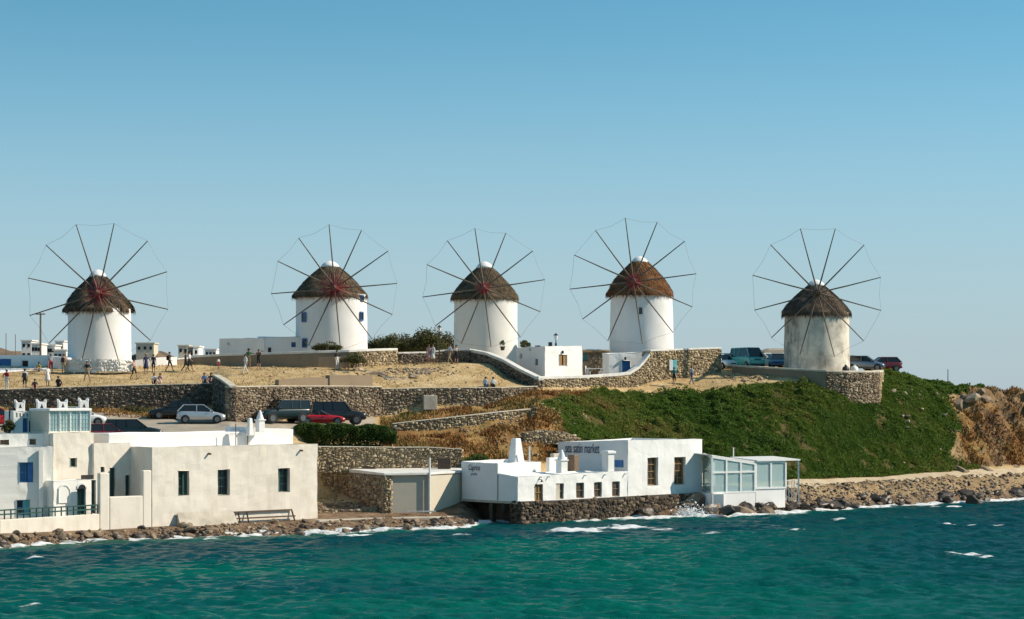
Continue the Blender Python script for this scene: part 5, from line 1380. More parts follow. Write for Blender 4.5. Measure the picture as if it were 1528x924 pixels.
mb = MB(); mb.prism(quad_plan((a[0] - .1, a[1] - .1), (b[0] + .1, b[1] - .1), 2.8), ZZ(523, 198.6) + .01, ZZ(521, 198.6)); mb.build('roof_edge', M['coping_white'], pg, offset=O)
# white wall with the blue door
a, b = XY(908.5, 195.4), XY(968, 196.3)
bd = small_house('white_lodge', 'shaded white wall with a blue door under the red thatched mill', quad_plan(a, b, 2.2), 10.8, [ZZ(528, 195.5), ZZ(525, 196.2), ZZ(525, 197), ZZ(527, 197)], M['white_b'], {0: [(928, 940.5, 538.5, 557, D_blue)]}, parapet=.05, bevel=.1)
p = P(933, 535, 195.7); mb = MB(); mb.lathe((p[0], p[1] - .1, p[2]), [(.04, -.15), (.1, -.1), (.1, .08), (.03, .14)], 8); mb.build('wall_lamp', M['metal_dark'], bd, offset=bd.location)
# low annex of the second mill
a, b = XY(327, 197), XY(394, 194.6); c2 = XY(462, 196.5)
an = small_house('low_annex', 'long low white annex with small blue windows beside the second mill', [a, b, XY(402, 199.5), XY(330, 202)], 11.6, ZZ(505, 196), M['white_b'], {0: [(340, 342.5, 512, 514.5, dict(frame=M['white_paint'], pane=M['dark'], fw=.03)), (395.5 - 6, 393.3, 523.5, 525.5, dict(frame=M['white_paint'], pane=M['dark'], fw=.03))]}, parapet=.06, cat='annex')
a2, b2 = XY(394.5, 195.2), XY(461, 196.4)
block(an, 'wall', quad_plan(a2, b2, 3.5), 11.6, [ZZ(504, 195.5), ZZ(502.5, 196), ZZ(502, 197), ZZ(502, 197)], M['white_b'], an.location, {0: [(434.5, 441.5, 511, 518, dict(W_bl)), (452.5, 460.5, 506, 518, dict(W_bl))]}, parapet=.05)
# white building left of the first mill
a, b = XY(-230, 186.8), XY(72, 187.4)
lw = small_house('white_cottage', 'low white cottage with pale blue shutters at the left of the first mill', quad_plan(a, b, 4.5), 11.0, [ZZ(530, 187)] * 4, M['white_b'], {0: [(-1, 16.5, 535.5, 546, dict(frame=M['blue_paint'], pane=M['blue_paint'], solid=True, nv=2, fw=.06)), (32, 42.5, 537.5, 548, dict(frame=M['white_paint'], pane=M['dark'], fw=.06))]}, parapet=.06, cat='cottage')
a, b = XY(72.2, 186.2), XY(101, 185.6)
small_house('white_outbuilding', 'plain white outbuilding joining the cottage to the first mill wall', quad_plan(a, b, 4), 11.0, [ZZ(531, 186), ZZ(534, 186), ZZ(534, 187), ZZ(531, 187)], M['white_b'], cat='outbuilding')
mb = MB(); mb.prism([XY(-230, 181.6), XY(0, 183.2), XY(40, 184.6), XY(72, 185.4), XY(72, 187.3), XY(-230, 186.7)], 11.0, [ZZ(556, 182), ZZ(556, 183), ZZ(552.5, 184.5), ZZ(549, 185.5), ZZ(548, 187), ZZ(548, 187)])
tag(mb.build('plinth', M['white_b'], None, bevel=.1), 'whitewashed plinth along the foot of the low cottage', 'plinth')
# ------------------------------------------------------------------ ground cover
def sample_grid(weight, N, rg):
    """random points on the terrain grid, chosen by area times weight"""
    P3 = np.stack([TX, TD, TZ], -1)
    a, b, c, d = P3[:-1, :-1], P3[:-1, 1:], P3[1:, 1:], P3[1:, :-1]
    ar = np.linalg.norm(np.cross(c - a, d - b), axis=-1) * 0.5
    w = ar * (weight[:-1, :-1] + weight[1:, 1:]) * 0.5
    w[(TPX[:-1, :-1] < -60) | (TPX[:-1, :-1] > 1590)] *= .4
    p = (w / w.sum()).ravel()
    idx = rg.choice(len(p), N, p=p)
    i, j = np.unravel_index(idx, w.shape)
    u, v = rg.uniform(size=(N, 1)), rg.uniform(size=(N, 1))
    return (a[i, j] * (1 - u) * (1 - v) + b[i, j] * u * (1 - v) + c[i, j] * u * v + d[i, j] * (1 - u) * v), TT[i, j], TPX[i, j]
rg = np.random.default_rng(5)
M['ice_plant'] = mat_island('ice_plant', [(0.0, (0.045, 0.100, 0.014)), (0.35, (0.095, 0.170, 0.022)), (0.62, (0.145, 0.200, 0.032)), (0.84, (0.22, 0.205, 0.048)), (1.0, (0.30, 0.20, 0.08))], rough=.7, noise_scale=.55, noise_amt=.55, spec=.25, big=(.09, .75), isl=.40, thin=.38)
pts, tt_, pp_ = sample_grid(np.where(TG > .55, TG, 0) * (TT < 10.8), 300000, rg)
gap = fbm(pts[:, 0] * .8, pts[:, 1] * .8 + pts[:, 2] * .6, 171, 4); gk = rg.uniform(size=len(pts)) < np.clip((gap - .28) * 9, .05, 1); pts = pts[gk]
hgt = np.clip(fbm(pts[:, 0] * 1.1, pts[:, 1] * 1.1 + pts[:, 2], 71, 3) - .35, 0, 1) * 1.15
pts[:, 2] += hgt * rg.uniform(0.35, 1.0, len(pts)) + .03
V, Fq = leaf_quads(pts, (.09, .24), rg, up=.25, slim=.6)
tag(np_mesh('ground_cover', V, Fq, M['ice_plant']), 'thick green ice plant carpet over the slope below the mills', 'ground cover', kind='stuff')
M['weeds'] = mat_island('dry_weeds', [(0.0, (0.11, 0.040, 0.018)), (0.3, (0.22, 0.090, 0.034)), (0.5, (0.33, 0.17, 0.055)), (0.7, (0.42, 0.28, 0.11)), (0.86, (0.20, 0.17, 0.06)), (1.0, (0.075, 0.10, 0.025))], rough=.9, noise_scale=.6, noise_amt=.25, spec=.1, big=(.16, .8), isl=.5)
pts, tt_, pp_ = sample_grid(np.where(TR > .3, TR, 0) * (TT > 3.9), 90000, rg)
k = fbm(pts[:, 0] * .7, pts[:, 1] * .7, 72, 3); keep_ = rg.uniform(size=len(pts)) < np.clip((k - .38) * 4, .03, 1)
keep_ &= ~((tt_ > 6.15) & (tt_ < 7.05) & (pp_ > 580) & (pp_ < 800)); pts = pts[keep_]
V, Fq = blade_tris(pts, (.10, .36), rg, .5, .05)
tag(np_mesh('dry_weeds', V, Fq, M['weeds']), 'rust and gold dry weeds on the terraced slope', 'weeds', kind='stuff')
M['straw_grass'] = mat_island('straw_grass', [(0.0, (0.30, 0.20, 0.09)), (0.6, (0.50, 0.36, 0.17)), (1.0, (0.24, 0.21, 0.09))], rough=.95, noise_scale=.4, noise_amt=.3, spec=.1)
wt = ((TT > 9.0) & (TT < 10.7) & (TPX < 1190)).astype(float) * sstep(.46, .62, fbm(TX * .6, TD * .6, 73, 3))
pts, _, _ = sample_grid(wt, 12000, rg)
V, Fq = blade_tris(pts, (.06, .22), rg, .6, .035)
tag(np_mesh('dry_grass', V, Fq, M['straw_grass']), 'short dry straw grass on the sandy hilltop', 'grass', kind='stuff')

# ------------------------------------------------------------------ hedge, bushes and trees
LEAF = [(0.0, (0.010, 0.020, 0.006)), (0.4, (0.026, 0.048, 0.014)), (0.75, (0.055, 0.085, 0.024)), (1.0, (0.10, 0.115, 0.040))]
M['leaf_dark'] = mat_island('dark_leaves', [(0.0, (0.03, 0.065, 0.014)), (0.5, (0.07, 0.13, 0.026)), (1.0, (0.12, 0.18, 0.04))], rough=.7, spec=.25, thin=.35)
M['leaf_olive'] = mat_island('olive_leaves', [(0.0, (0.05, 0.06, 0.02)), (0.5, (0.115, 0.12, 0.042)), (1.0, (0.18, 0.175, 0.075))], rough=.7, spec=.25, thin=.35)
M['leaf_dry'] = mat_island('dry_leaves', [(0.0, (0.05, 0.055, 0.022)), (0.5, (0.115, 0.11, 0.045)), (1.0, (0.18, 0.16, 0.07))], rough=.8, spec=.2, thin=.35)
M['bark'] = mat_plain('bark', (0.10, 0.075, 0.05), .95, c2=(0.05, 0.038, 0.028), scale=3, bump=.6)
def hedge():
    root = empty('hedge', (*XY(515, 167.2), 5.6), 0, 'clipped dark green hedge below the red convertible', 'hedge')
    O = np.array(root.location); rg = np.random.default_rng(8)
    n = 24000; px = rg.uniform(440, 592, n); u = rg.uniform(0, 1, n); v = rg.uniform(0, 1, n)
    top = 7.22 + .22 * (fbm(px * .06, px * 0 + 3, 4, 3) - .5) * 2 - .5 * sstep(575, 592, px)
    d = 166.9 + v * .9 - .25 * np.sin(u * 3.1); z = 5.25 + (top - 5.25) * np.sqrt(u)
    bul = fbm(px * .09, z * 1.3, 14, 3); d = d - .5 * bul
    C = np.stack([(px - CX) * d / F, d, z], -1) - O
    V, Fq = leaf_quads(C, (.10, .22), rg, .3, .5); np_mesh('foliage', V, Fq, M['leaf_dark'], root)
    mb = MB()
    for p in np.linspace(446, 586, 12): x, y = XY(p, 167.2); mb.tube([(x - O[0], y - O[1], -.3), (x - O[0] + .05, y - O[1], .9)], [.05, .03], 6)
    mb.build('stems', M['bark'], root)
hedge()
def bush(name, label, px, d, wpx, hpx, mat, n=2600, cat='bush', group=None, z=None, leaf=(.1, .22), seed=0):
    x, y = XY(px, d); z0 = ground(x, y) if z is None else z; w = wpx * d / F / 2; h = hpx * d / F
    root = empty(name, (x, y, z0), 0, label, cat, group); rg = np.random.default_rng(seed + 31)
    C = crown_points((0, 0, h * .42), (w, w * .8, h * .6), n, rg, 16, .38); C[:, 2] = np.maximum(C[:, 2], .02)
    V, Fq = leaf_quads(C, leaf, rg, .25, .5); np_mesh('foliage', V, Fq, mat, root)
    mb = MB()
    for k in range(5):
        a = k * 1.3 + seed; mb.tube([(0, 0, -.2), (.25 * w * math.cos(a), .25 * w * math.sin(a), h * .3), (.55 * w * math.cos(a), .5 * w * math.sin(a), h * .6)], [.05, .035, .015], 6)
    mb.build('stems', M['bark'], root)
    return root
bush('bush', 'olive green bush rising behind the coping at the blue windowed mill', 488, 189.6, 46, 17, M['leaf_olive'], z=ZZ(526, 189.6), seed=1)
bush('bush', 'rounded green bush against the golden stone wall under the mill', 526, 185.8, 50, 20, M['leaf_olive'], z=ZZ(545, 185.8), seed=2)
for i, (px, d, w, h) in enumerate([(120, 171.6, 60, 16), (205, 172.6, 55, 14), (262, 173.6, 50, 15), (40, 170.8, 50, 13)]):
    bush('bush', 'scrubby dark bush at the foot of the long dark terrace wall', px, d, w, h, M['leaf_dry'], 1800, group='bushes under the terrace wall', seed=10 + i)
bush('bush', 'bright green weed clump behind the lettered restaurant wall', 714, 165.6, 44, 18, M['leaf_dark'], 2400, z=ZZ(694, 165.6), seed=20)
bush('bush', 'pale potted greenery on the roof beside the red car', 14, 144.4, 20, 22, M['leaf_olive'], 1200, z=ZZ(646, 144.4), seed=21)
bush('bush', 'small bare shrub on the ridge by the thin pole', 1398, 210.5, 16, 9, M['leaf_dry'], 350, seed=22)
bush('bush', 'olive bush peeping out beside the plain off-white mill', 784, 212, 22, 20, M['leaf_olive'], 1200, z=ZZ(524, 212), seed=23)
def tree(px, d, y0, y1, wpx, seed, mat, label):
    x, y = XY(px, d); z0 = ground(x, y); zt = ZZ(y0, d); w = wpx * d / F / 2; h = zt - z0
    root = empty('tree', (x, y, z0), 0, label, 'tree', 'trees behind the mills'); rg = np.random.default_rng(seed)
    cz = h * .56
    mb = MB(); rr = random.Random(seed)
    top = Vector((rr.uniform(-.2, .2), 0, h * .55)); mb.tube([(0, 0, -.3), (.05, 0, h * .25), tuple(top)], [.2, .15, .11], 8)
    for k in range(8):
        a = k * .8 + seed; e = top + Vector((math.cos(a) * w * .7, math.sin(a) * w * .6, h * rr.uniform(.1, .35))); mb.tube([tuple(top), tuple((top + e) / 2 + Vector((0, 0, .1))), tuple(e)], [.08, .05, .02], 6)
    mb.build('trunk', M['bark'], root)
    C = crown_points((0, 0, cz), (w * 1.1, w * .9, h * .44), 5200, rg, 26, .36)
    V, Fq = leaf_quads(C, (.14, .32), rg, .2, .45); np_mesh('crown', V, Fq, mat, root)
for i, (px, d, y0, w) in enumerate([(560, 222, 495, 44), (585, 219, 493, 48), (610, 221, 487, 56), (636, 218, 485, 54), (662, 222, 487, 50), (684, 224, 492, 40)]):
    tree(px, d, y0, 522, w, 40 + i, M['leaf_olive'] if i % 2 else M['leaf_dry'], 'low olive green tree between the second and third mills')

# ------------------------------------------------------------------ rocks
def rock_mesh(seed, sub=2, flat=.7):
    bm = bmesh.new(); bmesh.ops.create_icosphere(bm, subdivisions=sub, radius=.5)
    rr = random.Random(seed)
    planes = [(Vector((rr.gauss(0, 1), rr.gauss(0, 1), rr.gauss(0, 1))).normalized(), rr.uniform(.22, .40)) for _ in range(11)]
    for v in bm.verts:
        for nrm, dist in planes:
            t = v.co.dot(nrm)
            if t > dist: v.co -= nrm * (t - dist) * .92
        v.co += Vector((rr.gauss(0, .018), rr.gauss(0, .018), rr.gauss(0, .018)))
        v.co.z *= flat
    me = bpy.data.meshes.new('boulder'); bm.to_mesh(me); bm.free(); return me
ROCKS = {}
for mname in ('rock', 'rock_pale', 'rock_wet'):
    L = []
    for k in range(8):
        me = rock_mesh(k + 3); me.materials.append(M[mname]); L.append(me)
    ROCKS[mname] = L
rr = random.Random(77)
def boulder(x, y, z, s, mname, label, group):
    o = bpy.data.objects.new('boulder', rr.choice(ROCKS[mname])); COL.objects.link(o)
    o.location = (x, y, z); o.rotation_euler = (rr.uniform(-.3, .3), rr.uniform(-.3, .3), rr.uniform(0, 6.28)); o.scale = (s * rr.uniform(.85, 1.35), s * rr.uniform(.8, 1.2), s * rr.uniform(.75, 1.2))
    return tag(o, label, 'boulder', group)
small = []
def shore_rocks(px0, px1, n, t0, t1, smin, smax, mats, label, group, big_share=1.0):
    for i in range(n):
        px = rr.uniform(px0, px1); t = rr.uniform(t0, t1)
        D_, Z_ = prof(np.array([px])); k = int(t); f = t - k; d = float(D_[0, k] * (1 - f) + D_[0, k + 1] * f); z = float(Z_[0, k] * (1 - f) + Z_[0, k + 1] * f)
        x = (px - CX) * d / F; s = smin + (smax - smin) * rr.random() ** (2 if label else 3)
        if label and s * F / d >= 9.5: boulder(x, d, z + s * .12, s, rr.choice(mats), label, group)
        else: small.append((x, d, None if not label else z + s * .1, s, rr.choice(mats)))
WET, MIX, DRY = ['rock_wet'], ['rock', 'rock_wet', 'rock', 'rock_pale'], ['rock_pale', 'rock', 'rock_pale']
shore_rocks(-40, 475, 54, 1.96, 2.5, .5, 1.15, ['rock_wet', 'rock_wet', 'rock'], 'wet brown boulder at the waterline below the cream houses', 'boulders below the houses')
shore_rocks(-40, 475, 44, 2.4, 2.95, .45, .8, ['rock', 'rock_wet', 'rock', 'rock_wet', 'rock_pale'], 'dry brown boulder heaped against the foot of the cream houses', 'dry boulders below the houses')
shore_rocks(475, 692, 36, 1.95, 2.6, .5, 1.0, ['rock', 'rock_wet', 'rock'], 'boulder in the rubble below the quay of the boat store', 'boulders below the quay')
shore_rocks(690, 775, 8, 1.9, 2.5, .6, 1.3, WET, 'dark wet boulder under the lettered end wall', 'boulders under the end wall')
shore_rocks(780, 1040, 16, 1.85, 2.2, .5, 1.0, WET, 'dark wet boulder at the foot of the restaurant sea wall', 'boulders at the sea wall')
shore_rocks(1040, 1200, 46, 1.95, 2.9, .6, 2.0, ['rock', 'rock_wet', 'rock_wet'], 'brown boulder piled below the glass pavilion', 'boulders below the pavilion')
shore_rocks(1200, 1420, 40, 1.93, 2.45, .5, 1.4, ['rock_wet', 'rock_wet', 'rock'], 'brown boulder on the shore below the sandy path', 'boulders below the path')
shore_rocks(1400, 1600, 30, 1.92, 2.4, .7, 2.0, WET, 'low dark wet boulder at the edge of the stony beach', 'boulders at the beach edge')
for i in range(16):
    px = 505 + i * 9.5 + rr.uniform(-4, 4); d = d_at(px, 559 - 7 * math.sin(i * .5)); x = (px - CX) * d / F
    o = boulder(x, d, ground(x, d) - .1, rr.uniform(1.0, 1.9), rr.choice(['rock', 'rock_pale', 'rock']), 'flat brown rock in the ledge between the terrace wall and rubble wall', 'rocks of the hilltop ledge'); o.scale.z *= .55
for i in range(9):
    px = rr.uniform(1325, 1415); t = rr.uniform(6.5, 9.5); D_, Z_ = prof(np.array([px])); k = int(t); f = t - k; d = float(D_[0, k] * (1 - f) + D_[0, k + 1] * f); x = (px - CX) * d / F
    boulder(x, d - .15, ground(x, d) + .15, rr.uniform(.45, .8), 'rock_pale', 'pale stone scattered in the upper green slope', 'pale stones in the green slope')
for i in range(12):
    px = 1112 + i * 12.5 + rr.uniform(-4, 4); t = rr.uniform(2.05, 2.5); D_, Z_ = prof(np.array([px])); d = float(D_[0, 2] * (3 - t) + D_[0, 3] * (t - 2)); z = float(Z_[0, 2] * (3 - t) + Z_[0, 3] * (t - 2))
    o = boulder((px - CX) * d / F, d, z + .05, rr.uniform(1.5, 2.4), rr.choice(['rock', 'rock_wet', 'rock_wet']), 'large slanting slab of dark rock between the shelter and the beach', 'rock slabs by the shelter'); o.scale.z *= .6
# named large ones
for (px, d, z, s, mn, lab) in [(1036, 169.9, 1.0, 2.7, 'rock', 'big brown rock between the restaurant and the glass pavilion'), (963, 165.6, .55, 1.6, 'rock_wet', 'black hollow rock against the restaurant sea wall'), (1085, 166.8, .55, 1.7, 'rock_wet', 'big slanting dark rock below the glass pavilion'),
                               (1390, 203.0, 7.2, 1.0, 'rock_pale', 'pale upright rock in the green slope'), (1452, 187.6, .1, 2.3, 'rock_wet', 'long dark rock ledge off the stony beach')]:
    o = boulder(XY(px, d)[0], d, z, s, mn, lab, None); o.pop('group', None) if 'group' in o.keys() else None
for i in range(16):
    px = rr.uniform(1418, 1570); t = rr.uniform(4.6, 9.6); D_, Z_ = prof(np.array([px])); k = int(t); f = t - k; d = float(D_[0, k] * (1 - f) + D_[0, k + 1] * f); x = (px - CX) * d / F
    boulder(x, d - .1, ground(x, d) - .3, rr.uniform(.9, 2.2), rr.choice(['rock', 'rock', 'rock_pale']), 'brown boulder in the bare rocky outcrop beside the green slope', 'boulders of the outcrop')
shore_rocks(1190, 1600, 2300, 2.1, 3.5, .09, .5, ['rock_pale', 'rock', 'rock_pale', 'rock_wet'], '', '')
shore_rocks(1190, 1600, 500, 2.0, 2.7, .2, .46, ['rock', 'rock_pale'], '', '')
shore_rocks(-60, 700, 1100, 1.95, 2.9, .16, .44, MIX, '', '')
shore_rocks(1040, 1200, 350, 2.0, 2.95, .18, .46, ['rock', 'rock_wet'], '', '')
for i in range(900):                               # loose stones over the weedy slope, the yard and the hilltop
    z_ = rr.random()
    if z_ < .3: px, t = rr.uniform(680, 880), rr.uniform(5, 7.6)
    elif z_ < .42: px, t = rr.uniform(474, 570), rr.uniform(3.2, 4)
    elif z_ < .62: px, t = rr.gauss(620, 30), rr.uniform(9.55, 9.8)
    elif z_ < .72: px, t = rr.uniform(400, 700), rr.uniform(9.1, 10)
    elif z_ < .78: px, t = rr.uniform(1060, 1150), rr.uniform(8.2, 9.4)
    elif z_ < .88: px, t = rr.uniform(1320, 1430), rr.uniform(5, 10)
    else: px, t = rr.uniform(1418, 1570), rr.uniform(4.5, 10)
    D_, Z_ = prof(np.array([px])); k = int(t); f = t - k; d = float(D_[0, k] * (1 - f) + D_[0, k + 1] * f); x = (px - CX) * d / F
    small.append((x, d, None, rr.uniform(.12, .42), rr.choice(['rock_pale', 'rock_pale', 'rock'])))
qx = np.array([q[0] for q in small]); qy = np.array([q[1] for q in small]); qz, qt, qp = ground_t(qx, qy); qz = qz + rough(qx, qy, qp, qt)
small = [(q[0], q[1], float(g_) + q[3] * .1 if q[2] is None else q[2], q[3], q[4]) for q, g_ in zip(small, qz)]
base = [rock_mesh(50 + k, 1) for k in range(6)]
bv = []; bf = []
for me in base:
    co = np.zeros(len(me.vertices) * 3); me.vertices.foreach_get('co', co); bv.append(co.reshape(-1, 3)); bf.append(np.array([p.vertices[:] for p in me.polygons])); bpy.data.meshes.remove(me)
for mn in ('rock', 'rock_pale', 'rock_wet'):
    V = []; Fq = []; n0 = 0
    for (x, y, z, s, m_) in small:
        if m_ != mn: continue
        k = rr.randrange(6); a = rr.uniform(0, 6.28); co, si = math.cos(a), math.sin(a); q = bv[k] * np.array([s * rr.uniform(.8, 1.5), s, s * rr.uniform(.7, 1.1)])
        V.append(np.stack([q[:, 0] * co - q[:, 1] * si + x, q[:, 0] * si + q[:, 1] * co + y, q[:, 2] + z], -1)); Fq.append(bf[k] + n0); n0 += len(q)
    if V:
        lab = {'rock': 'small brown stones strewn along the shore', 'rock_pale': 'small pale stones on the beach and slopes', 'rock_wet': 'small dark wet stones at the waterline'}[mn]
        tag(np_mesh('loose_stones', np.concatenate(V), np.concatenate(Fq), M[mn]), lab, 'stones', kind='stuff')
# stones with straw along the hilltop ledge
# splash of a wave against the big rock
rg = np.random.default_rng(15); n = 1500
c = np.array(P(1030, 770, 167.6)); a = rg.uniform(0, math.pi, n); s = rg.beta(1.2, 2.2, n)
C = c + np.stack([np.cos(a) * s * 1.9 + rg.normal(0, .15, n), rg.normal(0, .5, n), np.sin(a) * s * 1.7 * rg.uniform(.3, 1, n) - .1], -1)
M['spray'] = mat_plain('spray', (0.85, 0.87, 0.88), .6, c2=(0.78, 0.82, 0.84))
V, Fq = leaf_quads(C, (.05, .2), rg, .2, .7)
tag(np_mesh('spray', V, Fq, M['spray']), 'white spray of a wave breaking by the big rock', 'spray', kind='stuff')
# ------------------------------------------------------------------ cars
def paint(name, c, rough=.28, metal=0.0):
    m, nt, b = new_mat('car_paint_' + name); b.inputs['Base Color'].default_value = (*c, 1); b.inputs['Roughness'].default_value = rough; b.inputs['Metallic'].default_value = metal
    b.inputs['Coat Weight'].default_value = .25; b.inputs['Coat Roughness'].default_value = .08
    return m
M['car_glass'] = mat_glass('car_glass', (0.015, 0.02, 0.022), .04)
M['lamp_clear'] = mat_plain('lamp_lens', (0.75, 0.77, 0.78), .15)
M['lamp_red'] = mat_plain('tail_lens', (0.35, 0.015, 0.015), .25)
M['plastic'] = mat_plain('bumper_plastic', (0.03, 0.03, 0.032), .6)
M['rim'] = mat_plain('rim_metal', (0.20, 0.20, 0.205), .4, .7)
KIND = {   # length, width, height, body stations (x/L, z low, z high, half width factor), greenhouse (base front, roof front, roof rear, base rear)/L, wheel radius, wheel x/L
    'hatch': (3.75, 1.64, 1.43, [(.5, .34, .56, .74), (.485, .24, .66, .90), (.40, .2, .76, .98), (.255, .2, .90, 1), (0, .2, .94, 1), (-.32, .2, .97, 1), (-.46, .22, .98, .95), (-.5, .34, .92, .86)], (.255, .06, -.36, -.475), .29, (.325, -.32)),
    'sedan': (4.4, 1.70, 1.40, [(.5, .34, .56, .76), (.485, .24, .66, .92), (.40, .2, .76, .98), (.22, .2, .90, 1), (0, .2, .93, 1), (-.30, .2, .96, 1), (-.46, .22, .96, .95), (-.5, .34, .88, .86)], (.22, .05, -.22, -.36), .30, (.31, -.30)),
    'estate': (4.3, 1.68, 1.44, [(.5, .34, .56, .76), (.485, .24, .66, .92), (.40, .2, .76, .98), (.23, .2, .90, 1), (0, .2, .93, 1), (-.35, .2, .96, 1), (-.47, .22, .96, .96), (-.5, .34, .90, .88)], (.23, .07, -.43, -.485), .30, (.31, -.31)),
    'suv': (4.35, 1.80, 1.80, [(.5, .42, .72, .80), (.485, .34, .90, .94), (.40, .3, 1.02, .98), (.22, .3, 1.12, 1), (0, .3, 1.14, 1), (-.35, .3, 1.15, 1), (-.48, .32, 1.15, .97), (-.5, .42, 1.1, .92)], (.22, .10, -.465, -.49), .37, (.31, -.31)),
    'van': (4.2, 1.75, 1.98, [(.5, .38, .72, .84), (.485, .28, .95, .96), (.44, .26, 1.12, 1), (.30, .26, 1.18, 1), (0, .26, 1.18, 1), (-.35, .26, 1.18, 1), (-.48, .28, 1.18, .98), (-.5, .38, 1.1, .95)], (.44, .27, -.47, -.49), .31, (.33, -.31)),
    'open': (3.7, 1.56, 1.14, [(.5, .3, .48, .74), (.485, .22, .58, .90), (.40, .18, .70, .98), (.16, .18, .80, 1), (0, .18, .80, 1), (-.25, .18, .82, 1), (-.45, .2, .78, .94), (-.5, .3, .66, .82)], (.16, .06, 0, 0), .29, (.33, -.31)),
}
def car(label, px, d, heading, kind, pm, group=None, z=None, name='parked_car'):
    L, W, H, stn, gh, wr, wx = KIND[kind]; x, y = XY(px, d); zg = (ground(x, y) + .06) if z is None else z
    root = empty(name, (x, y, zg), R(heading), label, 'van' if kind == 'van' else 'car', group)
    hw = W / 2
    rings = []
    for (fx, lo, hi, k) in stn:
        w = hw * k; X = fx * L; m = (lo + hi) / 2
        half = [(w * .86, lo), (w * .98, lo + .10), (w, m), (w * .985, hi - .12), (w * .90, hi - .01), (w * .55, hi + .015)]
        rings.append([(X, yy, zz) for yy, zz in half] + [(X, -yy, zz) for yy, zz in reversed(half)])
    mb = MB(); n = len(rings[0])
    for r_ in rings: mb.v += r_
    for i in range(len(rings) - 1):
        for k in range(n):
            k2 = (k + 1) % n; mb.f.append((i * n + k, (i + 1) * n + k, (i + 1) * n + k2, i * n + k2)); mb.m.append(0)
    mb.f.append(tuple(range(n))); mb.m.append(0); e = (len(rings) - 1) * n; mb.f.append(tuple(e + k for k in reversed(range(n)))); mb.m.append(0)
    body = mb.build('body', pm, root, smooth=True)
    md = body.modifiers.new('soft', 'SUBSURF'); md.levels = 1; md.render_levels = 1
    belt = lambda fx: np.interp(-fx, [-s[0] for s in stn], [s[2] for s in stn])
    bf, rf, rrr, br = [g * L for g in gh]
    wb, wt = hw * .90, hw * .74
    if kind != 'open':
        zb_f, zb_r = belt(gh[0]) - .02, belt(gh[3]) - .02; zt = H - .04
        FL, FR = (bf, wb, zb_f), (bf, -wb, zb_f); RL, RR_ = (br, wb, zb_r), (br, -wb, zb_r)
        TFL, TFR = (rf, wt, zt), (rf, -wt, zt); TRL, TRR = (rrr, wt, zt), (rrr, -wt, zt)
        for nm, q in (('windscreen', (FR, FL, TFL, TFR)), ('rear_window', (RL, RR_, TRR, TRL)), ('side_window', (FL, RL, TRL, TFL)), ('side_window', (RR_, FR, TFR, TRR))):
            g = MB(); g.quad(*q); g.build(nm, M['car_glass'], root)
        g = MB(); g.prism([(rf + .04, -wt - .01), (rf + .04, wt + .01), (rrr - .04, wt + .01), (rrr - .04, -wt - .01)], zt - .01, zt + .05); g.build('roof', pm, root, bevel=.03, smooth=False)
        for s in (1, -1):
            for (a, b) in (((bf, wb * s, zb_f), (rf, wt * s, zt)), ((br, wb * s, zb_r), (rrr, wt * s, zt)), ((bf * .1 + br * .3 + .1, wb * s * 1.005, belt(0) - .02), (rf * .4 + rrr * .3 - .02, wt * s * 1.01, zt))):
                g = MB(); g.bar(a, b, .07, .06); g.build('pillar', pm, root)
            if kind in ('suv', 'van', 'estate'):
                g = MB(); g.bar((br * .55, wb * s * 1.005, belt(-.3) - .02), (rrr * .6, wt * s * 1.01, zt), .08, .06); g.build('pillar', pm, root)
        mz = zb_f + .06
    else:
        zt = H; FL, FR = (bf, wb * .9, .80), (bf, -wb * .9, .80); TL, TR_ = (rf - .25, wb * .78, zt), (rf - .25, -wb * .78, zt)
        g = MB(); g.quad(FR, FL, TL, TR_); g.build('windscreen', M['car_glass'], root)
        for a, b in ((FL, TL), (FR, TR_), (TL, TR_)): g = MB(); g.bar(a, b, .05); g.build('windscreen_frame', M['metal_grey'], root)
        for s in (.36, -.36):
            g = MB(); g.box((-.25, s, .86), (.14, .48, .42)); g.box((-.02, s, .80), (.5, .46, .1)); g.build('seat', M['plastic'], root, bevel=.04)
        g = MB(); g.box((-.1, 0, .822), (.95, hw * 1.5, .02)); g.build('cockpit', M['black'], root)
        g = MB(); g.box((-.85, 0, .86), (.5, hw * 1.3, .14)); g.build('folded_hood', M['plastic'], root, bevel=.05)
        mz = .86
    for s in (1, -1):
        for fx in wx:
            g = MB(); g.lathe((fx * L, s * (hw - .07) - .11, wr), [(wr * .62, 0), (wr * .93, .01), (wr, .05), (wr, .17), (wr * .93, .21), (wr * .62, .22)], 20, axis='y')
            wv = g.build('wheel', M['black'], root)
            g = MB(); yo = s * (hw - .07) + (.112 if s > 0 else -.112); g.lathe((fx * L, yo - .01, wr), [(wr * .2, 0), (wr * .64, .0), (wr * .64, .02), (wr * .2, .02)], 14, axis='y'); g.build('rim', M['rim'], wv)
            g = MB(); g.lathe((fx * L, s * (hw - .035) - .04, wr + .02), [(wr * 1.17, 0), (wr * 1.17, .08)], 20, axis='y'); g.build('wheel_arch', M['black'], root)
        h0 = stn[1][2] - .10
        g = MB(); g.box((L * .478, s * hw * .62, h0), (.10, hw * .36, .13)); g.build('headlight', M['lamp_clear'], root, bevel=.03)
        g = MB(); g.box((-L * .488, s * hw * .74, stn[-2][2] - .18), (.07, hw * .22, .2)); g.build('tail_light', M['lamp_red'], root, bevel=.02)
        g = MB(); g.box((bf - .25, s * (hw + .07), mz), (.10, .16, .12)); g.build('mirror', pm, root, bevel=.03)
    g = MB(); g.box((L * .485, 0, .40 if kind != 'suv' else .55), (.12, W * .86, .16)); g.build('bumper', M['plastic'] if kind in ('suv', 'van') else pm, root, bevel=.04)
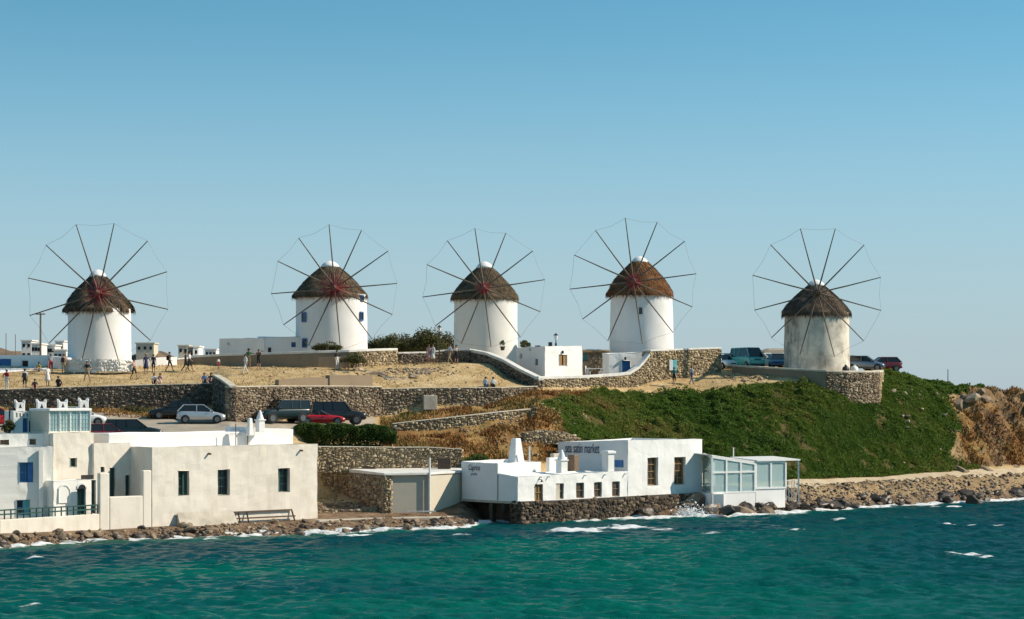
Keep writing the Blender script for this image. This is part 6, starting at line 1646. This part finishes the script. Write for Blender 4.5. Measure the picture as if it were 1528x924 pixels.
    g = MB(); g.box((-L * .487, 0, .42 if kind != 'suv' else .55), (.12, W * .86, .16)); g.build('bumper', M['plastic'] if kind in ('suv', 'van') else pm, root, bevel=.04)
    g = MB(); g.box((L * .503, 0, stn[1][2] - .13), (.03, hw * .7, .09)); g.build('grille', M['plastic'], root)
    return root
c_silver, c_black, c_green, c_grey = paint('silver', (.55, .56, .57), .3, .6), paint('black', (.012, .013, .016)), paint('dark_green', (.004, .014, .015)), paint('dark_grey', (.014, .016, .019))
c_red, c_dred, c_white, c_teal, c_blue, c_sblue = paint('red', (.42, .012, .018)), paint('dark_red', (.13, .012, .02)), paint('white', (.78, .78, .76)), paint('teal', (.06, .36, .32)), paint('blue', (.02, .09, .20)), paint('silver_blue', (.16, .22, .30), .3, .5)
GP = 'cars parked below the terrace wall'
car('silver hatchback parked beside a black saloon', 300, 165.6, 8, 'hatch', c_silver, GP)
car('black saloon half hidden behind the silver hatchback', 264, 169.4, 186, 'sedan', c_black, GP)
car('dark green jeep with square back parked facing the rubble wall', 421, 167.6, 216, 'suv', c_green, GP)
car('dark grey jeep behind the red convertible', 505, 171.0, 10, 'suv', c_grey, GP)
car('small red open convertible in front of the dark jeeps', 480, 168.7, 6, 'open', c_red, GP)
GR = 'cars behind the seaside houses'
car('red car at the edge of the picture beside the roof terrace', -6, 161.0, 20, 'estate', c_red, GR)
car('white hatchback showing its nose behind the sun room', 122, 162.8, 10, 'hatch', c_white, GR)
car('dark red hatchback beside the sun room wall', 158, 155.6, 24, 'hatch', c_dred, GR, z=ZZ(662, 155))
car('dark green estate car behind the white roof parapet', 198, 157.6, 12, 'estate', c_green, GR, z=ZZ(655, 157.6))
GH = 'cars parked on the hilltop by the stained mill'
car('teal van with flat front beside the stained mill', 1115, 203, -68, 'van', c_teal, GH, name='parked_van')
car('white car half hidden at the corner of the golden stone wall', 1078, 204.5, -62, 'hatch', c_white, GH)
car('silver blue car between the teal van and the stone wall', 1089, 208.5, -70, 'sedan', c_sblue, GH)
car('white estate car right of the teal van', 1141, 206, -38, 'estate', c_white, GH)
car('dark blue car tucked against the stained mill', 1162, 204.8, -100, 'sedan', c_blue, GH)
car('silver blue hatchback right of the stained mill', 1291, 207.5, -14, 'hatch', c_sblue, GH)
car('dark red hatchback behind the silver blue one', 1316, 211.5, 188, 'hatch', c_dred, GH)
car('dark saloon glimpsed between the stained mill and the silver blue hatchback', 1273, 211.5, -20, 'sedan', c_black, GH)
# ------------------------------------------------------------------ people
PM = {}
def cloth(name, c):
    if name not in PM: PM[name] = mat_plain('cloth_' + name, c, .9, c2=tuple(x * .8 for x in c), scale=6, bump=.2)
    return PM[name]
for n_, c_ in dict(white=(.72, .71, .69), black=(.018, .018, .02), navy=(.03, .04, .10), red=(.38, .03, .04), pink=(.55, .30, .28), peach=(.60, .34, .24), grey=(.30, .31, .34), green=(.05, .15, .05), teal=(.06, .22, .20), blue=(.10, .20, .42), khaki=(.36, .29, .18), jean=(.10, .14, .24), pale=(.52, .55, .62), yellow=(.42, .36, .06)).items(): cloth(n_, c_)
SKIN = [mat_plain('skin_tan', (.42, .25, .17), .6, c2=(.36, .20, .13)), mat_plain('skin_light', (.55, .36, .27), .6, c2=(.48, .30, .22))]
HAIR = {'dark': mat_plain('hair_dark', (.02, .015, .012), .7), 'brown': mat_plain('hair_brown', (.09, .05, .03), .7), 'fair': mat_plain('hair_fair', (.30, .20, .10), .7)}
SHOE = mat_plain('shoes', (.05, .045, .04), .8)
EYE_M = mat_plain('eye', (.02, .02, .02), .4); LIP = mat_plain('lips', (.34, .13, .11), .6)
def pose_joints(pose, rr):
    """joint name -> (x, y, z); figure faces -y, 1.7 m tall"""
    J = dict(pelvis=(0, 0, .93), spine=(0, .01, 1.12), chest=(0, 0, 1.30), neck=(0, .01, 1.46), head=(0, -.015, 1.56), crown=(0, -.01, 1.66),
             sh_l=(.165, .01, 1.385), sh_r=(-.165, .01, 1.385), el_l=(.22, .03, 1.11), el_r=(-.22, .03, 1.11), wr_l=(.23, -.05, .87), wr_r=(-.23, -.05, .87), ha_l=(.23, -.07, .79), ha_r=(-.23, -.07, .79),
             hip_l=(.09, 0, .89), hip_r=(-.09, 0, .89), kn_l=(.10, -.02, .49), kn_r=(-.10, -.02, .49), an_l=(.10, .02, .08), an_r=(-.10, .02, .08), to_l=(.11, -.14, .035), to_r=(-.11, -.14, .035))
    if pose == 'walk':
        J.update(kn_l=(.10, -.17, .52), an_l=(.10, -.26, .12), to_l=(.11, -.42, .07), kn_r=(-.10, .08, .49), an_r=(-.10, .34, .14), to_r=(-.11, .22, .04), el_l=(.21, .12, 1.13), wr_l=(.20, .10, .89), ha_l=(.20, .06, .82), el_r=(-.21, -.06, 1.12), wr_r=(-.19, -.24, .96), ha_r=(-.18, -.31, .93))
    elif pose == 'photo':
        J.update(el_l=(.25, -.16, 1.20), wr_l=(.12, -.32, 1.42), ha_l=(.07, -.36, 1.48), el_r=(-.25, -.16, 1.20), wr_r=(-.12, -.32, 1.42), ha_r=(-.07, -.36, 1.48))
    elif pose == 'apart':
        J.update(kn_l=(.17, -.02, .49), an_l=(.24, .02, .08), to_l=(.28, -.14, .035), kn_r=(-.17, -.02, .49), an_r=(-.24, .02, .08), to_r=(-.28, -.14, .035), el_l=(.30, .05, 1.14), wr_l=(.22, -.14, 1.02), ha_l=(.17, -.2, 1.04), el_r=(-.30, .05, 1.14), wr_r=(-.22, -.14, 1.02), ha_r=(-.17, -.2, 1.04))
    elif pose == 'hip':
        J.update(el_l=(.36, .08, 1.16), wr_l=(.20, -.02, .99), ha_l=(.14, -.05, .96), kn_r=(-.13, -.06, .49), to_r=(-.17, -.16, .035))
    elif pose == 'reach':
        J.update(el_l=(.42, 0, 1.30), wr_l=(.66, -.05, 1.26), ha_l=(.74, -.06, 1.25))
    elif pose == 'sit':
        dz = -.80
        for k in list(J):
            if k[:2] in ('pe', 'sp', 'ch', 'ne', 'he', 'cr', 'sh', 'el', 'wr', 'ha'): J[k] = (J[k][0], J[k][1], J[k][2] + dz)
        J.update(hip_l=(.09, 0, .11), hip_r=(-.09, 0, .11), kn_l=(.15, -.36, .40), kn_r=(-.15, -.36, .38), an_l=(.13, -.60, .08), an_r=(-.13, -.58, .08), to_l=(.14, -.75, .04), to_r=(-.14, -.73, .04), el_l=(.25, -.10, .36), wr_l=(.15, -.32, .46), ha_l=(.12, -.39, .46), el_r=(-.25, -.10, .36), wr_r=(-.15, -.32, .46), ha_r=(-.12, -.39, .46))
    return J
BONES = [('pelvis', 'spine', 't'), ('spine', 'chest', 's'), ('chest', 'neck', 's'), ('neck', 'head', 'k'), ('head', 'crown', 'k')]
for q in 'lr':
    BONES += [('chest', 'sh_' + q, 's'), ('sh_' + q, 'el_' + q, 'u'), ('el_' + q, 'wr_' + q, 'f'), ('wr_' + q, 'ha_' + q, 'k'), ('pelvis', 'hip_' + q, 't'), ('hip_' + q, 'kn_' + q, 'h'), ('kn_' + q, 'an_' + q, 'c'), ('an_' + q, 'to_' + q, 'o')]
RADJ = dict(pelvis=(.145, .10), spine=(.125, .09), chest=(.15, .10), neck=(.055, .055), head=(.078, .088), crown=(.07, .078), sh=(.062, .062), el=(.043, .043), wr=(.030, .028), ha=(.036, .022), hip=(.095, .095), kn=(.062, .062), an=(.040, .040), to=(.040, .030))
pending = []
def person(label, px, py, pose, face, shirt, legs, hair='dark', long_sleeve=False, shorts=True, dress=False, hat=None, bag=None, h=1.7, skin=0, d=None, zoff=0.0, z=None):
    if d is None: d = min(d_at(px, py), float(np.interp(px, [290, 330, 380, 430, 520, 560, 600, 700], [186, 186, 185.2, 185.2, 185.6, 186.2, 192, 192])) if 300 < px < 700 else 999)
    x, y = XY(px, d); zg = (ground(x, y) if z is None else z) + zoff
    root = empty('person', (x, y, zg), R(face), label, 'person', 'people on the hill'); k = h / 1.7; root.scale = (k, k, k)
    J = pose_joints(pose, random); names = list(J); me = bpy.data.meshes.new('body')
    me.from_pydata([J[n] for n in names], [(names.index(a), names.index(b)) for a, b, _ in BONES], [])
    ob = bpy.data.objects.new('body', me); COL.objects.link(ob); ob.parent = root
    sk = ob.modifiers.new('skin', 'SKIN'); sk.use_smooth_shade = True
    for i, n in enumerate(names):
        r_ = RADJ[n.split('_')[0]]; w = 1.0
        if dress and n in ('pelvis',): w = 1.25
        me.skin_vertices[0].data[i].radius = (r_[0] * w, r_[1] * w)
        me.skin_vertices[0].data[i].use_root = (n == 'pelvis')
    ss = ob.modifiers.new('sub', 'SUBSURF'); ss.levels = 1; ss.render_levels = 1
    pending.append((ob, J, dict(shirt=shirt, legs=legs, hair=hair, ls=long_sleeve, shorts=shorts, dress=dress, hat=hat, bag=bag, skin=skin, pose=pose), root))
    return root
def finish_people():
    bpy.context.view_layer.update()
    dg = bpy.context.evaluated_depsgraph_get()
    done = [bpy.data.meshes.new_from_object(ob.evaluated_get(dg)) for ob, *_ in pending]
    for (ob, J, a, root), me in zip(pending, done):
        ob.modifiers.clear()
        n = len(me.vertices); co = np.zeros(n * 3); me.vertices.foreach_get('co', co); V = co.reshape(-1, 3)
        mats = [SKIN[a['skin']], PM[a['shirt']], PM[a['legs']], SHOE]
        ctr = np.array([np.mean(V[list(p.vertices)], axis=0) for p in me.polygons])
        best = np.full(len(ctr), 1e9); kind = np.array(['s'] * len(ctr))
        frac = np.zeros(len(ctr))
        for A, B, t in BONES:
            p0, p1 = np.array(J[A]), np.array(J[B]); dv = p1 - p0; u = np.clip(((ctr - p0) @ dv) / (dv @ dv), 0, 1)
            dist = np.linalg.norm(ctr - (p0 + u[:, None] * dv), axis=1) / (RADJ[A.split('_')[0]][0] * (1 - u) + RADJ[B.split('_')[0]][0] * u)
            m = dist < best; best = np.where(m, dist, best); kind = np.where(m, t, kind); frac = np.where(m, u, frac)
        mi = np.zeros(len(ctr), int)
        mi[kind == 's'] = 1; mi[kind == 't'] = 1 if a['dress'] else 2; mi[kind == 'u'] = 1
        if a['ls']: mi[kind == 'f'] = 1
        mi[kind == 'h'] = 2; mi[kind == 'c'] = 0 if a['shorts'] else 2; mi[kind == 'o'] = 3
        if a['dress']: mi[kind == 'h'] = 1
        # fingers, thumb, nose, eyes and mouth join the body mesh
        vs = [tuple(v) for v in V]; fs = [tuple(p.vertices) for p in me.polygons]; ms = list(mi)
        ex = MB(); hd = Vector(J['head'])
        for q, sg in (('l', 1), ('r', -1)):
            w, hnd = Vector(J['wr_' + q]), Vector(J['ha_' + q]); t = (hnd - w).normalized(); side = t.cross(Vector((0, 1, 0)))
            side = side.normalized() if side.length > .1 else Vector((1, 0, 0)); curl = Vector((0, -1, 0)) if abs(t.y) < .8 else Vector((0, 0, -1))
            for f in range(4):
                b0 = hnd + side * (.021 * (f - 1.5)); L = (.062, .074, .070, .052)[f]
                ex.tube([b0 - t * .01, b0 + t * L * .55, b0 + t * L * .9 + curl * .018], [.0095, .009, .007], 5)
            b0 = hnd - t * .03 - side * .03 * sg; ex.tube([b0, b0 - side * .026 * sg + t * .03, b0 - side * .022 * sg + t * .055], [.011, .010, .008], 5)
        ex.tube([hd + Vector((0, -.075, .02)), hd + Vector((0, -.105, -.005)), hd + Vector((0, -.08, -.012))], [.008, .014, .010], 5)
        n_skin = len(ex.f)
        for s_ in (.032, -.032): ex.lathe((hd.x + s_, hd.y - .082, hd.z + .022), [(.004, -.008), (.010, 0), (.004, .008)], 6)
        n_eye = len(ex.f)
        ex.bar(hd + Vector((-.022, -.084, -.035)), hd + Vector((.022, -.084, -.035)), .010)
        for s_ in (.078, -.078): ex.lathe((hd.x + s_, hd.y, hd.z - .022), [(.008, 0), (.016, .02), (.012, .045)], 6)
        o0 = len(vs); vs += ex.v; fs += [tuple(i + o0 for i in f) for f in ex.f]; ms += [0] * n_skin + [4] * (n_eye - n_skin) + [5] + [5] * 5 + [0] * (len(ex.f) - n_eye - 6)
        nm = bpy.data.meshes.new('body'); nm.from_pydata(vs, [], fs)
        for m_ in mats + [EYE_M, LIP]: nm.materials.append(m_)
        nm.polygons.foreach_set('material_index', ms); nm.polygons.foreach_set('use_smooth', [True] * len(fs)); nm.update()
        ob.data = nm; bpy.data.meshes.remove(me)
        hb = MB(); c = Vector(J['crown']); hc = (c + hd) / 2 + Vector((0, .012, .012))
        pr = [(.088, -.045), (.099, -.01), (.098, .03), (.085, .065), (.05, .092), (.01, .10)]
        hb.lathe(tuple(hc), pr, 12); hb.v = [(v[0], v[1] + (.02 if v[2] < hc.z else 0), v[2]) for v in hb.v]
        hb.build('hair', HAIR[a['hair']], root, smooth=True)
        if a['hat']:
            hb = MB(); hb.lathe((hc.x, hc.y, hc.z + .03), [(.2, 0), (.2, .012), (.105, .02), (.10, .08), (.07, .10), (.01, .105)], 16); hb.build('hat', PM[a['hat']], root, smooth=True)
        if a['dress']:
            pz = J['pelvis'][2]; hb = MB(); hb.lathe((0, 0, pz), [(.24, -.48), (.21, -.3), (.17, -.08), (.145, .1), (.12, .12)], 16); hb.build('skirt', PM[a['legs']], root, smooth=True)
        elif a['shorts'] and a['pose'] not in ('sit',):
            pass
        if a['bag']:
            hb = MB(); cz = J['chest']; hb.box((cz[0] + .05, cz[1] + .20, cz[2] - .12), (.30, .16, .40)); hb.build('backpack', PM[a['bag']], root, bevel=.05)
person('person in red shirt and white trousers standing at the wall edge', 10, 583, 'hip', 160, 'red', 'white', shorts=False)
person('person in pale grey top and black shorts with shoulder bag', 37, 583, 'stand', 200, 'pale', 'black', bag='black')
person('person in black top and red shorts sitting on the wall', 52, 584, 'sit', 10, 'black', 'red', hair='dark', zoff=.05)
person('person in black and yellow shirt and jeans sitting on the white plinth', 58, 562, 'sit', -20, 'yellow', 'jean', z=ZZ(556, 184.2), d=184.2)
person('person in grey top walking beside the white cottage', 76, 556, 'hip', 30, 'grey', 'red', d=183.0)
person('person in white dress looking down beside the cottage plinth', 71, 577, 'stand', 40, 'white', 'white', dress=True, hair='brown')
person('person in peach shirt with dark backpack beside the limewashed wall', 95, 558, 'stand', 190, 'peach', 'khaki', bag='black')
person('person in black sitting alone on the dark terrace wall', 87, 578, 'sit', 170, 'black', 'black')
person('person in black shirt and beige shorts standing with legs apart', 130, 570, 'apart', 0, 'black', 'khaki')
person('person in pink top and black shorts striding near the mill', 200, 567, 'walk', 60, 'pink', 'black')
person('person in short navy dress and pale hat', 218, 558, 'hip', 20, 'navy', 'navy', dress=True, hat='khaki')
person('person in black vest standing behind the seated pair', 229, 557, 'stand', 180, 'black', 'black', h=1.6)
person('person in white shirt sitting on the wall beside a companion', 230, 573.5, 'sit', 15, 'white', 'black')
person('person in pinkish shirt sitting on the wall beside the white shirt', 239, 573.5, 'sit', -15, 'pink', 'white', hair='brown')
person('person in black striding with backpack by the smooth white wall', 253, 555, 'walk', 75, 'black', 'black', bag='black')
person('person in dark clothes walking close behind the white shirt', 277, 555, 'walk', 85, 'black', 'black', shorts=False)
person('tall person in white shirt and black shorts walking', 283, 556, 'walk', 80, 'white', 'black', h=1.8)
person('person in blue shirt sitting in the shade of the tall wall corner', 305, 572.5, 'sit', 10, 'blue', 'jean')
person('person in navy shirt sitting in the shade beside the blue shirt', 315, 572.5, 'sit', -10, 'navy', 'navy')
person('small child in white and red by the brown terrace wall', 326, 548, 'stand', 30, 'white', 'red', h=1.0)
person('person in green shirt reaching out an arm by the brown wall', 371, 546, 'reach', 0, 'green', 'khaki', hat='black')
person('person in white trousers walking down from the brown wall', 366, 559, 'walk', -60, 'white', 'white', shorts=False)
person('person in dark clothes beside the green shirt', 386, 546, 'photo', 20, 'black', 'black')
person('person in dark top and white trousers leaning on the terrace wall', 503, 544, 'hip', 40, 'black', 'white', shorts=False)
person('person in white dress walking near the street lamp', 646, 541, 'stand', 150, 'white', 'white', dress=True, hair='brown')
person('person in pink dress close beside the white dress', 640, 541, 'stand', 170, 'pink', 'pink', dress=True, hair='brown')
person('person in pale top and khaki trousers near the descending wall', 671, 541, 'walk', -50, 'pale', 'khaki', shorts=False)
person('person in white top and black shorts near the descending wall', 681, 544, 'photo', 10, 'white', 'black')
person('person in pale blue shirt sitting on the rubble wall', 724.5, 578.5, 'sit', 170, 'pale', 'jean')
person('person in white shirt and black waistcoat sitting on the rubble wall', 736, 578.5, 'sit', 190, 'white', 'black')
person('person in teal shirt walking by the golden stone wall', 1006, 577, 'walk', 170, 'teal', 'black')
person('person in pale blue shirt walking on the dirt track', 1032, 575, 'walk', 120, 'pale', 'jean', shorts=False)
finish_people()
# ------------------------------------------------------------------ street furniture and small things
def lamp_post(label, px, d, z0, y_top, r=.05):
    x, y = XY(px, d); zt = ZZ(y_top, d); h = zt - z0
    root = empty('street_lamp', (x, y, z0), 0, label, 'street lamp')
    mb = MB(); mb.tube([(0, 0, 0), (0, 0, .35)], [.11, .09], 10); mb.tube([(0, 0, .35), (0, 0, h - .55)], [r * 1.2, r], 10); mb.build('post', M['metal_dark'], root)
    mb = MB(); mb.lathe((0, 0, h - .55), [(.10, 0), (.13, .05), (.21, .38), (.19, .40)], 6); mb.build('lantern', M['lamp_clear'], root)
    mb = MB(); mb.lathe((0, 0, h - .15), [(.25, 0), (.12, .1), (.04, .15), (.03, .22)], 6); mb.build('lantern_cap', M['metal_dark'], root)
    return root
lamp_post('street lamp with a glass lantern between the second and third mills', 655.5, 194.5, ground(*XY(655.5, 194.5)), 486)
rl = lamp_post('small lantern on a short post on the terrace house roof', 829.5, 193.6, ZZ(518, 193.6), 498, .04)
mb = MB(); mb.box((-.5, .3, .22), (.35, .35, .45)); mb.build('chimney_pot', M['metal_dark'], rl)
def pole(label, px, d, y_top, arm, r=.10, z0=None):
    x, y = XY(px, d); z0 = ground(x, y) - .3 if z0 is None else z0; h = ZZ(y_top, d) - z0
    root = empty('utility_pole', (x, y, z0), 0, label, 'pole', None)
    mb = MB(); mb.tube([(0, 0, 0), (0, 0, h)], [r, r * .75], 8); mb.build('post', M['wood_grey'], root)
    if arm:
        mb = MB(); mb.bar((-arm, 0, h - .12), (arm, 0, h - .12), .1); mb.build('crossarm', M['wood_grey'], root)
        for s in (-.8, 0, .8):
            mb = MB(); mb.lathe((s * arm, 0, h - .06), [(.03, 0), (.06, .05), (.06, .12), (.02, .16)], 8); mb.build('insulator', M['lamp_clear'], root)
    return root
pole('wooden utility pole with short crossarm left of the first mill', 60.5, 205, 467, .45, .11)
pole('thin leaning post on the ridge above the green slope', 1414.5, 208.5, 551, 0, .05)
pole('slim aerial mast behind the white cottage', 9, 240, 497, 0, .05)
pole('slim aerial mast on the far side of the cottage roof', 23, 246, 499, 0, .05)
# table and chairs on the terrace
tz = 11.13
def table(px, d, label):
    x, y = XY(px, d); r = empty('garden_table', (x, y, tz), 0, label, 'table')
    mb = MB(); mb.box((0, 0, .74), (1.5, .9, .06)); mb.build('table_top', M['white_paint'], r, bevel=.02)
    for a in (-.6, .6):
        for b in (-.35, .35): mb = MB(); mb.bar((a, b, 0), (a, b, .72), .08); mb.build('leg', M['white_paint'], r)
table(887, 192.6, 'white table standing outdoors behind the white coping')
def chair(px, d, rz, label):
    x, y = XY(px, d); r = empty('garden_chair', (x, y, tz), R(rz), label, 'chair', 'chairs at the terrace table')
    mb = MB(); mb.box((0, 0, .45), (.44, .42, .05)); mb.build('seat', M['white_paint'], r, bevel=.01)
    mb = MB(); mb.bar((0, .2, .7), (0, .24, 1.0), .42, .04); mb.box((0, .21, .72), (.42, .04, .5)); mb.build('backrest', M['white_paint'], r, bevel=.01)
    for a in (-.19, .19):
        for b in (-.18, .18): mb = MB(); mb.bar((a, b, 0), (a, b, .44), .045); mb.build('leg', M['white_paint'], r)
chair(877.5, 192.2, 80, 'white chair at the table end near the terrace house'); chair(897, 192.8, -80, 'white chair at the table end near the blue door')
# pots beside the stained mill
for px, d, mt, lb in ((1262, 197.6, 'metal_dark', 'dark bulging sack at the foot of the stained mill'), (1275, 198.2, 'white_paint', 'white bulging sack beside the foot of the stained mill')):
    x, y = XY(px, d); r = empty('sack', (x, y, ZZ(555.3, d)), 0, lb, 'sack')
    mb = MB(); mb.lathe((0, 0, 0), [(.28, 0), (.34, .15), (.33, .38), (.2, .52), (.09, .56)], 14, jit=lambda a, h: 1 + .06 * math.sin(3 * a + h * 5)); mb.build('bag', M[mt], r, smooth=True)
    mb = MB(); mb.lathe((0, 0, .56), [(.07, 0), (.13, .08), (.10, .11)], 10); mb.build('tied_neck', M[mt], r)
# potted shrub at the foot of the third mill
x, y = XY(750, 199.6); r = empty('potted_plant', (x, y, ZZ(523, 199.6)), 0, 'small dark potted shrub at the foot of the plain mill', 'plant')
mb = MB(); mb.lathe((0, 0, 0), [(.16, 0), (.24, .35), (.26, .38), (.2, .38)], 12); mb.build('pot', M['wood_dark'], r)
rg = np.random.default_rng(4); C = crown_points((0, 0, .68), (.32, .32, .35), 500, rg, 8, .4); V, Fq = leaf_quads(C, (.06, .14), rg); np_mesh('foliage', V, Fq, M['leaf_dark'], r)
# far houses
M['far_white'] = mat_plaster('far_whitewash', (0.76, 0.73, 0.68), (0.5, 0.46, 0.4), .4)
def far_house(px0, px1, y0, y1, d, label, wins=3, mat=None):
    a, b = XY(px0, d), XY(px1, d); z1, z0 = ZZ(y0, d), ZZ(y1, d) - 4.0
    root = empty('far_house', ((a[0] + b[0]) / 2, d, z0), 0, label, 'house', 'far houses on the hill behind')
    O = root.location; w = b[0] - a[0]
    mb = MB(); mb.prism([a, (b[0], b[1] + .4), (b[0], b[1] + 6), (a[0], a[1] + 6)], z0, z1); mb.build('wall', mat or M['far_white'], root, offset=O)
    mb = MB(); mb.prism([(a[0] - .2, d - .2), (b[0] + .2, d + .2), (b[0] + .2, d + 6.2), (a[0] - .2, d + 6.2)], z1, z1 + .25); mb.build('roof_edge', mat or M['far_white'], root, offset=O)
    hh = ZZ(y0, d) - ZZ(y1, d)
    for r_ in range(2 if hh > 1.6 else 1):
        for k in range(wins):
            x = a[0] + w * (k + .5) / wins; z = z1 - .9 - r_ * 1.9
            mb = MB(); mb.bar((x - .25, d - .02 + .4 * (k + .5) / wins, z), (x + .25, d - .02 + .4 * (k + .5) / wins, z), .12, .65); mb.build('window', M['dark'], root, offset=O)
far_house(32, 46, 509, 522, 440, 'small white house on the brown hill left of the utility pole', 2)
far_house(47, 60, 514, 530, 405, 'white house with windows just behind the utility pole', 3)
far_house(61, 81, 516, 530, 412, 'long white house right of the utility pole', 5)
far_house(82.5, 94, 510, 524, 425, 'tall white cube house close to the first mill', 2)
far_house(80, 98, 523.5, 533, 385, 'low white house with a dark band beside the first mill', 3)
far_house(203, 229, 513, 521, 452, 'flat beige house on the brown hill right of the first mill', 3, M['beige'])
far_house(266, 280, 516.5, 523, 440, 'small beige house near the end of the brown hill', 2, M['beige'])
far_house(280, 288, 519, 531, 395, 'dark grey house at the end of the brown hill', 1, M['grey_render'])
far_house(288, 296, 518, 533, 392, 'narrow white house at the end of the brown hill', 1)
far_house(306, 322, 522, 532, 520, 'tiny white house far beyond the low annex', 3)
far_house(1134, 1150, 525, 533, 300, 'grey white house behind the white estate car', 2, M['grey_render'])
far_house(1149, 1172, 522.5, 533, 292, 'white house behind the stained mill', 3)
